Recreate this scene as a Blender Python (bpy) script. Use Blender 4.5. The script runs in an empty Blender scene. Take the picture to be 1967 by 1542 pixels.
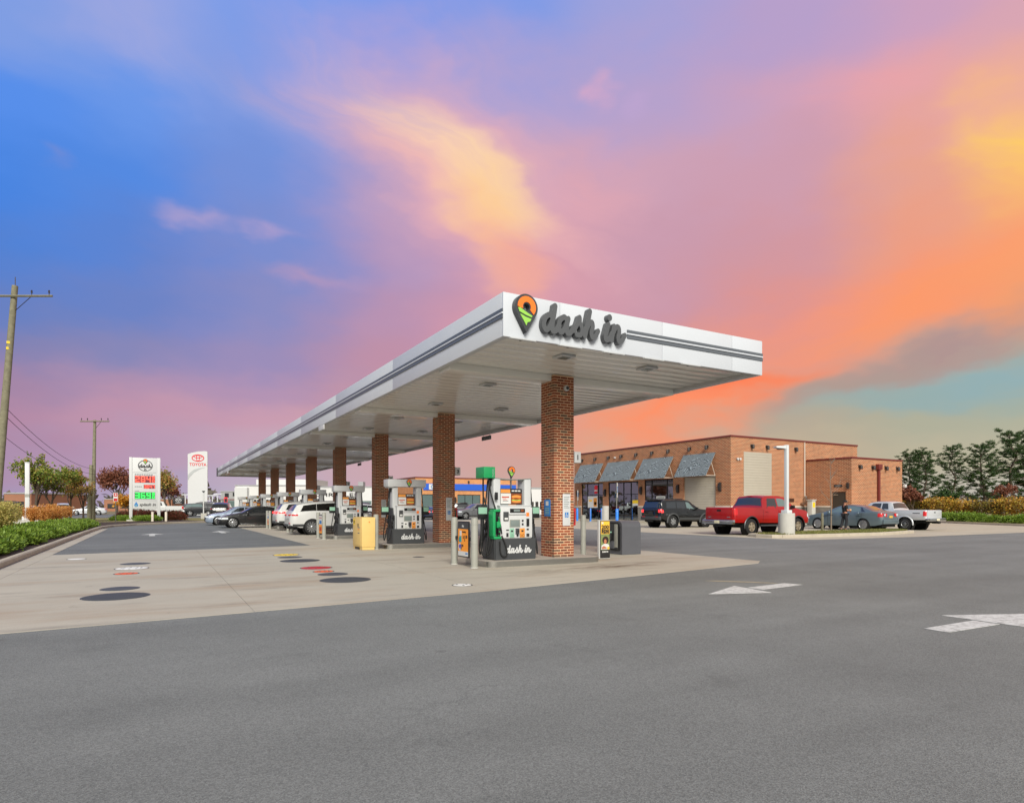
import bpy, bmesh, math, random
import numpy as np
from mathutils import Vector, Matrix
random.seed(7); rng = np.random.default_rng(7)
SC = bpy.context.scene; COL = SC.collection
R = math.radians; PI = math.pi

# ---------------------------------------------------------------- camera
YAW = 29.533                      # the canopy runs along +Y; the lens looks 29.5 degrees to the right of it
cam = bpy.data.cameras.new('camera'); camo = bpy.data.objects.new('camera', cam); COL.objects.link(camo)
camo.location = (0, 0, 1.4); camo.rotation_euler = (R(90), 0, R(-YAW))
cam.sensor_fit = 'HORIZONTAL'; cam.sensor_width = 36; cam.lens = 22.145; cam.shift_y = .1027
cam.clip_start = .05; cam.clip_end = 3000
SC.camera = camo

# ---------------------------------------------------------------- exposure, sky, sun
EXPO = 1.4
SC.view_settings.view_transform = 'Standard'; SC.view_settings.look = 'None'
SC.view_settings.exposure = EXPO; SC.view_settings.gamma = 1; SC.view_settings.use_curve_mapping = False
SUN_EL, SUN_AZ = 31., 201.        # degrees; azimuth clockwise from +Y: behind the photographer, a little left
sun = bpy.data.lights.new('sun', 'SUN'); sun.energy = 1.5; sun.angle = R(24); sun.color = (1, .97, .87)
suno = bpy.data.objects.new('sun', sun); COL.objects.link(suno)
_d = Vector((math.sin(R(SUN_AZ))*math.cos(R(SUN_EL)), math.cos(R(SUN_AZ))*math.cos(R(SUN_EL)), math.sin(R(SUN_EL))))
suno.rotation_euler = _d.to_track_quat('Z', 'Y').to_euler(); suno.location = (0, -30, 40)

def lin(c):
    return tuple(((v/255)/12.92 if v/255 <= .04045 else ((v/255+.055)/1.055)**2.4) for v in c)

def build_world():
    w = bpy.data.worlds.new('World'); SC.world = w; w.use_nodes = True
    w.cycles.sampling_method = 'MANUAL'; w.cycles.sample_map_resolution = 256
    nt = w.node_tree; nt.nodes.clear(); N = nt.nodes.new; K = nt.links.new
    def math_(op, a, b=None, c=None):
        n = N('ShaderNodeMath'); n.operation = op
        for i, v in enumerate((a, b, c)):
            if v is None: continue
            if isinstance(v, (int, float)): n.inputs[i].default_value = v
            else: K(v, n.inputs[i])
        return n.outputs[0]
    tc = N('ShaderNodeTexCoord'); sep = N('ShaderNodeSeparateXYZ'); K(tc.outputs['Generated'], sep.inputs[0])
    x, y, z = sep.outputs
    az = math_('MULTIPLY', math_('ARCTAN2', x, y), 180/PI)
    az = math_('WRAP', math_('SUBTRACT', az, YAW), 180, -180)
    el = math_('MULTIPLY', math_('ARCSINE', z), 180/PI)
    # wisps: warp the sky coordinates with layered noise
    mp = N('ShaderNodeVectorMath'); mp.operation = 'MULTIPLY'; K(tc.outputs['Generated'], mp.inputs[0]); mp.inputs[1].default_value = (1, 1, 2.2)
    nz = N('ShaderNodeTexNoise'); K(mp.outputs[0], nz.inputs['Vector']); nz.inputs['Scale'].default_value = 3.6
    nz.inputs['Detail'].default_value = 4.5; nz.inputs['Roughness'].default_value = .55
    cb = N('ShaderNodeCombineXYZ'); K(az, cb.inputs[0]); K(el, cb.inputs[1])
    def warp(k):
        n = N('ShaderNodeVectorMath'); n.operation = 'MULTIPLY_ADD'; K(nz.outputs['Color'], n.inputs[0])
        n.inputs[1].default_value = (14*k, 11*k, 0); K(cb.outputs[0], n.inputs[2])
        m = N('ShaderNodeVectorMath'); m.operation = 'ADD'; K(n.outputs[0], m.inputs[0]); m.inputs[1].default_value = (-7*k, -5.5*k, 0)
        return m.outputs[0]
    soft = warp(1)
    nq = N('ShaderNodeTexNoise'); K(mp.outputs[0], nq.inputs['Vector']); nq.inputs['Scale'].default_value = 13; nq.inputs['Detail'].default_value = 3
    n_ = N('ShaderNodeVectorMath'); n_.operation = 'MULTIPLY_ADD'; K(nq.outputs['Color'], n_.inputs[0]); n_.inputs[1].default_value = (7, 3.2, 0); K(cb.outputs[0], n_.inputs[2])
    n2_ = N('ShaderNodeVectorMath'); n2_.operation = 'ADD'; K(n_.outputs[0], n2_.inputs[0]); n2_.inputs[1].default_value = (-3.5, -1.6, 0); crisp_ = n2_.outputs[0]
    s2 = N('ShaderNodeSeparateXYZ'); K(soft, s2.inputs[0]); waz, wel = s2.outputs[0], s2.outputs[1]
    t = math_('MULTIPLY_ADD', wel, 1/60, 10/60)
    # --- the cloud sheet's colour: one elevation ramp for each of several azimuths, blended
    cur = None
    for i, (a, stops) in enumerate(SKYCOLS):
        rp = N('ShaderNodeValToRGB'); rp.color_ramp.interpolation = 'EASE'; K(t, rp.inputs[0])
        els = rp.color_ramp.elements
        pos = lambda e: min(1, max(0, (e+10)/60))
        els[0].position = pos(stops[0][0]); els[0].color = lin(stops[0][1])+(1,)
        els[1].position = pos(stops[-1][0]); els[1].color = lin(stops[-1][1])+(1,)
        for e, c in stops[1:-1]:
            en = els.new(pos(e)); en.color = lin(c)+(1,)
        if cur is None: cur = rp.outputs[0]
        else:
            mr = N('ShaderNodeMapRange'); mr.interpolation_type = 'SMOOTHSTEP'; K(waz, mr.inputs[0]); mr.inputs[1].default_value = SKYCOLS[i-1][0]; mr.inputs[2].default_value = a
            m = N('ShaderNodeMix'); m.data_type = 'RGBA'; K(mr.outputs[0], m.inputs[0]); K(cur, m.inputs[6]); K(rp.outputs[0], m.inputs[7]); cur = m.outputs[2]
    # --- single clouds: (az, el, half length, half height, rotation, colour, opacity, crisp)
    frames = {}
    def frame(vec, ro):
        if ro == 0: return vec
        if (vec, ro) not in frames:
            n = N('ShaderNodeVectorRotate'); n.rotation_type = 'Z_AXIS'; K(vec, n.inputs[0]); n.inputs['Angle'].default_value = R(-ro); frames[(vec, ro)] = n.outputs[0]
        return frames[(vec, ro)]
    streaks = {}
    for sgn, rr, sd in ((-1, 27, 3.1), (1, -13, 7.7)):   # fibrous texture drawn out along the two wind directions
        vr = frame(soft, -rr); sc = N('ShaderNodeVectorMath'); sc.operation = 'MULTIPLY_ADD'; K(vr, sc.inputs[0]); sc.inputs[1].default_value = (.045, .28, 0); sc.inputs[2].default_value = (0, 0, sd)
        nn = N('ShaderNodeTexNoise'); K(sc.outputs[0], nn.inputs['Vector']); nn.inputs['Scale'].default_value = 1.0; nn.inputs['Detail'].default_value = 5; nn.inputs['Roughness'].default_value = .62
        mr = N('ShaderNodeMapRange'); K(nn.outputs[0], mr.inputs[0]); mr.inputs[1].default_value = .34; mr.inputs[2].default_value = .62; mr.inputs[3].default_value = .5; mr.inputs[4].default_value = 1.0; streaks[sgn] = mr.outputs[0]
    for a, e, ra, re, ro, c, op, crisp in SKYCLOUDS:
        v = frame(crisp_ if crisp else soft, ro)
        ca, sa = math.cos(R(ro)), math.sin(R(ro)); a2, e2 = a*ca+e*sa, -a*sa+e*ca
        n = N('ShaderNodeVectorMath'); n.operation = 'MULTIPLY_ADD'; K(v, n.inputs[0]); n.inputs[1].default_value = (1/ra, 1/re, 0); n.inputs[2].default_value = (-a2/ra, -e2/re, 0)
        l = N('ShaderNodeVectorMath'); l.operation = 'LENGTH'; K(n.outputs[0], l.inputs[0])
        mr = N('ShaderNodeMapRange'); mr.interpolation_type = 'SMOOTHSTEP'; K(l.outputs['Value'], mr.inputs[0])
        mr.inputs[1].default_value = 1; mr.inputs[2].default_value = -.1 if crisp else -.05; mr.inputs[4].default_value = op
        m = N('ShaderNodeMix'); m.data_type = 'RGBA'; K(mr.outputs[0] if crisp else math_('MULTIPLY', mr.outputs[0], streaks[1 if ro > 0 else -1]), m.inputs[0]); K(cur, m.inputs[6]); m.inputs[7].default_value = lin(c)+(1,)
        cur = m.outputs[2]
    # --- away from the sunset the sheet thins into the clear sky (Sky Texture) veiled with pale cloud
    sky = N('ShaderNodeTexSky'); sky.sky_type = 'NISHITA'; sky.sun_disc = False
    sky.sun_elevation = R(SUN_EL); sky.sun_rotation = R(SUN_AZ); sky.altitude = 50; sky.dust_density = 2.0
    nv = N('ShaderNodeVectorMath'); nv.operation = 'SCALE'; K(sky.outputs[0], nv.inputs[0]); nv.inputs['Scale'].default_value = .05*2**EXPO
    mixf = N('ShaderNodeMix'); mixf.data_type = 'RGBA'; mixf.inputs[0].default_value = .75
    K(nv.outputs[0], mixf.inputs[6]); mixf.inputs[7].default_value = lin((202, 201, 197))+(1,)
    far = N('ShaderNodeMapRange'); far.interpolation_type = 'SMOOTHSTEP'; K(math_('ABSOLUTE', az), far.inputs[0]); far.inputs[1].default_value = 48; far.inputs[2].default_value = 110
    up = N('ShaderNodeMapRange'); up.interpolation_type = 'SMOOTHSTEP'; K(el, up.inputs[0]); up.inputs[1].default_value = 42; up.inputs[2].default_value = 75
    m = N('ShaderNodeMix'); m.data_type = 'RGBA'; K(math_('MAXIMUM', far.outputs[0], up.outputs[0]), m.inputs[0]); K(cur, m.inputs[6]); K(mixf.outputs[2], m.inputs[7])
    vs = m
    bg = N('ShaderNodeBackground'); K(vs.outputs[2], bg.inputs[0]); bg.inputs[1].default_value = 1/2**EXPO
    out = N('ShaderNodeOutputWorld'); K(bg.outputs[0], out.inputs[0])
SKYCOLS = [(-39.1, [(-0.4, (167, 155, 188)),
 (1.2, (168, 151, 184)),
 (3.4, (173, 144, 174)),
 (5.6, (178, 138, 166)),
 (7.8, (165, 135, 167)),
 (10.6, (133, 131, 178)),
 (14.1, (104, 129, 194)),
 (17.9, (84, 130, 210)),
 (22.1, (73, 133, 225)),
 (27.0, (88, 143, 234)),
 (31.4, (128, 158, 227))]),
 (-31.2, [(-0.5, (174, 161, 190)),
 (1.3, (175, 159, 187)),
 (3.8, (184, 153, 179)),
 (6.2, (190, 148, 172)),
 (8.6, (172, 143, 175)),
 (11.7, (136, 136, 184)),
 (15.5, (109, 132, 198)),
 (19.6, (92, 133, 212)),
 (24.1, (85, 138, 225)),
 (29.3, (106, 151, 232)),
 (34.0, (144, 163, 227))]),
 (-21.8, [(-0.5, (189, 176, 194)),
 (1.5, (191, 172, 191)),
 (4.1, (198, 165, 183)),
 (6.7, (201, 157, 177)),
 (9.3, (180, 148, 180)),
 (12.7, (155, 142, 186)),
 (16.8, (137, 141, 195)),
 (21.1, (124, 142, 206)),
 (25.9, (116, 145, 216)),
 (31.3, (117, 153, 228)),
 (36.2, (119, 156, 234))]),
 (-10.9, [(-0.6, (199, 171, 182)),
 (1.5, (200, 170, 180)),
 (4.3, (203, 167, 173)),
 (7.1, (207, 160, 162)),
 (9.8, (197, 149, 164)),
 (13.4, (191, 145, 168)),
 (17.7, (185, 147, 178)),
 (22.2, (177, 150, 189)),
 (27.2, (161, 151, 200)),
 (32.8, (132, 155, 224)),
 (37.7, (109, 152, 235))]),
 (0.8, [(-0.6, (205, 172, 162)),
 (1.6, (206, 169, 160)),
 (4.4, (209, 165, 156)),
 (7.2, (212, 163, 153)),
 (10.0, (212, 160, 153)),
 (13.6, (204, 149, 165)),
 (18.0, (213, 152, 167)),
 (22.6, (211, 153, 170)),
 (27.6, (202, 163, 186)),
 (33.2, (163, 160, 213)),
 (38.2, (127, 155, 230))]),
 (12.4, [(-0.6, (206, 176, 149)),
 (1.5, (207, 175, 148)),
 (4.3, (209, 173, 147)),
 (7.0, (209, 171, 148)),
 (9.8, (206, 168, 148)),
 (13.3, (216, 151, 150)),
 (17.6, (201, 152, 169)),
 (22.1, (199, 154, 174)),
 (27.1, (204, 162, 184)),
 (32.6, (181, 162, 205)),
 (37.6, (159, 162, 218))]),
 (23.1, [(-0.5, (200, 185, 155)),
 (1.4, (199, 183, 154)),
 (4.0, (191, 175, 151)),
 (6.6, (181, 169, 151)),
 (9.2, (183, 165, 151)),
 (12.6, (219, 152, 142)),
 (16.6, (221, 150, 147)),
 (20.9, (211, 153, 161)),
 (25.7, (206, 158, 176)),
 (31.1, (201, 162, 191)),
 (35.9, (183, 160, 203))]),
 (32.4, [(-0.5, (193, 187, 177)),
 (1.3, (192, 185, 169)),
 (3.7, (188, 180, 156)),
 (6.1, (177, 176, 155)),
 (8.5, (165, 174, 161)),
 (11.6, (192, 163, 148)),
 (15.3, (238, 154, 126)),
 (19.3, (236, 159, 133)),
 (23.8, (232, 164, 144)),
 (29.0, (225, 166, 170)),
 (33.6, (203, 162, 192))]),
 (39.1, [(-0.4, (191, 188, 181)),
 (1.2, (192, 186, 171)),
 (3.4, (189, 182, 158)),
 (5.6, (178, 178, 157)),
 (7.8, (165, 176, 164)),
 (10.6, (165, 173, 163)),
 (14.1, (242, 162, 114)),
 (17.9, (248, 164, 114)),
 (22.1, (246, 172, 122)),
 (27.0, (239, 173, 151)),
 (31.4, (217, 166, 180))])]
SKYCLOUDS = [(-31.2, 32.5, 14.2, 3.7, -14, (166, 170, 220), 0.75, 0),
 (-19.3, 31.4, 13.0, 4.9, -24, (150, 160, 216), 0.6, 0),
 (-2.1, 27.2, 25.0, 12.4, -24, (226, 174, 190), 0.7, 0),
 (-4.9, 27.5, 21.7, 7.7, -27, (240, 180, 178), 0.8, 0),
 (-5.4, 28.2, 17.9, 4.7, -28, (255, 200, 178), 0.9, 0),
 (-3.9, 28.5, 13.0, 3.2, -26, (255, 222, 180), 1, 0),
 (-0.9, 25.7, 8.2, 4.1, -20, (255, 216, 150), 1, 0),
 (-0.9, 22.6, 6.5, 4.7, -60, (250, 186, 150), 0.85, 0),
 (0.8, 20.5, 3.3, 4.1, -70, (244, 168, 150), 0.7, 0),
 (9.7, 26.5, 6.9, 4.9, -25, (228, 168, 176), 0.75, 0),
 (7.1, 33.3, 2.2, 1.6, -10, (208, 168, 202), 0.9, 1),
 (-26.3, 22.1, 4.4, 1.0, -4, (168, 158, 206), 0.85, 1),
 (-21.4, 22.2, 2.9, 0.9, -6, (172, 158, 206), 0.8, 1),
 (-17.4, 19.1, 6.1, 1.1, -4, (180, 152, 190), 0.75, 1),
 (-35.8, 24.1, 1.6, 1.0, 0, (110, 140, 215), 0.8, 1),
 (10.8, 32.3, 2.7, 1.3, -5, (190, 165, 208), 0.8, 1),
 (38.9, 24.5, 6.4, 4.9, 0, (255, 206, 104), 1, 0),
 (29.2, 29.5, 9.8, 5.3, -10, (238, 164, 168), 0.7, 0),
 (25.5, 14.0, 28.0, 5.6, 14, (250, 154, 120), 0.8, 0),
 (33.4, 15.5, 14.1, 3.6, 15, (255, 156, 104), 0.95, 0),
 (14.7, 8.1, 17.6, 3.2, 9, (255, 146, 104), 1, 0),
 (19.8, 9.9, 9.9, 1.8, 5, (255, 132, 90), 1, 0),
 (34.0, 11.3, 14.8, 2.1, 17, (172, 142, 146), 1, 0),
 (28.5, 9.4, 11.7, 2.0, 14, (176, 156, 146), 0.9, 0),
 (37.1, 9.3, 12.8, 2.2, 10, (142, 178, 188), 1, 0),
 (32.4, 8.3, 12.7, 1.8, 8, (152, 174, 172), 0.8, 0)]
build_world()

# ---------------------------------------------------------------- helpers
def node_mat(name):
    m = bpy.data.materials.new(name); m.use_nodes = True
    nt = m.node_tree; b = nt.nodes['Principled BSDF']; return m, nt, b
def mat(name, rgb, rough=.5, metal=0, var=.0, scale=3., bump=0, bscale=40., coat=0, emit=0, rvar=0, spec=None, dirt=0):
    """plain procedural material: colour with two octaves of tonal variation, roughness break-up and fine relief"""
    m, nt, b = node_mat(name); N = nt.nodes.new; K = nt.links.new
    c = lin(rgb); b.inputs['Base Color'].default_value = c+(1,)
    b.inputs['Roughness'].default_value = rough; b.inputs['Metallic'].default_value = metal
    if spec is not None: b.inputs['Specular IOR Level'].default_value = spec
    if coat: b.inputs['Coat Weight'].default_value = coat; b.inputs['Coat Roughness'].default_value = .04
    if emit: b.inputs['Emission Color'].default_value = c+(1,); b.inputs['Emission Strength'].default_value = emit
    if var or bump or rvar:
        tc = N('ShaderNodeTexCoord')
        n = N('ShaderNodeTexNoise'); K(tc.outputs['Object'], n.inputs['Vector']); n.inputs['Scale'].default_value = scale; n.inputs['Detail'].default_value = 5; n.inputs['Roughness'].default_value = .65
        if var:
            mr = N('ShaderNodeMapRange'); K(n.outputs[0], mr.inputs[0]); mr.inputs[1].default_value = .25; mr.inputs[2].default_value = .75; mr.inputs[3].default_value = 1-var; mr.inputs[4].default_value = 1+var
            v = N('ShaderNodeVectorMath'); v.operation = 'SCALE'; v.inputs[0].default_value = c; K(mr.outputs[0], v.inputs['Scale']); K(v.outputs[0], b.inputs['Base Color'])
        if rvar:
            mr = N('ShaderNodeMapRange'); K(n.outputs[0], mr.inputs[0]); mr.inputs[1].default_value = .3; mr.inputs[2].default_value = .7; mr.inputs[3].default_value = max(0, rough-rvar); mr.inputs[4].default_value = rough+rvar
            K(mr.outputs[0], b.inputs['Roughness'])
        if bump:
            n2 = N('ShaderNodeTexNoise'); K(tc.outputs['Object'], n2.inputs['Vector']); n2.inputs['Scale'].default_value = bscale; n2.inputs['Detail'].default_value = 3
            bp = N('ShaderNodeBump'); bp.inputs['Strength'].default_value = bump; bp.inputs['Distance'].default_value = .01; K(n2.outputs[0], bp.inputs['Height']); K(bp.outputs[0], b.inputs['Normal'])
    return m
def leaf_mat(name, cols, rough=.55):
    """foliage: each leaf its own tone out of a short ramp, with light passing through"""
    m, nt, b = node_mat(name); N = nt.nodes.new; K = nt.links.new
    g = N('ShaderNodeNewGeometry'); rp = N('ShaderNodeValToRGB'); K(g.outputs['Random Per Island'], rp.inputs[0])
    els = rp.color_ramp.elements
    els[0].position = 0; els[0].color = lin(cols[0])+(1,); els[1].position = 1; els[1].color = lin(cols[-1])+(1,)
    for i, c in enumerate(cols[1:-1]):
        e = els.new((i+1)/(len(cols)-1)); e.color = lin(c)+(1,)
    K(rp.outputs[0], b.inputs['Base Color']); b.inputs['Roughness'].default_value = rough
    tr = N('ShaderNodeBsdfTranslucent'); K(rp.outputs[0], tr.inputs[0])
    mx = N('ShaderNodeMixShader'); mx.inputs[0].default_value = .3; K(b.outputs[0], mx.inputs[1]); K(tr.outputs[0], mx.inputs[2])
    K(mx.outputs[0], nt.nodes['Material Output'].inputs[0]); return m

class MB:
    """collects faces for ONE mesh object"""
    def __init__(s): s.v = []; s.f = []; s.mi = []; s.cm = 0
    def add(s, vs, fs):
        o = len(s.v); s.v += [tuple(v) for v in vs]; s.f += [tuple(i+o for i in f) for f in fs]; s.mi += [s.cm]*len(fs); return s
    def quad(s, a, b, c, d): return s.add((a, b, c, d), ((0, 1, 2, 3),))
    def box(s, x0, x1, y0, y1, z0, z1, bev=0):
        if x1 < x0: x0, x1 = x1, x0
        if y1 < y0: y0, y1 = y1, y0
        if z1 < z0: z0, z1 = z1, z0
        if bev <= 0:
            v = [(x, y, z) for z in (z0, z1) for y in (y0, y1) for x in (x0, x1)]
            return s.add(v, ((0, 2, 3, 1), (4, 5, 7, 6), (0, 1, 5, 4), (2, 6, 7, 3), (0, 4, 6, 2), (1, 3, 7, 5)))
        b = min(bev, (x1-x0)*.49, (y1-y0)*.49, (z1-z0)*.49)
        bm = bmesh.new(); bmesh.ops.create_cube(bm, size=1)
        for v in bm.verts:
            v.co = ((x0+x1)/2+v.co.x*(x1-x0), (y0+y1)/2+v.co.y*(y1-y0), (z0+z1)/2+v.co.z*(z1-z0))
        bmesh.ops.bevel(bm, geom=bm.edges[:], offset=b, segments=2, profile=.6, affect='EDGES')
        bm.verts.index_update(); s.add([v.co[:] for v in bm.verts], [[v.index for v in f.verts] for f in bm.faces]); bm.free(); return s
    def prism(s, poly, a, b, axis='z'):
        """polygon (list of 2-tuples) extruded from a to b along an axis; x: (y,z)  y: (x,z)  z: (x,y)"""
        P = {'z': lambda p, t: (p[0], p[1], t), 'y': lambda p, t: (p[0], t, p[1]), 'x': lambda p, t: (t, p[0], p[1])}[axis]
        n = len(poly); vs = [P(p, a) for p in poly]+[P(p, b) for p in poly]
        return s.add(vs, [tuple(range(n))[::-1], tuple(range(n, 2*n))]+[(i, (i+1) % n, n+(i+1) % n, n+i) for i in range(n)])
    def tube(s, path, r, n=8, caps=True):
        pts = [Vector(p) for p in path]; rr = r if isinstance(r, (list, tuple)) else [r]*len(pts)
        rings = []; up = Vector((0, 0, 1))
        for i, p in enumerate(pts):
            d = (pts[min(i+1, len(pts)-1)]-pts[max(i-1, 0)]).normalized()
            a = d.cross(up);
            if a.length < 1e-3: a = d.cross(Vector((1, 0, 0)))
            a.normalize(); c = d.cross(a); up = -c if abs(d.z) > .99 else up
            rings.append([p+(a*math.cos(t)+c*math.sin(t))*rr[i] for t in [2*PI*k/n for k in range(n)]])
        o = [v for g in rings for v in g]
        fs = [(i*n+k, i*n+(k+1) % n, (i+1)*n+(k+1) % n, (i+1)*n+k) for i in range(len(pts)-1) for k in range(n)]
        if caps: fs += [tuple(range(n))[::-1], tuple(range((len(pts)-1)*n, len(pts)*n))]
        return s.add(o, fs)
    def lathe(s, prof, n=24, c=(0, 0, 0), axis='z', caps=True):
        """profile [(radius, height)...] turned about an axis through c"""
        vs = []
        for r, h in prof:
            for k in range(n):
                t = 2*PI*k/n; p = (r*math.cos(t), r*math.sin(t), h)
                if axis == 'y': p = (p[0], p[2], p[1])
                if axis == 'x': p = (p[2], p[0], p[1])
                vs.append((c[0]+p[0], c[1]+p[1], c[2]+p[2]))
        fs = [(i*n+k, i*n+(k+1) % n, (i+1)*n+(k+1) % n, (i+1)*n+k) for i in range(len(prof)-1) for k in range(n)]
        if caps: fs += [tuple(range(n))[::-1], tuple(range((len(prof)-1)*n, len(prof)*n))]
        return s.add(vs, fs)
    def grid(s, rows):
        n = len(rows[0]); o = [v for r in rows for v in r]
        return s.add(o, [(i*n+k, i*n+k+1, (i+1)*n+k+1, (i+1)*n+k) for i in range(len(rows)-1) for k in range(n-1)])
    def mesh(s, name, m=None, smooth=None, fix=True):
        me = bpy.data.meshes.new(name); me.from_pydata(s.v, [], s.f)
        for q in (m if isinstance(m, (list, tuple)) else [m]):
            if q: me.materials.append(q)
        if isinstance(m, (list, tuple)): me.polygons.foreach_set('material_index', s.mi)
        if fix:
            bm = bmesh.new(); bm.from_mesh(me); bmesh.ops.recalc_face_normals(bm, faces=bm.faces); bm.to_mesh(me); bm.free()
        me.update()
        if smooth:
            me.shade_smooth()
            if smooth < 180: me.set_sharp_from_angle(angle=R(smooth))
        return me
    def build(s, name, m=None, parent=None, loc=(0, 0, 0), smooth=None, fix=True):
        return link(name, s.mesh(name, m, smooth, fix), parent, loc)
def link(name, me, parent=None, loc=(0, 0, 0), rz=0):
    o = bpy.data.objects.new(name, me); COL.objects.link(o); o.location = loc; o.rotation_euler = (0, 0, rz)
    if parent is not None: o.parent = parent
    return o
def tag(o, label, cat, group=None):
    o['label'] = label; o['category'] = cat
    if group: o['group'] = group
    return o
def thing(name, label, cat, loc=(0, 0, 0), rz=0, group=None):
    o = bpy.data.objects.new(name, None); COL.objects.link(o); o.location = loc; o.rotation_euler = (0, 0, R(rz)); o.empty_display_size = .2
    return tag(o, label, cat, group)
def structure(o): o['kind'] = 'structure'; return o
def stuff(o): o['kind'] = 'stuff'; return o
def dup(root, loc, rz=None, label=None):
    """copy of a thing with its parts and sub-parts"""
    c = root.copy(); COL.objects.link(c); c.location = loc
    if rz is not None: c.rotation_euler = (0, 0, R(rz))
    if label: c['label'] = label
    def kids(a, b):
        for ch in a.children:
            k = ch.copy(); COL.objects.link(k); k.parent = b; kids(ch, k)
    kids(root, c); return c
def bx(name, m, parent, x0, x1, y0, y1, z0, z1, bev=0, smooth=None):
    return MB().box(x0, x1, y0, y1, z0, z1, bev).build(name, m, parent, smooth=(40 if bev and smooth is None else smooth))
def place(me, matx):
    me.transform(matx); return me
# flat lettering: the built-in font turned into mesh.  Text lies in the x/z plane facing -Y.
FACE_Y = Matrix.Rotation(R(90), 4, 'X')
def text_mesh(txt, size, depth, m, align='CENTER', bold=0, shear=0, width=None):
    c = bpy.data.curves.new('lettering', 'FONT'); c.body = txt; c.size = size; c.extrude = depth/2; c.align_x = align; c.offset = bold; c.shear = shear; c.resolution_u = 3
    o = bpy.data.objects.new('lettering', c); me = bpy.data.meshes.new_from_object(o); bpy.data.objects.remove(o); bpy.data.curves.remove(c)
    if width and len(me.vertices):
        xs = [v.co.x for v in me.vertices]; k = width/(max(xs)-min(xs)); me.transform(Matrix.Diagonal((k, 1, 1, 1)))
    me.transform(FACE_Y); me.materials.clear(); me.materials.append(m); return me
def shape_mesh(loops, depth, m):
    """closed 2-D loops (holes allowed) filled and given a thickness; lies in the x/z plane facing -Y"""
    c = bpy.data.curves.new('shape', 'CURVE'); c.dimensions = '2D'; c.fill_mode = 'BOTH'; c.extrude = depth/2
    for lp in loops:
        sp = c.splines.new('POLY'); sp.points.add(len(lp)-1)
        for p, q in zip(sp.points, lp): p.co = (q[0], q[1], 0, 1)
        sp.use_cyclic_u = True
    o = bpy.data.objects.new('shape', c); me = bpy.data.meshes.new_from_object(o); bpy.data.objects.remove(o); bpy.data.curves.remove(c)
    me.transform(FACE_Y); me.materials.clear(); me.materials.append(m); return me
def ell(cx, cy, a, b, n=28, t0=0, t1=360): return [(cx+a*math.cos(R(t0+(t1-t0)*i/n)), cy+b*math.sin(R(t0+(t1-t0)*i/n))) for i in range(n if t1-t0 == 360 else n+1)]
def rrect(x0, x1, y0, y1, r, n=4):
    P = []
    for cx, cy, t in ((x1-r, y1-r, 0), (x0+r, y1-r, 90), (x0+r, y0+r, 180), (x1-r, y0+r, 270)):
        P += [(cx+r*math.cos(R(t+90*i/n)), cy+r*math.sin(R(t+90*i/n))) for i in range(n+1)]
    return P
def catmull(P, n=10):
    P = [np.array(p, float) for p in P]; P = [2*P[0]-P[1]]+P+[2*P[-1]-P[-2]]; out = []
    for i in range(1, len(P)-2):
        a, b, c, d = P[i-1:i+3]
        for k in range(n):
            t = k/n; out.append(.5*((2*b)+(c-a)*t+(2*a-5*b+4*c-d)*t*t+(3*b-a-3*c+d)*t**3))
    out.append(P[-2]); return out
def brush_loops(strokes, res=.03):
    """union outline of brush strokes [(points, radius)...] by contouring their distance field"""
    S = []
    for P, r in strokes:
        for q in (catmull(P) if len(P) > 1 else [np.array(P[0], float)]): S.append((q[0], q[1], r))
    S = np.array(S); pad = S[:, 2].max()+res*3
    x0, y0 = S[:, 0].min()-pad, S[:, 1].min()-pad; nx = int((S[:, 0].max()+pad-x0)/res)+1; ny = int((S[:, 1].max()+pad-y0)/res)+1
    X, Y = np.meshgrid(x0+np.arange(nx)*res, y0+np.arange(ny)*res, indexing='ij'); D = np.full((nx, ny), 9.)
    for a, b, r in S: np.minimum(D, np.hypot(X-a, Y-b)-r, out=D)
    seg = {}
    def ip(i, j, k, l):
        a, b = D[i, j], D[k, l]; t = a/(a-b); return (x0+(i+(k-i)*t)*res, y0+(j+(l-j)*t)*res)
    E = {0: ((0, 0), (1, 0)), 1: ((1, 0), (1, 1)), 2: ((0, 1), (1, 1)), 3: ((0, 0), (0, 1))}
    T = {1: [(3, 0)], 2: [(0, 1)], 3: [(3, 1)], 4: [(1, 2)], 5: [(3, 2), (1, 0)], 6: [(0, 2)], 7: [(3, 2)], 8: [(2, 3)], 9: [(2, 0)], 10: [(0, 3), (2, 1)], 11: [(2, 1)], 12: [(1, 3)], 13: [(1, 0)], 14: [(0, 3)]}
    ins = D < 0; code = ins[:-1, :-1]*1+ins[1:, :-1]*2+ins[1:, 1:]*4+ins[:-1, 1:]*8
    key = lambda i, j, e: {0: ('h', i, j), 1: ('v', i+1, j), 2: ('h', i, j+1), 3: ('v', i, j)}[e]
    pos = {}; nxt = {}
    for i, j in zip(*np.nonzero((code > 0) & (code < 15))):
        for a, b in T[int(code[i, j])]:
            for e in (a, b):
                (p, q), (u, w) = E[e]; pos[key(i, j, e)] = ip(i+p, j+q, i+u, j+w)
            nxt[key(i, j, a)] = key(i, j, b)
    loops = []
    while nxt:
        k0 = next(iter(nxt)); lp = []; k = k0
        while k in nxt: lp.append(pos[k]); k = nxt.pop(k)
        if len(lp) > 6: loops.append(lp)
    return loops
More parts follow.
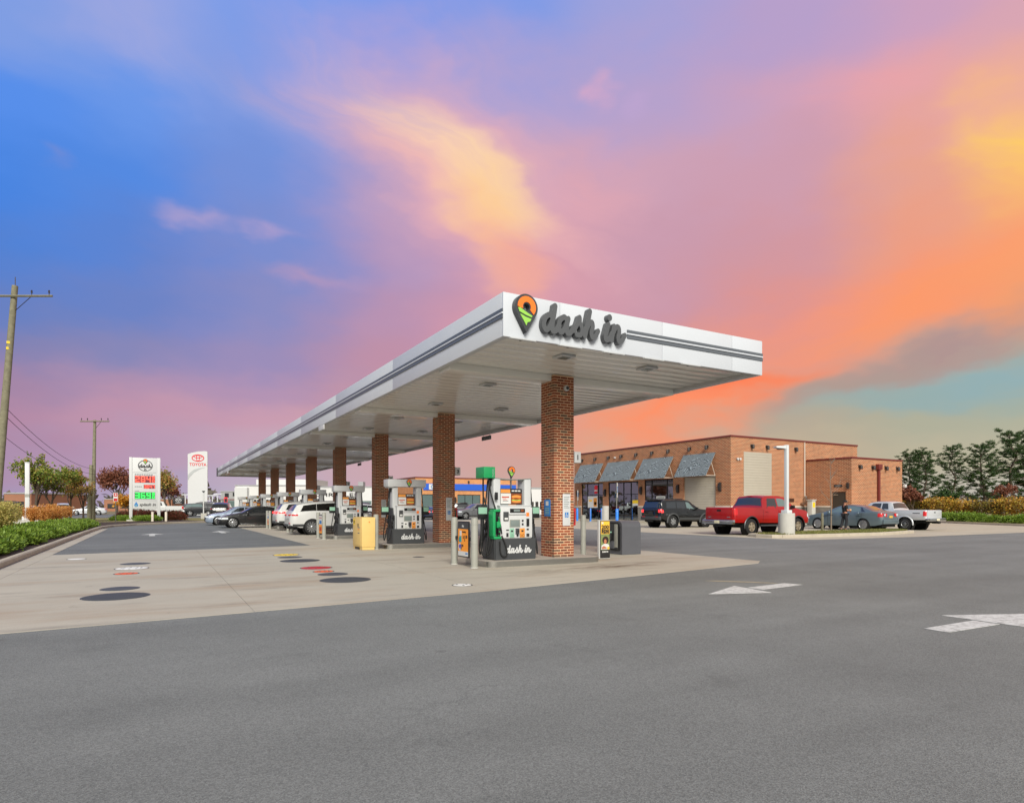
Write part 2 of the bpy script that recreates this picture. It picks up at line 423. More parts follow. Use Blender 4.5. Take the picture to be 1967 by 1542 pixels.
# the brush-script word on canopy and pumps, x-height 1
def script_word():
    S = []; st = lambda P, dx, r=.165: S.append(([(x+dx, y) for x, y in P], r*.96))
    bowl = [(.82, .82), (.55, .97), (.22, .72), (.13, .32), (.32, .1), (.58, .3), (.8, .72)]
    tail = lambda a: [(a, .3), (a+.07, .1), (a+.3, .16), (a+.55, .48)]
    st(bowl, 0); st([(1.0, 1.5), (.92, 1.1), (.8, .6)]+tail(.77), 0, .18)
    st(bowl, 1.15); st([(.9, .92), (.8, .6)]+tail(.77), 1.15, .17)
    st([(.2, .3), (.5, .75), (.66, 1.12), (.7, .8), (.86, .45), (.74, .12), (.42, .1)], 2.3, .15); st([(.74, .14), (.98, .3), (1.15, .55)], 2.3, .13)
    st([(.85, 1.56), (.68, .95), (.45, .12)], 2.95, .185); st([(.55, .45), (.8, .85), (1.03, .95), (1.1, .7), (.98, .35), (1.08, .1), (1.32, .18), (1.55, .5)], 2.95)
    st([(.62, .98), (.45, .5)]+tail(.38), 4.75, .175); st([(.74, 1.42)], 4.75, .21)
    st([(.52, .95), (.32, .1)], 5.35, .17); st([(.42, .5), (.68, .9), (.92, .93), (.98, .65), (.88, .32), (.98, .1), (1.22, .18), (1.48, .52)], 5.35)
    return brush_loops(S)
WORD = script_word()
def word_mesh(width, depth, m, x0=None):
    xs = [p[0] for l in WORD for p in l]; k = width/(max(xs)-min(xs)); mx = (max(xs)+min(xs))/2
    return shape_mesh([[((p[0]-mx)*k, p[1]*k) for p in l] for l in WORD], depth, m)
# the map-pin emblem: unit ring radius 1, tip at (0,-1.95)
def pin_outline(r, tip, n=30):
    a = math.degrees(math.acos(r/abs(tip))); return ell(0, 0, r, r, n, -90+a, 270-a)+[(0, tip)]
def pin_parts(size, depth, parent, loc, back=True, my=0):
    k = size/2.95
    S = lambda l: [(x*k, y*k) for x, y in l]
    hole = ell(0, .02, .27, .27, 20)
    o1 = link('emblem_body', shape_mesh([S(pin_outline(1, -1.95)), S(hole)], depth, M['charcoal']), parent, loc)
    org = ell(0, .02, .80, .80, 30, -42, 190)+ell(0, .02, .36, .36, 20, 205, -35)
    g1 = [(-.80, -.02), (-.45, -.18), (.1, -.45), (.50, -.62), (.42, -.74), (-.1, -.62), (-.66, -.42)]
    g2 = [(-.58, -.58), (-.1, -.76), (.40, -.86), (.28, -1.08), (.05, -1.16), (-.05, -1.42)]
    for nm, lp, mm in (('orange_field', org, 'orange'), ('green_field', g1, 'lime'), ('green_field', g2, 'lime')):
        link(nm, shape_mesh([S(lp)], .012, M[mm]), o1, (0, -depth/2-.007, 0))
    return o1

# ---------------------------------------------------------------- materials
M = {}
def defm(k, *a, **kw): M[k] = mat(k, *a, **kw)
defm('white_panel', (190, 192, 194), .38, var=.02, scale=1.3, rvar=.06)
defm('fascia_white', (200, 204, 211), .42, var=.025, scale=.8)
defm('ceiling_white', (228, 227, 222), .16, var=.025, scale=1.1, spec=.7, rvar=.05)
defm('stripe_grey', (92, 97, 104), .4, var=.03)
defm('steel', (178, 178, 175), .28, 1, var=.08, scale=6)
defm('charcoal', (60, 62, 65), .45, var=.04, bump=.05)
defm('letter_grey', (82, 84, 87), .5, var=.05, scale=9)
defm('black', (22, 22, 24), .45)
defm('rubber', (26, 26, 27), .75, var=.15, scale=20)
defm('black_gloss', (14, 14, 16), .12, coat=.4)
defm('bin_grey', (84, 85, 91), .55, var=.06, scale=5, bump=.08, bscale=120)
defm('orange', (243, 122, 38), .45); defm('lime', (150, 205, 84), .45); defm('white', (196, 197, 198), .45, var=.015)
defm('green', (24, 146, 84), .35, coat=.2); defm('red', (186, 26, 32), .4, var=.06); defm('blue', (34, 122, 220), .45, var=.03)
defm('sign_blue', (46, 118, 186), .45); defm('poster_orange', (242, 152, 44), .5, var=.02); defm('poster_yellow', (240, 186, 60), .5); defm('poster_white', (206, 206, 204), .5)
defm('ink', (34, 32, 34), .6); defm('brown', (122, 62, 28), .5, var=.2, scale=20); defm('bun', (214, 140, 62), .5, var=.12, scale=25); defm('meat', (186, 62, 28), .5, var=.3, scale=30); defm('teal', (52, 150, 152), .5); defm('purple', (96, 76, 168), .5); defm('mint', (136, 178, 156), .45); defm('skin', (178, 112, 82), .55); defm('hair', (52, 36, 32), .9, var=.3, scale=40); defm('leafy', (120, 130, 80), .8, var=.3, scale=20)
defm('lcd', (118, 128, 126), .2); defm('pump_yellow', (216, 184, 114), .5, var=.04, bump=.04); defm('bollard_grey', (148, 148, 140), .55, var=.06, scale=3, bump=.04)
defm('island_top', (168, 160, 150), .8, var=.1, scale=4, bump=.15); defm('kerb', (178, 168, 152), .85, var=.14, scale=2.2, bump=.3, bscale=60)
defm('lid_grey', (74, 75, 77), .65, var=.12, scale=6, bump=.4, bscale=60); defm('lid_dark', (66, 67, 68), .7, var=.14, scale=6, bump=.4, bscale=60)
defm('lid_yellow', (232, 196, 32), .6, var=.1, scale=8); defm('lid_red', (184, 34, 38), .6, var=.12, scale=8); defm('lid_orange', (226, 96, 38), .6, var=.12, scale=8); defm('lid_white', (226, 224, 220), .6, var=.1, scale=8)
defm('metal_red', (108, 42, 38), .45, var=.06); defm('metal_brown', (44, 36, 32), .5); defm('siding', (172, 164, 150), .6, var=.04, scale=2); defm('door_brown', (58, 50, 42), .55)
defm('wood_pole', (124, 120, 100), .9, var=.3, scale=5, bump=.6, bscale=25); defm('bark', (84, 72, 62), .95, var=.25, scale=10, bump=.6, bscale=30); defm('twig', (128, 114, 100), .9, var=.15)
defm('mulch', (62, 46, 38), .95, var=.4, scale=18, bump=1, bscale=60); defm('pole_white', (204, 207, 209), .4, var=.03)
defm('precast', (184, 182, 176), .85, var=.08, scale=2.5, bump=.3, bscale=70); defm('aluminium', (150, 152, 154), .35, .9)
defm('frame_black', (26, 26, 28), .4); defm('interior', (46, 44, 42), .9, var=.3, scale=1.5); defm('stock_red', (170, 40, 44), .6); defm('stock_blue', (40, 84, 150), .6); defm('stock_tan', (190, 160, 120), .6)
defm('dark_metal', (48, 42, 40), .5); defm('cream', (210, 200, 186), .7, var=.05); defm('pale_wall', (206, 205, 204), .6, var=.05, scale=.3); defm('grey_wall', (150, 150, 152), .6, var=.06, scale=.3); defm('tan_wall', (150, 104, 80), .8, var=.1, scale=.5); defm('blue_band', (40, 92, 196), .45, var=.03)
defm('sign_black', (30, 32, 36), .4); defm('sign_red', (204, 24, 40), .4); defm('silver_swoosh', (168, 172, 174), .35, .6)
defm('led_red', (255, 92, 70), .5, emit=.3); defm('led_green', (50, 250, 90), .5, emit=.3); defm('led_board_red', (120, 30, 44), .5); defm('worn_paint', (150, 142, 122), .8, var=.2, scale=12); defm('led_board', (36, 84, 56), .5); defm('tail_red', (196, 18, 24), .15, coat=.6); defm('tail_lit', (255, 40, 40), .2, emit=1.2)
defm('lens', (206, 212, 218), .1, coat=.8); defm('chrome', (205, 207, 210), .12, 1); defm('rim_silver', (176, 178, 180), .3, .85); defm('rim_dark', (70, 71, 73), .35, .7); defm('rim_tan', (186, 172, 150), .35, .7); defm('tyre', (22, 22, 23), .8, var=.12, scale=14)
defm('plastic_trim', (58, 60, 62), .6, var=.05); defm('under', (12, 12, 13), .9); defm('plate', (214, 206, 176), .5); defm('plate_yellow', (206, 168, 70), .5)
defm('fabric_black', (24, 25, 28), .85, var=.15, scale=30); defm('denim_black', (32, 33, 38), .85, var=.15, scale=30); defm('face_skin', (172, 118, 92), .55); defm('bread', (226, 178, 128), .6)
def glass_mat(name, rgb, rough=.03, spec=.9):
    m, nt, b = node_mat(name); b.inputs['Base Color'].default_value = lin(rgb)+(1,); b.inputs['Roughness'].default_value = rough; b.inputs['Specular IOR Level'].default_value = spec; b.inputs['Coat Weight'].default_value = 1; b.inputs['Coat Roughness'].default_value = .02; return m
M['car_glass'] = glass_mat('car_glass', (24, 28, 32)); M['car_glass_light'] = glass_mat('car_glass_light', (92, 112, 112)); M['car_glass_black'] = glass_mat('car_glass_black', (9, 9, 10), spec=.5)
def pane_mat(name):
    m, nt, b = node_mat(name); N = nt.nodes.new; K = nt.links.new
    t = N('ShaderNodeBsdfTransparent'); t.inputs[0].default_value = (.62, .70, .70, 1); g = N('ShaderNodeBsdfGlossy'); g.inputs['Roughness'].default_value = .02; g.inputs[0].default_value = (.9, .97, 1, 1)
    fr = N('ShaderNodeFresnel'); fr.inputs[0].default_value = 3.2; mx = N('ShaderNodeMixShader'); K(fr.outputs[0], mx.inputs[0]); K(t.outputs[0], mx.inputs[1]); K(g.outputs[0], mx.inputs[2]); K(mx.outputs[0], nt.nodes['Material Output'].inputs[0]); return m
M['pane'] = pane_mat('shop_glass')
def paint(k, rgb, metallic=.0, rough=.32):
    m, nt, b = node_mat(k); b.inputs['Base Color'].default_value = lin(rgb)+(1,); b.inputs['Metallic'].default_value = metallic; b.inputs['Roughness'].default_value = rough; b.inputs['Coat Weight'].default_value = .6; b.inputs['Coat Roughness'].default_value = .03; M[k] = m
paint('paint_white', (196, 197, 196)); paint('paint_black', (14, 15, 17)); paint('paint_red', (156, 4, 10)); paint('paint_teal', (98, 114, 122), .4); paint('paint_silver', (198, 201, 205), .25); paint('paint_silver_blue', (150, 164, 184), .5); paint('paint_navy', (26, 32, 58), .2); paint('paint_grey', (112, 114, 118), .4); paint('paint_dark', (40, 42, 46), .3)

def asphalt_mat(name, base, dark):
    m, nt, b = node_mat(name); N = nt.nodes.new; K = nt.links.new
    tc = N('ShaderNodeTexCoord'); O = tc.outputs['Object']
    def noise(sc, det, ro=.6):
        n = N('ShaderNodeTexNoise'); K(O, n.inputs['Vector']); n.inputs['Scale'].default_value = sc; n.inputs['Detail'].default_value = det; n.inputs['Roughness'].default_value = ro; return n.outputs[0]
    def mr(v, a, b_, c, d):
        n = N('ShaderNodeMapRange'); K(v, n.inputs[0]); n.inputs[1].default_value = a; n.inputs[2].default_value = b_; n.inputs[3].default_value = c; n.inputs[4].default_value = d; return n.outputs[0]
    def mul(a, b_):
        n = N('ShaderNodeMath'); n.operation = 'MULTIPLY'; K(a, n.inputs[0]); K(b_, n.inputs[1]); return n.outputs[0]
    big = mr(noise(.13, 4, .65), .32, .68, .83, 1.11); mid = mr(noise(1.6, 4), .3, .75, .95, 1.04)
    vo = N('ShaderNodeTexVoronoi'); K(O, vo.inputs['Vector']); vo.inputs['Scale'].default_value = 135
    sc_ = N('ShaderNodeSeparateColor'); K(vo.outputs['Color'], sc_.inputs[0]); agg = mr(sc_.outputs[0], 0, 1, .70, 1.30)
    fine = mr(noise(260, 2), .3, .7, .82, 1.18)
    # worn wheel tracks and oil drips
    st = mr(noise(.9, 5, .75), .58, .74, 1, .80)
    mp = N('ShaderNodeMapping'); K(O, mp.inputs[0]); mp.inputs['Rotation'].default_value = (0, 0, .18); mp.inputs['Scale'].default_value = (.08, .9, 1)
    nt2 = N('ShaderNodeTexNoise'); K(mp.outputs[0], nt2.inputs['Vector']); nt2.inputs['Scale'].default_value = 1; nt2.inputs['Detail'].default_value = 3
    tr = mr(nt2.outputs[0], .35, .7, .90, 1.06)
    # hairline cracks and sealed joints, only in places; scattered drips
    wv = N('ShaderNodeTexNoise'); K(O, wv.inputs['Vector']); wv.inputs['Scale'].default_value = .8; wv.inputs['Detail'].default_value = 4
    wa = N('ShaderNodeVectorMath'); wa.operation = 'MULTIPLY_ADD'; K(wv.outputs['Color'], wa.inputs[0]); wa.inputs[1].default_value = (1.6, 1.6, 0); K(O, wa.inputs[2])
    cv = N('ShaderNodeTexVoronoi'); cv.feature = 'DISTANCE_TO_EDGE'; K(wa.outputs[0], cv.inputs['Vector']); cv.inputs['Scale'].default_value = .14
    ck = mr(cv.outputs['Distance'], .0006, .0022, 1, 0); gate = mr(noise(.23, 2), .5, .6, 0, .5); crack = mr(mul(ck, gate), 0, 1, 1, .45)
    dv = N('ShaderNodeTexVoronoi'); K(O, dv.inputs['Vector']); dv.inputs['Scale'].default_value = 1.1; dg = mr(dv.outputs['Distance'], .03, .085, 1, 0); dgate = mr(noise(.6, 2), .5, .62, 0, 1); drip = mr(mul(dg, dgate), 0, 1, 1, .74)
    st = mul(mul(st, crack), drip)
    f = mul(mul(mul(mul(mul(big, mid), agg), fine), st), tr)
    v = N('ShaderNodeVectorMath'); v.operation = 'SCALE'; v.inputs[0].default_value = lin(base); K(f, v.inputs['Scale']); K(v.outputs[0], b.inputs['Base Color'])
    b.inputs['Roughness'].default_value = .85; b.inputs['Specular IOR Level'].default_value = .3
    bp = N('ShaderNodeBump'); bp.inputs['Strength'].default_value = .5; bp.inputs['Distance'].default_value = .004; K(vo.outputs['Distance'], bp.inputs['Height']); K(bp.outputs[0], b.inputs['Normal'])
    M[name] = m
asphalt_mat('asphalt', (123, 125, 123), 0); asphalt_mat('asphalt_far', (115, 117, 117), 0)
def concrete_mat(name, base, stain=1.):
    m, nt, b = node_mat(name); N = nt.nodes.new; K = nt.links.new
    g = N('ShaderNodeNewGeometry'); O = g.outputs['Position']
    def noise(sc, det, ro=.6, mapping=None):
        v = O
        if mapping:
            mp = N('ShaderNodeMapping'); K(O, mp.inputs[0]); mp.inputs['Scale'].default_value = mapping; v = mp.outputs[0]
        n = N('ShaderNodeTexNoise'); K(v, n.inputs['Vector']); n.inputs['Scale'].default_value = sc; n.inputs['Detail'].default_value = det; n.inputs['Roughness'].default_value = ro; return n.outputs[0]
    def mr(v, a, b_, c, d):
        n = N('ShaderNodeMapRange'); K(v, n.inputs[0]); n.inputs[1].default_value = a; n.inputs[2].default_value = b_; n.inputs[3].default_value = c; n.inputs[4].default_value = d; return n.outputs[0]
    col = None
    def mixc(fac, c, cur):
        n = N('ShaderNodeMix'); n.data_type = 'RGBA'; K(fac, n.inputs[0])
        if isinstance(cur, tuple): n.inputs[6].default_value = cur+(1,)
        else: K(cur, n.inputs[6])
        n.inputs[7].default_value = lin(c)+(1,); return n.outputs[2]
    cur = mixc(mr(noise(.35, 4), .35, .7, 0, .55), tuple(int(v*.90) for v in base), lin(base))
    cur = mixc(mr(noise(.5, 4, .65, (.35, 1.3, 1)), .5, .75, 0, .6*stain), (150, 120, 92), cur)       # tan drying stains, drawn along the lane
    cur = mixc(mr(noise(1.1, 5, .7, (.3, 1.6, 1)), .54, .78, 0, .6*stain), (98, 92, 88), cur)      # dark drag marks
    cur = mixc(mr(noise(2.3, 5, .75), .62, .75, 0, .45*stain), (92, 84, 78), cur)                  # oil spots
    mpn = N('ShaderNodeMapping'); mpn.vector_type = 'TEXTURE'; K(O, mpn.inputs[0]); mpn.inputs['Location'].default_value = (9.2, 11.75, 0); mpn.inputs['Scale'].default_value = (3.4, .75, 1); mpn.inputs['Rotation'].default_value = (0, 0, .1)
    gr = N('ShaderNodeTexGradient'); gr.gradient_type = 'SPHERICAL'; K(mpn.outputs[0], gr.inputs[0]); ml = N('ShaderNodeMath'); ml.operation = 'MULTIPLY'; K(gr.outputs['Fac'], ml.inputs[0]); K(mr(noise(1.6, 5, .7, (.5, 1.6, 1)), .42, .7, 0, 1.5), ml.inputs[1])
    cur = mixc(ml.outputs[0], (92, 74, 58), cur)                                                   # spilled fuel and dirt before the first island
    fine = mr(noise(70, 3), .3, .7, .94, 1.06)
    v = N('ShaderNodeVectorMath'); v.operation = 'SCALE'; K(cur, v.inputs[0]); K(fine, v.inputs['Scale']); K(v.outputs[0], b.inputs['Base Color'])
    b.inputs['Roughness'].default_value = .8; b.inputs['Specular IOR Level'].default_value = .3
    bp = N('ShaderNodeBump'); bp.inputs['Strength'].default_value = .25; bp.inputs['Distance'].default_value = .004; K(noise(55, 3), bp.inputs['Height']); K(bp.outputs[0], b.inputs['Normal'])
    M[name] = m
concrete_mat('concrete', (180, 173, 159), 1.0); concrete_mat('concrete_pad', (185, 176, 158), .5)
def brick_mat(name, c1, c2, mortar):
    m, nt, b = node_mat(name); N = nt.nodes.new; K = nt.links.new
    g = N('ShaderNodeNewGeometry'); s = N('ShaderNodeSeparateXYZ'); K(g.outputs['Position'], s.inputs[0])
    ad = N('ShaderNodeMath'); K(s.outputs[0], ad.inputs[0]); K(s.outputs[1], ad.inputs[1])
    cb = N('ShaderNodeCombineXYZ'); K(ad.outputs[0], cb.inputs[0]); K(s.outputs[2], cb.inputs[1])
    br = N('ShaderNodeTexBrick'); K(cb.outputs[0], br.inputs['Vector']); br.inputs['Scale'].default_value = 1
    br.inputs['Brick Width'].default_value = .205*1.35; br.inputs['Row Height'].default_value = .0677*1.5; br.inputs['Mortar Size'].default_value = .014; br.inputs['Mortar Smooth'].default_value = .2; br.inputs['Bias'].default_value = -.1
    for k, c in (('Color1', c1), ('Color2', c2), ('Mortar', mortar)): br.inputs[k].default_value = lin(c)+(1,)
    n = N('ShaderNodeTexNoise'); K(g.outputs['Position'], n.inputs['Vector']); n.inputs['Scale'].default_value = .8; n.inputs['Detail'].default_value = 5
    mr = N('ShaderNodeMapRange'); K(n.outputs[0], mr.inputs[0]); mr.inputs[1].default_value = .3; mr.inputs[2].default_value = .7; mr.inputs[3].default_value = .9; mr.inputs[4].default_value = 1.1
    v = N('ShaderNodeVectorMath'); v.operation = 'SCALE'; K(br.outputs[0], v.inputs[0]); K(mr.outputs[0], v.inputs['Scale']); K(v.outputs[0], b.inputs['Base Color'])
    b.inputs['Roughness'].default_value = .85
    bp = N('ShaderNodeBump'); bp.invert = True; bp.inputs['Strength'].default_value = .6; bp.inputs['Distance'].default_value = .01; K(br.outputs['Fac'], bp.inputs['Height']); K(bp.outputs[0], b.inputs['Normal'])
    M[name] = m
brick_mat('brick_wall', (160, 88, 52), (116, 60, 38), (208, 174, 138)); brick_mat('brick_orange', (204, 136, 84), (186, 118, 70), (206, 160, 116)); brick_mat('stone_base', (128, 122, 116), (108, 102, 98), (140, 134, 128))
# brick units of the columns: tone by object / by island, deep red to umber
def unit_brick(name, per_object):
    m, nt, b = node_mat(name); N = nt.nodes.new; K = nt.links.new
    if per_object: i = N('ShaderNodeObjectInfo'); r = i.outputs['Random']
    else: i = N('ShaderNodeNewGeometry'); r = i.outputs['Random Per Island']
    rp = N('ShaderNodeValToRGB'); K(r, rp.inputs[0]); e = rp.color_ramp.elements
    cols = [(0, (106, 56, 38)), (.3, (136, 70, 44)), (.6, (150, 78, 48)), (.8, (122, 64, 44)), (.9, (108, 88, 70)), (1, (90, 62, 50))]
    e[0].position = 0; e[0].color = lin(cols[0][1])+(1,); e[1].position = 1; e[1].color = lin(cols[-1][1])+(1,)
    for p, c in cols[1:-1]: q = e.new(p); q.color = lin(c)+(1,)
    g = N('ShaderNodeNewGeometry'); n = N('ShaderNodeTexNoise'); K(g.outputs['Position'], n.inputs['Vector']); n.inputs['Scale'].default_value = 30; n.inputs['Detail'].default_value = 4
    mr = N('ShaderNodeMapRange'); K(n.outputs[0], mr.inputs[0]); mr.inputs[1].default_value = .3; mr.inputs[2].default_value = .7; mr.inputs[3].default_value = .85; mr.inputs[4].default_value = 1.15
    v = N('ShaderNodeVectorMath'); v.operation = 'SCALE'; K(rp.outputs[0], v.inputs[0]); K(mr.outputs[0], v.inputs['Scale']); K(v.outputs[0], b.inputs['Base Color']); b.inputs['Roughness'].default_value = .85
    bp = N('ShaderNodeBump'); bp.inputs['Strength'].default_value = .3; bp.inputs['Distance'].default_value = .003; K(n.outputs[0], bp.inputs['Height']); K(bp.outputs[0], b.inputs['Normal'])
    M[name] = m
def marking_mat():
    m, nt, b = node_mat('marking'); N = nt.nodes.new; K = nt.links.new; g = N('ShaderNodeNewGeometry')
    n = N('ShaderNodeTexNoise'); K(g.outputs['Position'], n.inputs['Vector']); n.inputs['Scale'].default_value = 9; n.inputs['Detail'].default_value = 8; n.inputs['Roughness'].default_value = .8
    rp = N('ShaderNodeValToRGB'); K(n.outputs[0], rp.inputs[0]); e = rp.color_ramp.elements; e[0].position = .36; e[0].color = lin((150, 149, 147))+(1,); e[1].position = .54; e[1].color = lin((206, 206, 204))+(1,); K(rp.outputs[0], b.inputs['Base Color']); b.inputs['Roughness'].default_value = .8
    v = N('ShaderNodeTexVoronoi'); K(g.outputs['Position'], v.inputs['Vector']); v.inputs['Scale'].default_value = 135; bp = N('ShaderNodeBump'); bp.inputs['Strength'].default_value = .4; bp.inputs['Distance'].default_value = .004; K(v.outputs['Distance'], bp.inputs['Height']); K(bp.outputs[0], b.inputs['Normal']); M['marking'] = m
marking_mat()
unit_brick('brick_unit', True); unit_brick('brick_units', False); defm('mortar', (218, 182, 146), .9, var=.1, scale=8, bump=.3, bscale=80)
def awning_mat():
    m, nt, b = node_mat('awning'); N = nt.nodes.new; K = nt.links.new
    tc = N('ShaderNodeTexCoord'); vo = N('ShaderNodeTexVoronoi'); vo.feature = 'DISTANCE_TO_EDGE'; K(tc.outputs['Object'], vo.inputs['Vector']); vo.inputs['Scale'].default_value = 2.5
    rp = N('ShaderNodeValToRGB'); K(vo.outputs['Distance'], rp.inputs[0]); e = rp.color_ramp.elements
    e[0].position = .0; e[0].color = lin((74, 80, 84))+(1,); e[1].position = .45; e[1].color = lin((96, 104, 108))+(1,)
    for p, c in ((.05, (78, 86, 90)), (.07, (156, 166, 172)), (.12, (146, 156, 162)), (.14, (70, 78, 82)), (.24, (90, 98, 102)), (.26, (150, 158, 160)), (.31, (94, 102, 106))): q = e.new(p); q.color = lin(c)+(1,)
    K(rp.outputs[0], b.inputs['Base Color']); b.inputs['Roughness'].default_value = .8; M['awning'] = m
awning_mat()
def grass_mat(name, a, b_):
    m, nt, b = node_mat(name); N = nt.nodes.new; K = nt.links.new
    g = N('ShaderNodeNewGeometry'); n = N('ShaderNodeTexNoise'); K(g.outputs['Position'], n.inputs['Vector']); n.inputs['Scale'].default_value = 1.2; n.inputs['Detail'].default_value = 8; n.inputs['Roughness'].default_value = .7
    rp = N('ShaderNodeValToRGB'); K(n.outputs[0], rp.inputs[0]); e = rp.color_ramp.elements; e[0].position = .35; e[0].color = lin(a)+(1,); e[1].position = .65; e[1].color = lin(b_)+(1,)
    K(rp.outputs[0], b.inputs['Base Color']); b.inputs['Roughness'].default_value = .95
    bp = N('ShaderNodeBump'); bp.inputs['Strength'].default_value = .8; bp.inputs['Distance'].default_value = .03; n2 = N('ShaderNodeTexNoise'); K(g.outputs['Position'], n2.inputs['Vector']); n2.inputs['Scale'].default_value = 40; K(n2.outputs[0], bp.inputs['Height']); K(bp.outputs[0], b.inputs['Normal']); M[name] = m
grass_mat('lawn', (118, 116, 62), (150, 136, 84)); grass_mat('ground', (112, 108, 78), (128, 116, 88))
M['hedge_leaf'] = leaf_mat('hedge_leaf', [(76, 106, 34), (110, 140, 46), (138, 162, 60), (118, 144, 50)])
M['pine_needle'] = leaf_mat('pine_needle', [(32, 54, 28), (46, 74, 34), (66, 96, 42), (88, 108, 52)])
M['autumn_leaf'] = leaf_mat('autumn_leaf', [(120, 124, 52), (150, 140, 60), (172, 136, 74), (164, 104, 58)])
M['green_leaf'] = leaf_mat('green_leaf', [(84, 110, 40), (112, 136, 50), (140, 146, 60), (164, 142, 74)])
M['rust_leaf'] = leaf_mat('rust_leaf', [(112, 64, 48), (134, 76, 56), (126, 84, 66), (148, 92, 66)])
M['gold_leaf'] = leaf_mat('gold_leaf', [(206, 150, 44), (222, 164, 56), (190, 122, 40), (178, 140, 60)])
M['orange_blade'] = leaf_mat('orange_blade', [(206, 150, 84), (218, 160, 76), (196, 124, 64), (222, 180, 110)])
M['yellow_blade'] = leaf_mat('yellow_blade', [(192, 180, 96), (160, 160, 80), (206, 180, 110), (140, 140, 70)])
M['vine_leaf'] = leaf_mat('vine_leaf', [(214, 170, 56), (196, 158, 58), (160, 150, 60), (204, 138, 58), (132, 126, 58)])
M['olive_vine_leaf'] = leaf_mat('olive_vine_leaf', [(150, 140, 60), (186, 160, 66), (116, 118, 54), (150, 116, 60), (128, 100, 66)])
M['rose_leaf'] = leaf_mat('rose_leaf', [(74, 80, 40), (98, 60, 44), (132, 52, 50), (84, 72, 44)])
M['lawn_blade'] = leaf_mat('lawn_blade', [(110, 118, 58), (136, 134, 74), (92, 110, 48), (160, 146, 92)])

# ---------------------------------------------------------------- setting: ground, lot, apron, kerbs
def sheet(name, poly, z, m): return structure(MB().add([(x, y, z) for x, y in poly], [tuple(range(len(poly)))]).build(name, M[m]))
sheet('terrain', [(-900, -300), (900, -300), (900, 1500), (-900, 1500)], -.03, 'ground')
sheet('asphalt_lot', [(-3.1, -40), (110, -40), (110, 15.9), (75, 15.9), (75, 130), (13, 130), (13, 90), (-3.1, 53)], 0, 'asphalt')
# concrete apron: each slab a piece with a joint round it
apron = structure(bpy.data.objects.new('concrete_apron', None)); COL.objects.link(apron)
def slab(poly, m='concrete', top=.006, parent=None):
    cx = sum(p[0] for p in poly)/len(poly); cy = sum(p[1] for p in poly)/len(poly); q = []
    for x, y in poly:
        d = math.hypot(x-cx, y-cy); q.append((x-(x-cx)/d*.014, y-(y-cy)/d*.014))
    return MB().prism(q, -.05, top).build('slab', M[m], parent or apron)
FR = lambda x: float(np.interp(x, [-2.6, 1.15, 4.9, 9.2, 13.0, 13.6], [8.72, 8.98, 9.3, 9.95, 10.55, 10.95]))
TP = lambda x: 22.4+(x+2.6)*.137
slab([(-2.6, FR(-2.6)), (1.15, FR(1.15)), (1.15, TP(1.15)), (-2.6, TP(-2.6))])
slab([(1.15, FR(1.15)), (4.9, FR(4.9)), (4.9, TP(4.9)), (1.15, TP(1.15))])
for xa, xb in ((4.9, 9.3), (9.3, 13.55)):
    slab([(xa, FR(xa)), (13.0, 10.55), (13.55, 10.95), (xb, 16.9), (xa, 16.9)] if xb > 13 else [(xa, FR(xa)), (xb, FR(xb)), (xb, 16.9), (xa, 16.9)])
    for k in range(8):
        slab([(xa, 16.9+7.3*k), (xb, 16.9+7.3*k), (xb, 16.9+7.3*(k+1)), (xa, 16.9+7.3*(k+1))])
for k in range(9):
    slab([(-3.0, 2+5*k), (-2.6, 2+5*k), (-2.6, 7+5*k), (-3.0, 7+5*k)], top=.008)
sheet('asphalt_lane', [(-2.59, 22.41), (4.88, 23.43), (4.88, 76), (-2.59, 56)], .004, 'asphalt_far')
# kerb in lengths along a path, mitred round the bend
def kerb_run(name, path, w=.16, h=.15, label=None, seg=3.0, mat_='kerb', close=False):
    o = thing(name, label, 'kerb')
    P = [Vector((a, b, 0)) for a, b in path]; pts = [P[0]]
    for a, b in zip(P, P[1:]):
        n = max(1, round((b-a).length/seg)); pts += [a+(b-a)*((i+1)/n) for i in range(n)]
    for i in range(len(pts)-1):
        a, b = pts[i], pts[i+1]; d = (b-a).normalized(); g = d*.006
        def nrm(k):
            d0 = (pts[k]-pts[k-1]).normalized() if k > 0 else d; d1 = (pts[k+1]-pts[k]).normalized() if k < len(pts)-1 else d
            n = Vector((-d0.y-d1.y, d0.x+d1.x, 0)); n.normalize(); return n/max(.5, n.dot(Vector((-d.y, d.x, 0))))
        rows = []
        for p, n in ((a+g, nrm(i)), (b-g, nrm(i+1))):
            rows.append([p+n*t+Vector((0, 0, z)) for t, z in ((0, -.04), (0, h-.03), (.03, h), (w-.01, h), (w, h-.01), (w, -.04))])
        m = MB().grid(rows); k = len(rows[0]); m.add(rows[0], [tuple(range(k))]); m.add(rows[1], [tuple(range(k))]); m.build('kerb_stone', M[mat_], o)
    return o
KP = [(-3.05, -6), (-3.05, 40), (-2.95, 48), (-2.5, 51.5), (-1.2, 55), (1.2, 58.6), (5.2, 63.6), (10, 70), (14, 76)]
kerb_run('kerb', [(x, y) for x, y in KP], label='long pale concrete kerb along the hedge, curving right below the price sign')
sheet('planting_bed', [(-3.2, -6), (-3.2, 40), (-3.1, 48), (-2.65, 51.6), (-1.35, 55.2), (1.0, 58.8), (5.0, 63.8), (2, 68), (-4, 62), (-7.5, 52), (-7.5, -6)], .125, 'mulch')
sheet('lawn_verge', [(-7.5, -6), (-7.5, 52), (-4, 62), (2, 68), (5.05, 63.85), (9.9, 70.15), (13.8, 76.2), (22, 100), (-30, 100), (-30, -6)], .122, 'lawn')
sheet('far_road', [(-60, 112), (120, 118), (120, 140), (-60, 134)], .01, 'asphalt_far')
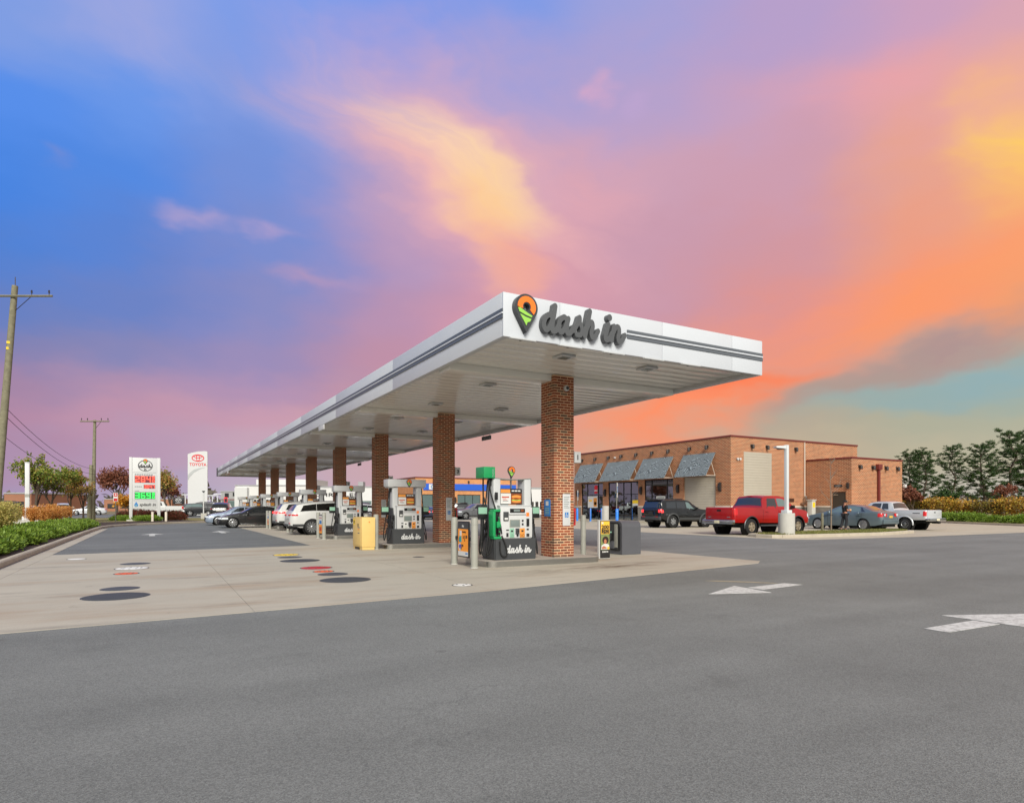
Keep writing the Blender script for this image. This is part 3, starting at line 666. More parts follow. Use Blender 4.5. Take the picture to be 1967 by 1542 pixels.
sheet('left_road', [(-16, -60), (-31, -60), (-31, 260), (-16, 260)], .135, 'asphalt_far')
# parking apron in front of the shop
pad = structure(bpy.data.objects.new('parking_apron', None)); COL.objects.link(pad)
cor = [(23.35, 19.5), (23.5, 17.9), (24.4, 17.05), (26.1, 16.85)]
slab([(23.35, 38), (23.35, 28), (31, 28), (31, 38)], 'concrete_pad', parent=pad); slab([(31, 28), (36.4, 28), (36.4, 38), (31, 38)], 'concrete_pad', parent=pad)
slab([(23.35, 28)]+cor+[(31, 16.3), (31, 28)], 'concrete_pad', parent=pad); slab([(31, 16.3), (41.5, 16.1), (41.5, 22.5), (31, 22.5)], 'concrete_pad', parent=pad); slab([(31, 22.5), (46, 22.5), (46, 28), (31, 28)], 'concrete_pad', parent=pad)
slab([(41.5, 16.1), (56, 16.3), (56, 22.5), (41.5, 22.5)], 'concrete_pad', parent=pad); slab([(46, 22.5), (64, 22.5), (66, 31), (56, 32), (56, 28), (46, 28)], 'concrete_pad', parent=pad)
slab([(23.35, 38), (31, 38), (31, 60), (23.35, 60)], 'concrete_pad', parent=pad); slab([(31, 38), (36.4, 38), (36.4, 60), (31, 60)], 'concrete_pad', parent=pad)
sw = structure(MB().prism([(36.4, 31.8), (45.3, 31.8), (45.3, 28.0), (56, 28.0), (56, 60), (36.4, 60)], -.05, .15).build('shop_sidewalk', M['concrete_pad']))
# planted island with a kerb
IS = [(23.95, 19.6), (23.95, 18.75), (24.3, 18.45), (26, 18.2), (31, 17.85), (35.1, 18.6), (36.0, 19.6), (35.6, 20.4), (30, 20.75), (24.6, 20.45), (24.15, 20.2), (23.95, 19.6)]
kerb_run('island_kerb', IS, label='pale worn kerb ringing the small grass island by the red truck', seg=2.4)
sheet('island_lawn', [(24.08+.02, 19.55), (24.1, 18.86), (24.42, 18.6), (26.05, 18.36), (31, 18.0), (34.95, 18.75), (35.8, 19.6), (35.5, 20.26), (30, 20.6), (24.7, 20.3), (24.3, 20.1)], .135, 'lawn')

# ---------------------------------------------------------------- painted arrows, tank covers, stains
def decal(name, label, cat, poly, z, m, group=None):
    c = (sum(p[0] for p in poly)/len(poly), sum(p[1] for p in poly)/len(poly))
    return tag(MB().prism([(x-c[0], y-c[1]) for x, y in poly], 0, .004).build(name, M[m], loc=(c[0], c[1], z)), label, cat, group)
def arrow(label, head, stem, z=.003):
    t = thing('painted_arrow', label, 'road marking', (0, 0, 0), group='white lane arrows')
    for n, p in (('arrow_head', head), ('arrow_stem', stem)): MB().prism(p, z, z+.004).build(n, M['marking'], t)
arrow('white painted arrow pointing left on the asphalt, before the canopy corner', [(7.71, 7.22), (8.73, 6.84), (8.9, 7.74)], [(8.92, 7.16), (10.1, 7.26), (10.0, 7.56), (8.9, 7.46)])
arrow('white painted arrow pointing right, cut by the right edge of the picture', [(8.80, 3.30), (8.80, 4.32), (9.95, 3.82)], [(7.68, 3.70), (8.74, 3.66), (8.74, 3.94), (7.68, 3.96)])
arrow('white painted arrow far off in the left lane, left of the pair', [(-.6, 36.2), (.35, 36.2), (-.1, 37.6)], [(-.25, 34.6), (.0, 34.6), (.0, 36.1), (-.25, 36.1)], .008)
arrow('white painted arrow far off in the left lane, right of the pair', [(2.7, 38.2), (3.65, 38.2), (3.2, 39.8)], [(3.05, 36.6), (3.3, 36.6), (3.3, 38.1), (3.05, 38.1)], .008)
tag(MB().add([(9.02, 8.6, .003), (9.3, 8.48, .003), (9.72, 8.02, .003), (9.95, 7.62, .003), (9.8, 7.66, .003), (9.5, 8.0, .003), (9.1, 8.42, .003)], [tuple(range(7))]).build('worn_paint', M['worn_paint']), 'faint worn yellow-white paint streak on the asphalt before the canopy', 'road marking')
def lid(name, label, x, y, r, m, rim=None, bolts=0):
    t = thing(name, label, 'manhole cover', (x, y, .0065), group='fuel tank covers in the concrete')
    MB().lathe([(r, -.004), (r, .004), (r-.012, .007), (0.001, .007)], 40, caps=False).build('cover', M[m], t, smooth=30)
    MB().lathe([(r+.028, -.004), (r+.028, .0015), (r+.004, .0025), (r+.004, -.004)], 40, caps=False).build('frame_ring', M['lid_grey'], t, smooth=30)
    if bolts:
        for k in range(bolts):
            a = 2*PI*k/bolts+.3; MB().lathe([(.022, .006), (.022, .011), (.001, .011)], 8, (math.cos(a)*r*.62, math.sin(a)*r*.62, 0), caps=False).build('bolt', M['lid_dark' if m == 'lid_white' else 'lid_grey'], t)
    return t
for a in (('largest dark round tank cover at the lower left of the concrete', -.53, 11.56, .44, 'lid_dark', 0), ('mid-grey round tank cover just behind the largest left cover', -.52, 12.63, .27, 'lid_grey', 0),
          ('orange round tank cover on the left concrete', -.52, 15.4, .21, 'lid_orange', 7), ('white bolted round cover behind the left orange one', -.46, 16.65, .32, 'lid_white', 9), ('small dark round cover farthest up the left row', -.42, 17.95, .3, 'lid_grey', 0), ('small plain white round cover near the left kerb', -1.82, 20.3, .2, 'lid_white', 0),
          ('large dark round tank cover in the right row, nearest', 3.16, 12.03, .45, 'lid_dark', 0), ('grey round cover directly behind the nearest right-row cover', 3.2, 13.17, .28, 'lid_grey', 0), ('orange bolted round cover in the right row', 3.16, 13.82, .2, 'lid_orange', 7), ('red bolted round cover in the right row', 3.2, 14.72, .33, 'lid_red', 9),
          ('large dark round cover behind the red one', 3.26, 16.87, .47, 'lid_dark', 0), ('small dark round cover before the yellow one', 3.24, 18.15, .3, 'lid_grey', 0), ('yellow bolted round cover at the far end of the right row', 3.3, 19.1, .34, 'lid_yellow', 9), ('small white round cap at the front edge of the concrete', 4.76, 10.2, .16, 'lid_white', 3), ('tiny dark round drain cover under the canopy edge', 6.37, 16.5, .14, 'lid_dark', 0)):
    lid('tank_cover', a[0], a[1], a[2], a[3], a[4], bolts=a[5])

# ---------------------------------------------------------------- fuel canopy
cx0, cx1, cy0, cy1, cz0, cz1 = 5.71, 12.96, 10.42, 73.5, 4.62, 5.455
can = thing('fuel_canopy', 'long white flat fuel canopy with grey stripe on brick columns', 'canopy', (cx0, cy0, 0))
def cb(name, m, x0, x1, y0, y1, z0, z1, bev=0, parent=can): return bx(name, M[m], parent, x0-cx0, x1-cx0, y0-cy0, y1-cy0, z0, z1, bev)
T = .07
xs = [cx0, 7.0, 9.7, 11.9, cx1]
for a, b in zip(xs, xs[1:]): cb('fascia_panel', 'fascia_white', a+.003, b-.003, cy0, cy0+T, cz0, cz1, .006)
ys = [cy0+T+.002]+[cy0+T+k*6.3 for k in range(1, 10)]+[cy1-T]
for a, b in zip(ys, ys[1:]):
    cb('fascia_panel', 'fascia_white', cx0, cx0+T, a+.003, b-.003, cz0, cz1, .006); cb('fascia_panel', 'fascia_white', cx1-T, cx1, a+.003, b-.003, cz0, cz1, .006)
cb('fascia_panel', 'fascia_white', cx0, cx1, cy1-T, cy1, cz0, cz1)
for (za, zb), m, pr in (((5.09, 5.145), 'stripe_grey', .02), ((4.965, 5.03), 'stripe_grey', .02), ((5.03, 5.044), 'black', .006), ((5.046, 5.078), 'fascia_white', .024)):
    nm = {'stripe_grey': 'stripe', 'black': 'stripe_groove', 'fascia_white': 'stripe_bead'}[m]
    cb(nm, m, cx0-pr, cx0-.001, cy0+.002, cy1-.01, za, zb); cb(nm, m, 8.70, cx1+.0, cy0-pr, cy0-.001, za, zb)
    cb(nm, m, cx1+.001, cx1+pr, cy0+.002, cy1-.01, za, zb)
cb('deck', 'white_panel', cx0+T, cx1-T, cy0+T, cy1-T, 4.80, 4.84)
# soffit: one pan after another, across the canopy
COLY = [13.16+7.3*k for k in range(8)]
panm = MB().box(0, cx1-cx0-2*T-.01, 0, .402, 0, .03, .003).mesh('soffit_panel', M['ceiling_white'], 40)
y = cy0+T+.01; n = 0
while y < cy1-T-.4:
    link('soffit_panel', panm, can, (T+.005, y-cy0, 4.72+random.uniform(-.0012, .0012))); y += .405
cb('edge_trim', 'white_panel', cx0+T+.001, cx0+T+.09, cy0+T, cy1-T, cz0+.012, 4.718); cb('edge_trim', 'white_panel', cx1-T-.09, cx1-T-.001, cy0+T, cy1-T, cz0+.012, 4.718)
for yc in COLY: cb('cross_beam', 'ceiling_white', cx0+T+.1, cx1-T-.1, yc+.12, yc+.74, 4.56, 4.718, .006)
def canopy_lights():
    for i in range(17):
        for x in (7.83, 10.23):
            y = 11.5+3.65*i
            o = bx('light_housing', M['white_panel'], can, x-.19-cx0, x+.19-cx0, y-.19-cy0, y+.19-cy0, 4.67, 4.715, .02)
            bx('light_lens', M['lcd'], o, x-.11-cx0, x+.11-cx0, y-.11-cy0, y+.11-cy0, 4.662, 4.669, .003)
canopy_lights()
for a, b in ((5.83, 6.39), (6.93, 7.48), (8.02, 8.58), (9.12, 9.68), (10.22, 10.78)): # slim light bars under the front edge
    o = cb('light_bar', 'white_panel', a, b, cy0-.09, cy0-.02, 4.575, 4.605, .008); cb('bar_bracket', 'dark_metal', (a+b)/2-.02, (a+b)/2+.02, cy0-.03, cy0+.05, 4.585, 4.619, parent=o)
cb('corner_cap', 'charcoal', cx0-.05, cx0+.02, cy1-.9, cy1+.03, cz0-.02, cz1+.02)
# raised lettering and emblem on the front fascia
sg = thing('canopy_lettering', 'raised grey brush lettering dash in on the white canopy front', 'sign', (7.55, cy0-.06, 4.80)); wm = word_mesh(2.1, .12, M['letter_grey'])
link('lettering', place(wm, Matrix.Diagonal((1, 1, 1.16, 1))), sg)
pn = thing('canopy_emblem', 'raised map-pin emblem, orange and green, at the canopy corner', 'sign', (6.15, cy0-.065, 5.195)); pin_parts(.735, .13, pn, (0, 0, 0))
# hanging plates along the edges
for i, (x, y, l) in enumerate(((12.98, 25.25, 'dark edge-on plate hanging under the far canopy edge, beside the second brick column'), (12.98, 45.5, 'small dark plate hanging under the far canopy edge, far back'), (5.68, 25.2, 'white plate hanging under the left canopy edge'), (5.68, 62, 'small white plate hanging near the far end of the left canopy edge'))):
    t = thing('hanging_plate', l, 'plate', (x, y, 0), group='plates under the canopy edge'); bx('plate', M['white' if x < 9 else 'stripe_grey'], t, -.015, .015, -.45, .45, 4.40, 4.585, .004)
    for s in (-.3, .3): bx('hanger', M['steel'], t, -.006, .006, s-.01, s+.01, 4.57, 4.63)

# ---------------------------------------------------------------- brick columns, islands
ORD = ['nearest', 'second', 'third', 'fourth', 'fifth', 'sixth', 'seventh', 'eighth']
CW = .6; BH, BJ = .0505, .0172
def brick_list(side_vis=None):
    """(x0,x1,y0,y1,z0,z1, visible) of every brick round a column whose near corner is (0,0)"""
    L = []; n = int((4.70-.14)/(BH+BJ)); D = .09
    for k in range(n):
        z0 = .145+k*(BH+BJ); z1 = z0+BH
        for side in range(4):
            full = (k % 2 == 0) == (side in (0, 2))
            a0, a1, q = (0, CW, 3) if full else (D+BJ, CW-D-BJ, 2)
            w = (a1-a0-BJ*(q-1))/q
            for j in range(q):
                a = a0+j*(w+BJ); b = a+w; e = random.uniform(-.002, .002)
                if side == 0: L.append((a, b, -e, D, z0, z1, 0))
                elif side == 2: L.append((a, b, CW-D, CW+e, z0, z1, 2))
                elif side == 3: L.append((-e, D, a, b, z0, z1, 3))
                else: L.append((CW-D, CW+e, a, b, z0, z1, 1))
    return L
def column(i):
    yc = COLY[i]; t = thing('brick_column', f'{ORD[i]} square brick column under the canopy', 'column', (8.66, yc, 0), group='brick columns of the canopy')
    MB().box(.004, CW-.004, .004, CW-.004, .14, 4.70).build('mortar_core', M['mortar'], t)
    rest = MB(); cnt = 0; cache = {}
    for b in brick_list():
        if i == 0 and b[6] in (0, 3) and cnt < 300:
            key = (round(b[1]-b[0], 3), round(b[3]-b[2], 2))
            if key not in cache: cache[key] = MB().box(0, b[1]-b[0], 0, b[3]-b[2], 0, BH).mesh('brick', M['brick_unit'])
            link('brick', cache[key], t, (b[0], b[2], b[4])); cnt += 1
        else: rest.box(*b[:6])
    stuff(rest.build('brickwork', M['brick_units'], t))
for i in range(8): column(i)
def island(i):
    yc = COLY[i]+.3; t = thing('pump_island', f'low concrete pump island with rounded steel edge, {ORD[i]} row', 'island', (8.2, yc, 0), group='pump islands')
    P = rrect(-1.6, 1.68, -.69, .69, .26, 6); Q = rrect(-1.575, 1.655, -.665, .665, .24, 6)
    MB().prism(Q, .0, .141).build('island_top', M['island_top'], t)
    n = len(P); vs = [(x, y, z) for pl, z in ((P, .0), (P, .138), (Q, .1385)) for x, y in pl]
    MB().add(vs, [(k*n+j, k*n+(j+1) % n, (k+1)*n+(j+1) % n, (k+1)*n+j) for k in range(2) for j in range(n)]).build('steel_edge', M['steel'], t, smooth=40)
for i in range(8): island(i)

# ---------------------------------------------------------------- fuel pumps
def burger_poster(parent, x0, x1, z0, z1, y, full=True):
    """topper advert: white menu field, burger on brown, dark strip; printed layers a hair apart"""
    w, h = x1-x0, z1-z0; fr = bx('poster_board', M['black'], parent, x0-.015, x1+.015, y, y+.03, z0-.015, z1+.015, .01)
    L = lambda m, a, b, c, d, k: bx('print', M[m], fr, x0+w*a, x0+w*b, y-.002*k, y-.0005, z0+h*c, z0+h*d)
    L('poster_white', 0, .48, 0, .72, 1); L('brown', .48, 1, 0, .72, 1); L('bun', 0, .45, .75, 1, 1); L('ink', .45, 1, .75, 1, 1); L('meat', .05, .4, .42, .5, 2)
    for a, b, m in ((.38, .60, 'bun'), (.30, .40, 'meat'), (.24, .31, 'lime'), (.10, .24, 'bun')):
        link('print', shape_mesh([ell(x0+w*.74, z0+h*(a+b)/2, w*.23, h*(b-a)/2+.004, 24)], .001, M[m]), fr, (0, y-.0045, 0))
    for k in range(3): L('poster_white', .52+.15*k, .64+.15*k, .85, .94, 2)
    for k in range(3): L('meat' if k else 'ink', .1, .36-.05*k, .18+.08*k, .21+.08*k, 2)
def hose(parent, path, r=.017): return MB().tube(catmull_v(path), r, 8).build('hose', M['rubber'], parent, smooth=60)
def catmull_v(P, n=6): return [tuple(q) for q in catmull(P, n)]
def nozzle(parent, x, y, z, m='black', s=1):
    b = MB(); b.box(x-.05, x+.05, y-.05, y+.03, z-.02, z+.13, .02); b.tube([(x, y-.03, z), (x, y-.05, z-.1), (x, y-.02, z-.2)], [.028, .03, .02], 8); b.tube([(x, y, z+.1), (x, y-.06, z+.17), (x, y-.03, z+.23)], .022, 8)
    return b.build('nozzle', M[m], parent, smooth=50)
def make_pump(i, first=False):
    yc = COLY[i]+.22; t = thing('fuel_pump', '', 'fuel pump', (7.5, yc, .141), group='fuel pumps under the canopy')
    hw, hd = .55, .33
    base = MB(); base.prism([(-hd-.0, 0), (hd, 0), (hd+.0, .5), (-hd, .5)], -hw, hw, 'x').build('base', M['charcoal'], t)
    for s in (-1, 1): bx('base_end', M['charcoal'], t, s*hw, s*(hw+.02), -hd+.02, hd-.02, .02, .52, .008)
    for f in (-1, 1):
        w = link('lettering', place(word_mesh(.70, .012, M['white']), Matrix.Diagonal((1, 1, 1.12, 1))), t, (f*-.06+.02, f*(hd+.008), .16))
        if f > 0: w.rotation_euler = (0, 0, PI)
    # flanks taper from base to uprights
    for s in (-1, 1):
        MB().prism([(-hd+.03, .5), (hd-.03, .5), (.17, 1.22), (-.17, 1.22)], s*(hw-.02), s*(hw-.06), 'x').build('flank', M['charcoal'], t)
        bx('upright', M['white_panel'], t, s*.33, s*.52, -.17, .17, .502, 1.93, .02)
    cab = MB().prism([(-hd+.01, .504), (hd-.01, .504), (hd-.04, 1.27), (-hd+.04, 1.27)], -.41, .44, 'x').build('cabinet', M['white_panel'], t)
    bx('cabinet_top', M['white_panel'], t, -.43, .46, -.30, .30, 1.272, 1.30, .01)
    for f in (-1, 1):
        q = bx('front_panel', M['white'], t, -.42, .45, f*(hd+.012), f*(hd-.045), .52, 1.25, .012)
        y = f*(hd+.013); P = lambda nm, m, x0, x1, z0, z1, d=.006: bx(nm, M[m], q, f*-x0, f*-x1, y, y+f*d, z0, z1, .002)
        P('price_display', 'black_gloss', -.17, .24, 1.12, 1.215, .012); P('price_digits', 'lcd', -.07, .1, 1.14, 1.195, .014); P('price_digits', 'brown', .12, .21, 1.14, 1.195, .014)
        P('display_hood', 'white_panel', -.2, .27, 1.075, 1.105, .03)
        P('screen_frame', 'bollard_grey', -.18, .11, .77, .955); P('screen', 'lcd', -.16, .09, .785, .94, .009)
        for k in range(2): P('badge', 'ink', .155, .205, .90-.085*k, .95-.085*k)
        P('card_reader', 'black', .285, .355, .79, .975, .02); P('badge', 'orange', .28, .36, 1.03, 1.12); P('badge', 'ink', .29, .35, .695, .735); P('badge', 'ink', .285, .36, .545, .615, .015)
        P('keypad', 'plastic_trim', -.35, -.22, .93, 1.14, .03); P('receipt_slot', 'poster_white', -.33, -.24, .95, 1.0, .034)
        P('grade_label', 'mint' if first and f < 0 else 'poster_white', -.18, -.05, .525, .75, .004)
        P('grade_label', 'charcoal', -.02, .09, .60, .745, .004); P('grade_label', 'bun', .10, .24, .525, .745, .004); P('badge', 'ink', -.27, -.21, .545, .64); P('badge', 'ink', -.275, -.2, .69, .72)
        for x in (-.115, .035, .12, .195):
            MB().lathe([(.03, 0), (.03, .014), (.001, .014)], 12, (f*-x, 0, .575), 'y', caps=False).build('grade_button', M['black' if x > -.1 else 'green'], q).location = (0, y if f > 0 else y-.014, 0)
        for x in (-.115, .06, .17): P('octane_print', 'ink', x-.03, x+.03, .66, .70, .008)
        burger_poster(t, -.30, .28, 1.33, 1.68, f*.12-(.03 if f > 0 else 0)) if f < 0 else bx('poster_board', M['poster_white'], t, -.30, .28, .12, .15, 1.33, 1.68)
    # hoses and nozzles on both ends
    for s in (-1, 1):
        if not (first and s < 0):
            bx('nozzle_boot', M['black'], t, s*.46, s*.58, -.24, -.06, .55, .98, .02); nozzle(t, s*.54, -.20, .72)
        hose(t, [(s*.56, -.05, 1.9), (s*.60, -.06, 1.4), (s*.62, -.12, .8), (s*.70, -.16, .3), (s*.68, -.2, .12), (s*.62, -.24, .3), (s*.55, -.22, .6)])
        nozzle(t, s*.56, .2, .72); hose(t, [(s*.56, .05, 1.9), (s*.62, .08, 1.2), (s*.72, .16, .4), (s*.68, .2, .12), (s*.58, .22, .55)])
        k = bx('side_display', M['black'], t, s*.60, s*.86, -.02, .01, .98, 1.26, .008); bx('side_screen', M['mint'], k, s*.615, s*.845, -.024, -.021, 1.09, 1.245); bx('side_bracket', M['black'], t, s*.54, s*.62, -.01, .005, 1.2, 1.235)
        bx('hose_clip', M['black'], t, s*.52, s*.585, -.08, -.02, 1.76, 1.93, .01)
    if not first:
        bx('header', M['white_panel'], t, -.70, .66, -.24, .24, 1.935, 2.19, .015)
        for s in (-1, 1): bx('header_end', M['white_panel'], t, -.66 if s < 0 else .47, -.50 if s < 0 else .62, -.2, .2, 1.90, 1.934)
        pin_parts(.27, .03, t, (.04, -.257, 2.10))
    else:
        rail = MB()
        for k in range(12):
            a, b = -.53+k*.0883, -.53+(k+1)*.0883; f = lambda x: 1.935+.0-.03*(1-(x/.53)**2)
            rail.add([(a, -.17, f(a)), (b, -.17, f(b)), (b, .17, f(b)), (a, .17, f(a)), (a, -.17, f(a)+.02), (b, -.17, f(b)+.02), (b, .17, f(b)+.02), (a, .17, f(a)+.02)], ((0, 1, 5, 4), (3, 2, 6, 7), (4, 5, 6, 7), (0, 3, 2, 1)))
        rail.build('top_rail', M['lcd'], t); bx('emblem_post', M['aluminium'], t, .03, .06, -.02, .01, 1.68, 2.0); pin_parts(.30, .03, t, (.045, -.03, 2.14))
        g = bx('diesel_header', M['green'], t, -.80, -.50, -.22, .22, 1.935, 2.20, .015); 
        dm = text_mesh('DIESEL', .07, .004, M['mint']); link('diesel_lettering', place(dm, Matrix.Rotation(R(-90), 4, 'Y')), g, (-.535, -.225, 2.065))
        gb = MB(); gb.box(-.60, -.42, -.345, -.10, 1.14, 1.20, .015); gb.box(-.62, -.55, -.34, -.10, .56, 1.15, .015); gb.box(-.60, -.40, -.35, -.12, .50, .56, .015); gb.build('diesel_holster', M['green'], t, smooth=40)
        bx('holster_back', M['black'], t, -.56, -.42, -.28, -.1, .56, 1.14); nozzle(t, -.47, -.31, .78, 'green'); bx('nozzle_guard', M['black'], t, -.50, -.44, -.38, -.29, .60, .74, .02)
        hose(t, [(-.60, -.1, 1.93), (-.58, -.14, 1.6), (-.50, -.24, 1.2), (-.43, -.32, .9), (-.40, -.36, .62)]); hose(t, [(-.40, -.36, .58), (-.30, -.37, .35), (-.27, -.38, .14), (-.34, -.38, .08), (-.43, -.37, .16), (-.45, -.36, .45)])
        hose(t, [(-.66, .1, 1.93), (-.66, .1, 1.2), (-.76, .0, .6), (-.78, -.06, .2), (-.70, -.1, .1), (-.62, -.12, .3), (-.6, -.1, .7)], .02); bx('hose_tag', M['black'], t, -.53, -.45, -.27, -.24, 1.42, 1.60, .01)
        bx('squeegee_tube', M['black'], t, -.74, -.66, .02, .1, .45, 1.0, .02)
    return t
p1 = make_pump(0, True); p1['label'] = 'nearest fuel pump with green diesel header and pin emblem on a post'
p2 = make_pump(1); p2['label'] = 'second fuel pump from the camera, white header and burger advert'
for i in range(2, 8): dup(p2, (7.5, COLY[i]+.22, .141), label=f'{ORD[i]} fuel pump from the camera, white header over charcoal base')

# ---------------------------------------------------------------- bollards, poster frames, island furniture
def bollard(x, y, h, label, m='bollard_grey', r=.078, cap=None, grp='grey pipe bollards'):
    t = thing('bollard', label, 'bollard', (x, y, .012), group=grp)
    MB().lathe([(r, 0), (r, h-.03), (r*.9, h-.008), (r*.5, h), (.001, h+.002)], 20, caps=False).build('sleeve', M[m], t, smooth=40)
    MB().lathe([(r+.012, 0), (r+.012, .012), (r, .02)], 20, caps=False).build('foot_ring', M['precast'], t)
    for z in (h-.16, h*.48): MB().lathe([(r+.0015, z), (r+.004, z+.004), (r+.0015, z+.008)], 20, caps=False).build('sleeve_seam', M[cap or m], t)
def poster_frame(i, yc):
    t = thing('bollard_poster', f'black framed poster clamped between the two bollards of the {ORD[i]} pump row', 'poster', (6.30, yc, 0), group='posters between bollards')
    bx('frame', M['frame_black'], t, -.035, .0, -.30, .30, .22, 1.06, .01); P = lambda m, a, b, c, d, k=1: bx('print', M[m], t, -.036-.0015*k, -.0355, a, b, c, d)
    for s in (-1, 1): bx('clamp', M['black'], t, -.02, .03, s*.30, s*.50, .62, .70, .008)
    if i == 0:
        P('charcoal', -.27, .27, .88, 1.03); P('poster_orange', -.27, .27, .36, .88); P('poster_white', -.27, .27, .25, .36); P('sign_blue', -.25, -.13, .30, .33, 2)
        for txt, sz, yy, zz, m in (('Mix', .07, 0, .925, 'poster_white'), ('Refreshing', .045, -.06, .80, 'ink'), ('1', .19, -.10, .60, 'ink'), ('$', .09, -.02, .66, 'ink'), ('50', .09, -.19, .67, 'ink'), ('3', .17, .10, .405, 'ink'), ('$', .08, .17, .46, 'ink'), ('99', .08, .02, .46, 'ink')):
            link('print', place(text_mesh(txt, sz, .001, M[m], bold=.004), Matrix.Rotation(R(-90), 4, 'Z')), t, (-.0405, yy, zz))
        P('poster_white', .08, .18, .72, .84, 2); P('teal', .08, .21, .57, .71, 2); P('ink', .21, .235, .57, .68, 2)
        link('print', place(shape_mesh([ell(-.16, .46, .085, .085, 24)], .001, M['poster_white']), Matrix.Rotation(R(-90), 4, 'Z')), t, (-.0405, 0, 0)); link('print', place(shape_mesh([ell(-.16, .47, .06, .05, 20)], .001, M['purple']), Matrix.Rotation(R(-90), 4, 'Z')), t, (-.042, 0, 0))
    else:
        P('poster_white', -.27, .27, .62, 1.02); P('sign_blue', -.2, .2, .66, .8, 2); P('meat', -.22, .22, .9, .93, 2); P('poster_orange', -.27, .27, .25, .62); P('meat', -.2, .2, .34, .52, 2)
for i in range(8):
    yc = COLY[i]+.22
    bollard(6.29, yc-.55, 1.14, f'grey bollard at the left end of the {ORD[i]} pump island, near side', r=.082); bollard(6.29, yc+.55, 1.14, f'grey bollard at the left end of the {ORD[i]} pump island, far side')
    if i != 1: poster_frame(i, yc)
bollard(10.42, 14.35, 1.16, 'tall grey bollard to the right of the nearest brick column', r=.075)
# notice plates and boxes fixed to the columns
def column_fittings(i):
    y = COLY[i]
    n = thing('notice_plate', f'tall white notice with a blue wheelchair sign on the {ORD[i]} brick column', 'sign', (9.03, y-.004, 0), group='notices on the columns')
    bx('plate', M['white'], n, -.115, .115, -.012, 0, .92, 1.72, .004); bx('print', M['sign_blue'], n, -.055, .055, -.0145, -.0125, 1.13, 1.26)
    for k in range(7): bx('print', M['lcd'], n, -.085, .085-.02*(k % 3), -.0135, -.0125, 1.64-.045*k, 1.655-.045*k)
    if i < 2:
        w = [([(-.012, 1.235)], .012), ([(-.010, 1.22), (-.002, 1.185), (.022, 1.185), (.03, 1.155)], .006), ([(-.02, 1.19), (-.032, 1.165), (-.012, 1.148), (.01, 1.16)], .005)]
        link('print', shape_mesh(brush_loops(w, .003), .001, M['white']), n, (0, -.0155, 0))
    b = thing('number_box', f'white pump number box on the right side of the {ORD[i]} brick column', 'sign', (9.27, y+.1, 0), group='pump number boxes')
    bx('box', M['white'], b, .005, .2, -.12, .12, 2.52, 2.80, .008); bx('bracket', M['steel'], b, -.005, .05, -.03, .03, 2.79, 2.83)
    if i < 4: link('number', text_mesh(str(i*2+1), .17, .003, M['ink'], bold=.006), b, (.1, -.124, 2.60))
    c = thing('extinguisher_cabinet', f'red fire extinguisher cabinet on the right side of the {ORD[i]} brick column', 'cabinet', (9.265, y+.28, 0), group='red cabinets on the columns')
    bx('case', M['red'], c, 0, .17, -.12, .12, .92, 1.36, .01); bx('door', M['red'], c, .02, .15, -.13, -.121, .96, 1.32, .004); bx('glass', M['car_glass'], c, .05, .12, -.134, -.131, 1.0, 1.28)
for i in range(5): column_fittings(i)
bp = thing('blue_placard', 'blue placard on the left face of the nearest brick column', 'sign', (8.655, 13.45, 0)); bx('plate', M['sign_blue'], bp, -.012, 0, -.14, .14, 1.16, 1.58, .004); bx('print', M['poster_white'], bp, -.0145, -.0125, -.06, .06, 1.43, 1.54)
for k in range(4): bx('print', M['mint'], bp, -.0145, -.0125, -.09, .09, 1.22+.045*k, 1.235+.045*k)
cm = thing('security_camera', 'small white dome camera near the top of the nearest brick column', 'camera', (9.02, 13.155, 4.38)); MB().lathe([(.075, 0), (.075, -.03), (.06, -.06), (.05, -.065)], 16, axis='y').build('housing', M['white'], cm, smooth=40)
MB().lathe([(.045, -.06), (.04, -.085), (.02, -.1), (.001, -.102)], 16, axis='y', caps=False).build('lens', M['black_gloss'], cm, smooth=60)
# display stand, bin, yellow locker
ds = thing('display_stand', 'slim yellow and black standing poster, 200 bonus points, beside the grey bin', 'sign', (10.47, 13.44, .012)); bx('case', M['poster_white'], ds, -.18, .18, -.0, .10, .0, 1.03, .015); bx('panel', M['ink'], ds, -.165, .165, -.012, -.001, .02, 1.02, .004)
P = lambda m, a, b, c, d, k=1: bx('print', M[m], ds, a, b, -.012-.0015*k, -.0125, c, d)
P('poster_yellow', -.145, .145, .66, 1.0); P('leafy', -.145, .145, .24, .66); P('poster_white', -.12, -.06, .93, .98, 2)
for txt, sz, zz in (('200', .135, .80), ('BONUS', .072, .735), ('POINTS', .072, .675)): link('print', text_mesh(txt, sz, .001, M['ink'], bold=.006, width=.25), ds, (0, -.0165, zz))
link('print', text_mesh('DASH IN', .05, .001, M['poster_white'], bold=.003, width=.2), ds, (0, -.0145, .17))
for lp, m, k in ((ell(.01, .50, .105, .10, 24), 'hair', 1), (ell(.0, .46, .045, .062, 20), 'skin', 2), ([(-.14, .25), (-.12, .36), (-.03, .40), (.06, .40), (.13, .37), (.14, .25)], 'poster_white', 1), ([(-.13, .30), (-.05, .345), (.05, .30), (.04, .27), (-.1, .26)], 'skin', 3), (ell(.1, .285, .04, .04, 16), 'poster_yellow', 4)):
    link('print', shape_mesh([lp], .001, M[m]), ds, (0, -.015-.0015*k, 0))
bn = thing('litter_bin', 'dark grey plastic service bin with a rounded top under the canopy edge', 'bin', (11.75, 14.28, .012))
prof = [(0, 0), (.82, 0), (.82, .8), (.80, .90), (.72, .97), (.10, .97), (.02, .90), (0, .8)]
MB().prism([(y, z) for y, z in prof], .0, .70, 'x').build('body', M['bin_grey'], bn)
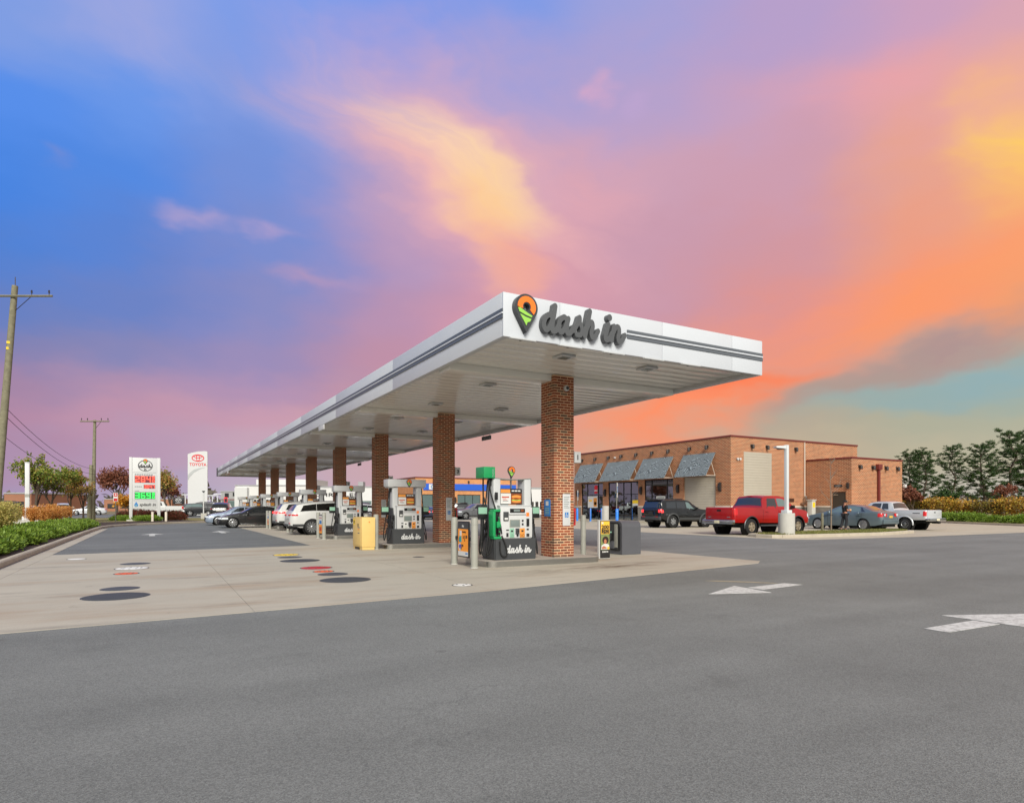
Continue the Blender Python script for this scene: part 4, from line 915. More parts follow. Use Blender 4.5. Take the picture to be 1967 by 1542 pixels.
hood = [(.08, .12), (.74, .12), (.74, .80), (.70, .90), (.60, .93), (.22, .93), (.12, .90), (.08, .80)]
MB().prism(hood, -.035, .002, 'x').build('bay_rim', M['black'], bn); MB().prism([(.14+(y-.08)*.8, .16+(z-.12)*.9) for y, z in hood], -.038, -.034, 'x').build('bay', M['plastic_trim'], bn)
bx('towel_panel', M['bollard_grey'], bn, -.05, -.037, .16, .30, .2, .88, .006); bx('bucket', M['black'], bn, -.16, -.037, .36, .66, .40, .62, .03); bx('towel', M['mint'], bn, -.14, -.06, .40, .60, .621, .66, .01); bx('towel_panel', M['bin_grey'], bn, -.06, -.037, .3, .62, .16, .38, .01)
yl = thing('yellow_locker', 'yellow metal air and vacuum locker beside the second pump row', 'cabinet', (5.76, 19.92, .012)); bx('plinth', M['pump_yellow'], yl, .02, .42, .02, 1.03, 0, .09); bx('body', M['pump_yellow'], yl, 0, .44, 0, 1.05, .09, 1.05, .012)
bx('door', M['pump_yellow'], yl, -.012, -.001, .08, .97, .14, 1.0, .006); bx('badge', M['lid_yellow'], yl, -.014, -.0125, .75, .95, .80, .98); bx('badge', M['ink'], yl, -.016, -.0145, .80, .90, .84, .94); bx('lettering_plate', M['ink'], yl, -.015, -.0125, .34, .44, .74, .84)
for k, (a, b, z) in enumerate(((.2, .44, .70), (.24, .42, .52), (.26, .4, .64))): bx('lettering_plate', M['stripe_grey' if k < 2 else 'orange'], yl, -.015, -.0125, a, b, z, z+.03)
bx('slot', M['black'], yl, -.004, .01, .3, .8, .015, .07); MB().lathe([(.02, 0), (.02, -.02), (.001, -.02)], 10, (.24, 0, .9), 'y', caps=False).build('lock', M['orange'], yl)

# ---------------------------------------------------------------- the brick shop
shop = thing('brick_shop', 'large flat-roofed brick shop with red coping and grey patterned awnings', 'building', (38, 33.39, 0))
SX, SY = 38.0, 33.39
def sb(name, m, x0, x1, y0, y1, z0, z1, bev=0, parent=None): return bx(name, M[m], parent or shop, x0-SX, x1-SX, y0-SY, y1-SY, z0, z1, bev)
def wall_x(name, m, x0, x1, y0, y1, z0, z1, holes):
    """wall slab normal to X with rectangular openings (ya,yb,za,zb)"""
    b = MB(); ycut = sorted({y0, y1}|{h[0] for h in holes}|{h[1] for h in holes})
    for a, c in zip(ycut, ycut[1:]):
        hs = sorted([(h[2], h[3]) for h in holes if h[0] <= a+1e-6 and h[1] >= c-1e-6]); z = z0
        for za, zb in hs+[(z1, z1)]:
            if za > z+1e-4: b.box(x0-SX, x1-SX, a-SY, c-SY, z, za)
            z = zb
    return b.build(name, M[m], shop)
H1 = 6.72
bays = [(49.10, 52.63), (43.92, 48.25), (39.51, 43.09), (34.89, 38.31)]
op = [(49.10, 52.63, .15, 3.75), (43.92, 48.25, .15, 3.72), (39.51, 43.09, 2.0, 3.78), (34.89, 38.31, .15, 3.83)]
wall_x('wall_front', 'brick_wall', SX, SX+.3, SY, 53.9, .15, H1, op)
sb('wall_side', 'brick_wall', SX+.3, 46.85, SY, SY+.3, .15, H1); sb('wall_side', 'brick_wall', 46.89, 54.0, SY+.02, SY+.3, .15, H1-.02)
sb('wall_back', 'brick_wall', SX+.3, 54.0, 53.6, 53.9, .15, H1-.03); sb('wall_end', 'brick_wall', 53.7, 54.0, SY+.3, 53.6, .15, H1-.03); sb('roof', 'grey_wall', SX+.3, 53.7, SY+.3, 53.6, 6.1, 6.2)
def coping(x0, x1, y0, y1, z): sb('coping', 'metal_red', x0, x1, y0, y1, z, z+.13, .01)
coping(SX-.05, SX+.35, SY-.05, 53.95, H1); coping(SX+.352, 46.83, SY-.05, SY+.35, H1); coping(46.90, 54.05, SY-.03, SY+.35, H1-.0); coping(53.65, 54.05, SY+.352, 53.95, H1-.02)
# stone base course with a pale cap, broken at the openings
def base_x(a, b): sb('stone_base', 'stone_base', SX-.05, SX-.002, a, b, .15, 1.36); sb('base_cap', 'cream', SX-.08, SX-.002, a, b, 1.362, 1.46, .01)
for a, b in ((52.63, 53.9), (48.25, 49.10), (43.09, 43.92), (38.31, 39.51), (33.34, 34.89)): base_x(a, b)
base_x(39.52, 43.08)
sb('stone_base', 'stone_base', SX-.05, 39.38, SY-.05, SY-.002, .15, 1.36); sb('base_cap', 'cream', SX-.08, 39.38, SY-.08, SY-.002, 1.362, 1.46, .01)
sb('stone_base', 'stone_base', 42.62, 46.84, SY-.05, SY-.002, .15, 1.36); sb('base_cap', 'cream', 42.62, 46.84, SY-.08, SY-.002, 1.362, 1.46, .01)
# interior behind the glass
sb('shop_floor', 'interior', SX+.3, 45, 38.6, 53.6, .15, .17); sb('shop_back', 'interior', 45, 45.1, 38.6, 53.6, .15, 4.3); sb('shop_ceiling', 'interior', SX+.3, 45, 38.6, 53.6, 4.3, 4.4)
for k in range(26):
    y0 = 39.8+random.random()*12.5; x0 = SX+1.0+random.random()*3; h = random.choice((1.4, 1.6, 1.9))
    q = sb('shelf', 'plastic_trim', x0, x0+.5, y0, y0+.9, .17, h)
    for j in range(3):
        sb('goods', random.choice(('stock_red', 'stock_blue', 'stock_tan', 'poster_white', 'lid_yellow')), x0-.04, x0+.2, y0+.08, y0+.82, .35+j*h*.29, .35+j*h*.29+.26, parent=q)
# shopfront frames and panes
def shopfront(a, b, z0, z1, cols, rows, door=None):
    fr = sb('window_frame', 'frame_black', SX+.06, SX+.16, a, b, z1-.07, z1-.001)
    for y in cols: sb('mullion', 'frame_black', SX+.06, SX+.16, y-.04, y+.04, z0, z1-.071, parent=fr)
    for z in rows: sb('transom', 'frame_black', SX+.07, SX+.15, a+.04, b-.04, z-.03, z+.03, parent=fr)
    ye = sorted(cols); ze = sorted([z0]+rows+[z1-.07])
    for y0, y1 in zip(ye, ye[1:]):
        for za, zb in zip(ze, ze[1:]): sb('pane', 'pane', SX+.10, SX+.112, y0+.04, y1-.04, za+.03, zb-.03)
shopfront(*bays[0], .15, 3.75, [49.14, 49.9, 51.7, 52.59], [1.25, 2.55]); shopfront(*bays[1], .15, 3.72, [43.96, 45.0, 46.05, 47.1, 48.21], [2.55]); shopfront(*bays[2], 2.0, 3.78, [39.55, 40.3, 42.2, 43.05], [2.3])
def poster(y0, y1, z0, z1, cells, label):
    t = thing('window_poster', label, 'poster', (SX+.05, (y0+y1)/2, 0)); bx('sheet', M['poster_white'], t, -.01, 0, (y0-y1)/2, (y1-y0)/2, z0, z1)
    for m, a, b, c, d in cells: bx('print', M[m], t, -.013, -.0105, (a-.5)*(y1-y0), (b-.5)*(y1-y0), z0+c*(z1-z0), z0+d*(z1-z0))
poster(50.0, 51.6, 1.3, 2.45, [('bun', .06, .4, .1, .85), ('meat', .1, .34, .25, .5), ('poster_yellow', .55, .9, .55, .7)], 'large white and amber food poster in the left shop window')
poster(40.5, 41.6, 2.05, 2.32, [('lcd', .1, .9, .3, .7)], 'white notice at the foot of the right shop window')
poster(50.0, 50.5, 2.7, 3.5, [('sign_red', .0, 1, .45, 1), ('sign_red', 0, 1, 0, .3)], 'red and white sign high in the left shop window'); poster(43.99, 44.75, 1.5, 2.0, [('lid_yellow', 0, 1, .4, 1)], 'yellow sign low in the middle shop window')
# awnings
def awning(a, b, i):
    t = thing('awning', ['leftmost', 'second from left', 'third from left', 'rightmost'][i]+' grey patterned awning on the shop front', 'awning', (SX, (a+b)/2, 0), group='patterned awnings'); h = (b-a)/2
    MB().add([(-.03, -h, 5.64), (-.03, h, 5.64), (-1.12, h, 3.80), (-1.12, -h, 3.80), (-.005, -h, 5.62), (-.005, h, 5.62), (-1.08, h, 3.79), (-1.08, -h, 3.79)], ((0, 1, 2, 3), (4, 7, 6, 5), (0, 3, 7, 4), (1, 5, 6, 2), (3, 2, 6, 7), (0, 4, 5, 1))).build('cloth', M['awning'], t)
    for s in (-1, 1):
        f = MB(); y = s*(h-.03)
        f.tube([(-.04, y, 5.55), (-1.06, y, 3.83)], .025, 6); f.tube([(-.03, y, 3.83), (-1.08, y, 3.83)], .025, 6); f.tube([(-.03, y, 3.83), (-.45, y, 4.83)], .02, 6); f.build('arm', M['cream'], t, smooth=60)
    MB().tube([(-1.08, -h+.02, 3.82), (-1.08, h-.02, 3.82)], .025, 6).build('front_bar', M['cream'], t)
for i, (a, b) in enumerate(((49.0, 52.75), (43.85, 48.3), (39.45, 43.2), (34.88, 38.3))): awning(a, b, i)
# siding panels: laid board by board
def boards(root, n, fn):
    for k in range(n): fn(k)
for k in range(18): sb('siding_board', 'siding', SX+.10, SX+.13-.0, 34.895, 38.305, .15+k*.204, .15+k*.204+.198, .006)
for k in range(27): sb('siding_board', 'siding', 39.40, 42.60, SY-.035, SY-.003, .16+k*.203, .16+k*.203+.197, .006)
# wall lamps
def lamp_spot(x, y, z, face, label):
    t = thing('wall_spotlight', label, 'wall lamp', (x, y, z), 0 if face == 'y' else -90, group='spotlights under the coping')
    bx('plate', M['dark_metal'], t, -.09, .09, -.03, -.002, -.12, .12, .01); MB().tube([(0, -.03, 0), (0, -.16, .05)], .03, 6).build('arm', M['dark_metal'], t); b = MB(); b.lathe([(.1, -.24), (.115, .0), (.06, .1), (.001, .1)], 12, (0, -.19, 0), caps=True); b.build('hood', M['dark_metal'], t, smooth=40)
ysp = [52.4, 50.2, 48.1, 46.2, 44.1, 42.0, 40.0, 37.55, 35.7]
for k, y in enumerate(ysp): lamp_spot(SX, y, 6.14, 'x', f'dark spotlight under the coping of the shop front, {(ORD+["ninth"])[k].replace("nearest", "first")} from the left')
for k, x in enumerate((40.26, 42.0, 45.49)): lamp_spot(x, SY, 6.13, 'y', f'dark spotlight above the tall siding panel side, {["left", "middle", "right"][k]} of three')
for k, x in enumerate((47.83, 49.56, 51.35, 52.98)): lamp_spot(x, 29.45, 4.56, 'y', f'dark spotlight on the annex wall, {["first", "second", "third", "fourth"][k]} from the left')
for k, (y, z) in enumerate(((53.2, 2.75), (48.67, 2.75), (43.5, 2.85), (38.9, 2.9), (34.4, 2.93))):
    t = thing('wall_lantern', f'black curved wall lantern between the shop bays, {["first", "second", "third", "fourth", "fifth"][k]} from the left', 'wall lamp', (SX, y, z), group='lanterns between bays')
    bx('back_plate', M['dark_metal'], t, -.03, -.002, -.1, .1, -.34, .34, .01); b = MB()
    b.prism([(0-.02, -.36), (-.16, -.28), (-.22, 0), (-.16, .28), (-.02, .36)], -.11, .11, 'y'); b.build('shade', M['dark_metal'], t)
w = thing('alarm_light', 'small twin white lamp on the brick between corner and tall siding', 'wall lamp', (38.75, SY, 5.0)); bx('base', M['white'], w, -.08, .08, -.05, -.002, -.06, .06, .01)
for s in (-1, 1): MB().lathe([(.07, 0), (.09, -.12)], 12, (s*.14, -.05, .05), 'y').build('lamp_head', M['white'], w)
w = thing('wall_camera', 'small white camera under the coping of the shop front', 'camera', (SX, 47.15, 6.05)); bx('body', M['white'], w, -.2, -.03, -.05, .05, -.05, .05, .02); bx('mount', M['white'], w, -.032, -.002, -.03, .03, -.08, .08)
# annex
ax = [46.88, 53.8, 29.45]; HA = 5.14
sb('annex_wall', 'brick_wall', ax[0], ax[0]+.3, ax[2], 29.92, .15, HA); sb('annex_wall', 'brick_wall', ax[0], ax[0]+.3, 31.08, SY-.003, .15, HA); sb('annex_wall', 'brick_wall', ax[0], ax[0]+.3, 29.92, 31.08, 2.57, HA)
sb('annex_wall', 'brick_wall', ax[0]+.3, ax[1], ax[2], ax[2]+.3, .15, HA); sb('annex_wall', 'brick_wall', ax[1]-.3, ax[1], ax[2]+.3, SY, .15, HA); sb('annex_roof', 'grey_wall', ax[0]+.3, ax[1]-.3, ax[2]+.3, SY, 4.6, 4.7)
coping(ax[0]-.05, ax[0]+.35, ax[2]-.05, SY-.06, HA); coping(ax[0]+.352, ax[1]+.05, ax[2]-.05, ax[2]+.35, HA); coping(ax[1]-.35, ax[1]+.05, ax[2]+.352, SY-.06, HA)
d = sb('annex_door', 'door_brown', ax[0]+.06, ax[0]+.12, 29.93, 31.07, .15, 2.56); sb('door_closer', 'steel', ax[0]+.0, ax[0]+.058, 30.6, 30.95, 2.3, 2.36, parent=d); sb('door_handle', 'steel', ax[0]+.0, ax[0]+.058, 30.0, 30.06, 1.05, 1.35, parent=d)
sb('stone_base', 'stone_base', ax[0]-.05, ax[0]-.002, 31.1, SY-.053, .15, 1.36); sb('base_cap', 'cream', ax[0]-.08, ax[0]-.002, 31.1, SY-.083, 1.362, 1.46, .01); sb('stone_base', 'stone_base', ax[0]-.05, ax[1]+.05, ax[2]-.05, ax[2]-.002, .15, 1.36); sb('base_cap', 'cream', ax[0]-.08, ax[1]+.25, ax[2]-.08, ax[2]-.002, 1.362, 1.46, .01)
t = thing('downspout', 'dark red downspout with hopper on the annex wall', 'downspout', (50.3, ax[2], 0)); bx('hopper', M['metal_red'], t, -.25, .25, -.28, -.002, 4.35, 4.78, .02); bx('pipe', M['metal_red'], t, -.09, .09, -.2, -.04, .15, 4.349, .01)
t = thing('wall_pipe', 'thin pale conduit with a meter in the corner by the annex', 'pipe', (46.6, SY-.1, 0)); MB().tube([(0, 0, 1.9), (0, 0, 6.7)], .04, 8).build('conduit', M['cream'], t, smooth=60); bx('meter', M['steel'], t, -.16, .16, -.2, .08, 1.75, 2.1, .03); MB().lathe([(.1, 0), (.12, .1), (.06, .2)], 12, (0, -.1, 2.1)).build('meter_cap', M['steel'], t, smooth=40)
bx('regulator', M['steel'], t, -.5, -.1, -.25, 0, 1.6, 1.75, .02)
t = thing('door_lamp', 'small dark lamp beside the annex door head', 'wall lamp', (ax[0], 29.72, 3.05)); bx('shade', M['dark_metal'], t, -.15, -.002, -.1, .1, -.2, .2, .03); MB().lathe([(.06, -.26), (.06, -.2)], 10, (-.08, 0, 0)).build('bulb_guard', M['black'], t)
t = thing('annex_door_sign', 'dark house number plate over the annex door', 'sign', (ax[0], 30.55, 3.05)); bx('plate', M['dark_metal'], t, -.03, -.002, -.35, .35, -.1, .1, .01); bx('print', M['stripe_grey'], t, -.033, -.0305, -.25, .25, -.04, .04)
t = thing('gas_meter_post', 'white concrete post with a yellow warning label by the shop corner', 'post', (46.2, 32.4, .15)); bx('post', M['precast'], t, -.22, .22, -.22, .22, 0, 1.75, .02); bx('warning_label', M['lid_yellow'], t, -.15, .15, -.2235, -.2205, 1.2, 1.6); bx('cap', M['precast'], t, -.28, .28, -.28, .28, 1.752, 1.83, .02)
t = thing('wall_vent', 'small dark louvre in the brick beside the tall siding', 'vent', (45.0, SY, 1.9)); bx('frame', M['brown'], t, -.35, .35, -.04, -.002, -.12, .2, .01)
for k in range(3): bx('louvre', M['metal_brown'], t, -.3, .3, -.055, -.041, -.09+k*.09, -.03+k*.09)
sb('corner_light', 'white', 53.82, 54.05, 29.2, 29.4, 3.0, 3.25, .03)
# blue bollards, posts and parking signs before the shop
for k, (x, y, l) in enumerate(((35.6, 50.0, 'leftmost blue bollard before the shop window'), (35.6, 47.9, 'blue bollard behind the orange poster stand'), (35.6, 46.15, 'blue bollard with a white poster strapped to it'), (26.8, 33.1, 'tall blue parking bollard before the shop doors, left of the black car'))):
    bollard(x, y, 1.25, l, 'blue', .1, 'poster_white', 'blue bollards before the shop')
for x, y, l in ((35.7, 50.1, 'blue wheelchair parking sign at the far left of the shop front'), (26.9, 33.25, 'blue wheelchair parking sign on a post before the shop doors')):
    t = thing('parking_sign', l, 'sign', (x, y, 0), 40, group='wheelchair parking signs'); MB().tube([(0, 0, .15), (0, 0, 2.2)], .03, 8).build('post', M['steel'], t); q = bx('plate', M['poster_white'], t, -.16, .16, -.045, -.032, 2.2-.2, 3.0, .004); bx('print', M['sign_blue'], q, -.12, .12, -.048, -.0455, 2.35, 2.75); bx('print', M['poster_white'], q, -.03, .03, -.051, -.0485, 2.42, 2.66)
t = thing('poster_stand', 'small orange and black poster stand before the left shop window', 'sign', (34.8, 46.9, 0), 55); bx('case', M['ink'], t, -.3, .3, -.03, .03, .16, 1.35, .01); bx('print', M['poster_orange'], t, -.26, .26, -.034, -.031, .3, 1.15); bx('print', M['purple'], t, -.1, .12, -.037, -.0345, .85, 1.05); bx('print', M['meat'], t, -.15, .15, -.037, -.0345, .4, .6)
t = thing('strapped_poster', 'white poster strapped before a blue bollard at the shop', 'poster', (35.2, 45.6, 0), 55); bx('sheet', M['poster_white'], t, -.3, .3, -.02, .02, .2, 1.2, .006)
for k in range(3): bx('print', M['ink'], t, -.1, .12, -.024, -.021, .3+.25*k, .42+.25*k)
bollard(28.5, 36.5, 1.45, 'thick pale concrete bollard before the shop, above the grey bin', 'precast', .24)
# ---------------------------------------------------------------- car wash building
cw = thing('car_wash', 'orange brick car wash with a blue sign band, behind the pumps', 'building', (30.56, 80.38, 0)); 
C = lambda name, m, x0, x1, y0, y1, z0, z1, parent=cw: bx(name, M[m], parent, x0, x1, y0, y1, z0, z1)
wins = [(1.0, 5.6), (6.2, 9.8), (10.9, 14.4)]
xs_ = [0]+[v for w_ in wins for v in w_]+[15.7]
for a, b in zip(xs_[::2], xs_[1::2]): C('wall', 'brick_orange', a, b, 0, .3, .1, 3.1)
for a, b in wins: C('wall', 'brick_orange', a, b, 0, .3, .1, .9)
C('wall', 'brick_orange', 0, 15.7, 0, .3, 3.1, 5.3); C('wall', 'brick_orange', 0, .3, .3, 10, .1, 5.3); C('wall', 'brick_orange', 15.4, 15.7, .3, 10, .1, 5.3); C('wall', 'brick_orange', .3, 15.4, 9.7, 10, .1, 5.3); C('roof', 'grey_wall', .3, 15.4, .3, 9.7, 4.9, 5.0)
C('coping', 'metal_red', -.05, 15.75, -.05, .35, 5.3, 5.45); C('coping', 'metal_red', -.05, .35, .36, 10, 5.3, 5.45)
bd = C('sign_band', 'blue_band', 1.1, 15.6, -.12, -.005, 3.68, 4.58); C('sign_panel', 'poster_white', 1.9, 4.6, -.14, -.122, 3.75, 4.5, bd)
link('sign_emblem', shape_mesh([ell(2.45, 4.12, .28, .28, 20), ell(2.45, 4.12, .18, .18, 16)], .01, M['sign_blue']), bd, (0, -.147, 0)); link('sign_lettering', text_mesh('splash in', .5, .01, M['ink'], 'LEFT', shear=.3), bd, (2.85, -.147, 3.98))
for a, b in wins:
    f = C('window_frame', 'frame_black', a, b, .06, .14, 3.02, 3.099)
    n = 3
    for k in range(n+1): x = a+(b-a)*k/n; C('mullion', 'frame_black', x-.04, x+.04, .06, .14, .9, 3.02, f)
    for k in range(n): C('pane', 'car_glass_light', a+(b-a)*k/n+.04, a+(b-a)*(k+1)/n-.04, .09, .11, .9, 3.02, f)
for k, x in enumerate((3.5, 7.9, 12.6)):
    t = thing('wall_spotlight', f'dark spotlight on the car wash wall, {["first", "second", "third"][k]} from the left', 'wall lamp', (30.56+x, 80.38, 4.95), group='spotlights on the car wash'); bx('plate', M['dark_metal'], t, -.1, .1, -.03, -.002, -.1, .1); MB().lathe([(.12, -.2), (.12, 0), (.05, .1)], 10, (0, -.15, 0)).build('hood', M['dark_metal'], t)
for k, x in enumerate((5.9, 10.35)):
    t = thing('wall_lantern', f'dark lantern between car wash windows, {["left", "right"][k]}', 'wall lamp', (30.56+x, 80.38, 2.35), group='lanterns on the car wash'); bx('back_plate', M['dark_metal'], t, -.12, .12, -.03, -.002, -.4, .4); MB().prism([(-.03, -.35), (-.2, -.2), (-.2, .2), (-.03, .35)], -.1, .1, 'x').build('shade', M['dark_metal'], t)
t = thing('planter_wall', 'low tan block planter wall before the car wash', 'wall', (40.2, 78.5, 0))
for r_ in range(3):
    for k in range(12): bx('block', M['cream'], t, -2.4+k*.42+(r_ % 2)*.2, -2.4+k*.42+.41+(r_ % 2)*.2, 0, .4, .02+r_*.32, .02+r_*.32+.31, .02)

# ---------------------------------------------------------------- vehicles
def interp(P):
    xs = [p[0] for p in P]; ys = [p[1] for p in P]
    return lambda x: float(np.interp(x, xs, ys))
def smooth_interp(P, k=.10):
    f = interp(P); w = [-1, -.5, 0, .5, 1]
    return lambda x: sum(f(x+k*a) for a in w)/5
class Car:
    """a body lofted along its length.  Local +X is forward, origin under the middle of the rear axle."""
    def __init__(s, name, label, loc, rz, c, group='cars and trucks'):
        s.c = c; s.t = thing(name, label, c.get('cat', 'car'), loc, rz, group)
        if c.get('scale'): s.t.scale = (c['scale'],)*3
        s.ro, s.fr, s.wb = c['ro'], c['wb']+c['fo'], c['wb']; s.w = c['w']/2; s.r = c['r']; s.sill = c.get('sill', .28)
        s.top = smooth_interp(c['top'], c.get('soft', .06)); s.belt = smooth_interp(c['belt'], .1); s.ra = s.r+c.get('gap', .055)
        s.tum = c.get('tumble', .2); s.bedx = c.get('bed'); s.corner = c.get('corner', .16); s.taper = c.get('taper', .06)
        lowp = c.get('low') or [(-s.ro, s.sill+.14), (-s.ro+.5, s.sill), (s.fr-.6, s.sill), (s.fr, s.sill+.06)]
        s.lowf = interp(lowp); s.body(); s.extras()
    def half(s, x):
        L = s.fr+s.ro; u = (x+s.ro)/L; w = s.w*(1-s.taper*abs(2*u-1)**4)
        for e in (x+s.ro, s.fr-x):
            if e < s.corner: w -= s.corner*.9*(1-math.sqrt(max(0, 1-(1-max(0, e)/s.corner)**2)))
        return w
    def low(s, x):
        z = s.lowf(x)
        for xc in (0, s.wb):
            d = abs(x-xc)
            if d < s.ra: z = max(z, s.r+math.sqrt(s.ra**2-d*d))
        return z
    def endround(s, x):
        e = min(x+s.ro, s.fr-x); k = s.corner*.5
        return 0 if e > k else k*.55*(1-math.sqrt(max(0, 1-(1-max(0, e)/k)**2)))
    def side_w(s, x, z):
        w = s.half(x); zb = s.bt(x); zt = s.tp(x); z0 = s.lowf(x)
        if z <= zb:
            f = (z-z0)/max(.05, zb-z0); return w*(1-.045*(1-min(1, f/.45))**2*(f < .45)-.03*max(0, (f-.55)/.45)**1.5)
        f = min(1, (z-zb)/max(.05, zt-zb)); g = min(1, (zt-zb)/.45)
        return w*.97-(.02+s.tum*f)*g-.03*f*f*g
    def tp(s, x): return s.top(x)-s.endround(x)
    def bt(s, x): return min(s.belt(x), s.tp(x)-.05)
    def section(s, x):
        zl, zb, zt = s.low(x)+s.endround(x)*.6, s.bt(x), s.tp(x); P = []
        P.append((s.side_w(x, zl)-.07, zl+.0)); zl = min(zl, zb-.03)
        for k in range(7): z = zl+(zb-zl)*k/6; P.append((s.side_w(x, z), z))
        if s.bedx and s.bedx[0] < x < s.bedx[1]:
            w = s.side_w(x, zb); P += [(w-.005, zt-.01), (w-.03, zt), (w-.09, zt), (w-.1, zt-.02)]+[(w-.1, zt-.45), (w*.5, zt-.46), (w*.25, zt-.46), (0, zt-.46)]
        else:
            ze = zt-.035-.02*min(1, max(0, zt-zb)/.3)
            for k in range(1, 5): z = zb+(ze-zb)*k/4; P.append((s.side_w(x, z), z))
            w = s.side_w(x, ze)
            for k in range(1, 5):
                a = k/4; P.append((w*(1-a), ze+(zt-ze)*(1-(1-a)**2.2)))
        return P
    def roof_z(s, x, y):
        zb, zt = s.bt(x), s.tp(x); ze = zt-.035-.02*min(1, max(0, zt-zb)/.3); w = s.side_w(x, ze); a = 1-min(1, abs(y)/w); return ze+(zt-ze)*(1-(1-a)**2.2)
    def body(s):
        c = s.c; X = list(np.arange(-s.ro, s.fr, .07))+[s.fr]
        for e in (0, .01, .03, .06, .1, .15): X += [-s.ro+e, s.fr-e]
        for xc in (0, s.wb):
            X += [xc+s.ra*math.cos(a) for a in np.linspace(0, PI, 19)]+[xc-s.ra-.002, xc+s.ra+.002]
        if s.bedx: X += [s.bedx[0]-.004, s.bedx[0]+.004, s.bedx[1]-.004, s.bedx[1]+.004]
        X = sorted(x for x in X if -s.ro <= x <= s.fr); b = MB(); rows = []
        for x in X:
            P = s.section(x); rows.append([(x, -y, z) for y, z in P]+[(x, y, z) for y, z in P[-2::-1]])
        b.grid(rows); n = len(rows[0])
        for r in (rows[0], rows[-1]):
            h = n//2
            for k in range(h): b.add([r[k], r[k+1], r[n-2-k], r[n-1-k]], ((0, 1, 2, 3),) if k+1 != n-2-k else ((0, 1, 3),))
        bo = b.build('body', M[c['paint']], s.t, smooth=32)
        u = MB(); u.box(-s.ro+.12, s.fr-.12, -s.w+.26, s.w-.26, s.sill-.04, s.sill+.35)
        for xc in (0, s.wb):
            for sd in (-1, 1): u.lathe([(s.ra+.01, sd*(s.w-.30)), (s.ra+.01, sd*(s.w-.03))], 24, (xc, 0, s.r), 'y', caps=False); u.lathe([(s.ra+.01, sd*(s.w-.30)), (.001, sd*(s.w-.30))], 24, (xc, 0, s.r), 'y', caps=False)
        u.tube([(0, -s.w+.2, s.r), (0, s.w-.2, s.r)], .06, 8); u.tube([(s.wb, -s.w+.2, s.r), (s.wb, s.w-.2, s.r)], .05, 8)
        u.build('underbody', M['under'], s.t)
        s.bo = bo
    def patch_side(s, name, m, x0b, x1b, x0t, x1t, z0, z1, off=.004, nx=6, nz=4, parent=None, sides=(-1, 1)):
        for sd in sides:
            rows = []
            for j in range(nz+1):
                t = j/nz; a = x0b+(x0t-x0b)*t; b = x1b+(x1t-x1b)*t; row = []
                for i in range(nx+1):
                    x = a+(b-a)*i/nx; fz0 = z0(x) if callable(z0) else z0; fz1 = z1(x) if callable(z1) else z1; z = fz0+(fz1-fz0)*t
                    row.append((x, sd*(s.side_w(x, z)+off), z))
                rows.append(row)
            MB().grid(rows).build(name, M[m], parent or s.t, smooth=60)
    def patch_top(s, name, m, xa, xb, f0=.86, f1=.86, off=.004, n=8, parent=None):
        rows = []
        for j in range(n+1):
            x = xa+(xb-xa)*j/n; zt = s.tp(x); w = s.side_w(x, zt-.05)*(f0+(f1-f0)*j/n)
            d = (s.tp(x+.02)-s.tp(x-.02))/.04; nl = math.hypot(d, 1)
            rows.append([(x-d/nl*off, y, s.roof_z(x, y)+off/nl+off*.5) for y in np.linspace(-w, w, 9)])
        MB().grid(rows).build(name, M[m], parent or s.t, smooth=60)
    def wheel(s, xc, sd):
        c = s.c; r, tw = s.r, c.get('tw', .22); rr = r*c.get('rim', .66); y0 = sd*(s.w-.015)
        L = lambda a: [(q, -sd*h) for q, h in a]
        w = MB().lathe(L([(rr, .0), (rr+.015, -.0), (r-.04, .0), (r-.012, .02), (r, .05), (r, tw-.05), (r-.012, tw-.02), (rr, tw)]), 36, (xc, y0, r), 'y', caps=False).build('wheel', M['tyre'], s.t, smooth=40)
        MB().lathe(L([(rr, .004), (rr-.015, .0), (rr-.03, .02), (rr-.035, tw*.6), (.001, tw*.6)]), 32, (xc, y0, r), 'y', caps=False).build('rim', M['rim_dark' if c.get('dark_rim') else c.get('rim_m', 'rim_silver')], w, smooth=40)
        MB().lathe(L([(rr-.036, tw*.55), (.001, tw*.55)]), 24, (xc, y0, r), 'y', caps=False).build('brake', M['under'], w)
        sp = MB(); n = c.get('spokes', 5)
        for k in range(n):
            a = 2*PI*k/n+.4; ca, sa = math.cos(a), math.sin(a); w0, w1 = (.05, .075) if n <= 7 else (.022, .034)
            w0 *= rr/.24; w1 *= rr/.24
            pts = [(.04, -w0), (.04, w0), (rr-.02, w1), (rr-.02, -w1)]
            P = [(xc+u*ca-v*sa, y0-sd*.012, r+u*sa+v*ca) for u, v in pts]+[(xc+u*ca-v*sa, y0-sd*.06, r+u*sa+v*ca) for u, v in pts]
            sp.add(P, ((0, 1, 2, 3), (4, 7, 6, 5), (0, 4, 5, 1), (1, 5, 6, 2), (2, 6, 7, 3), (3, 7, 4, 0)))
        sp.lathe(L([(.075, .06), (.075, .008), (.05, .0), (.001, .0)]), 16, (xc, y0, r), 'y', caps=False); sp.build('spokes', M[c.get('rim_m', 'rim_silver')], w)
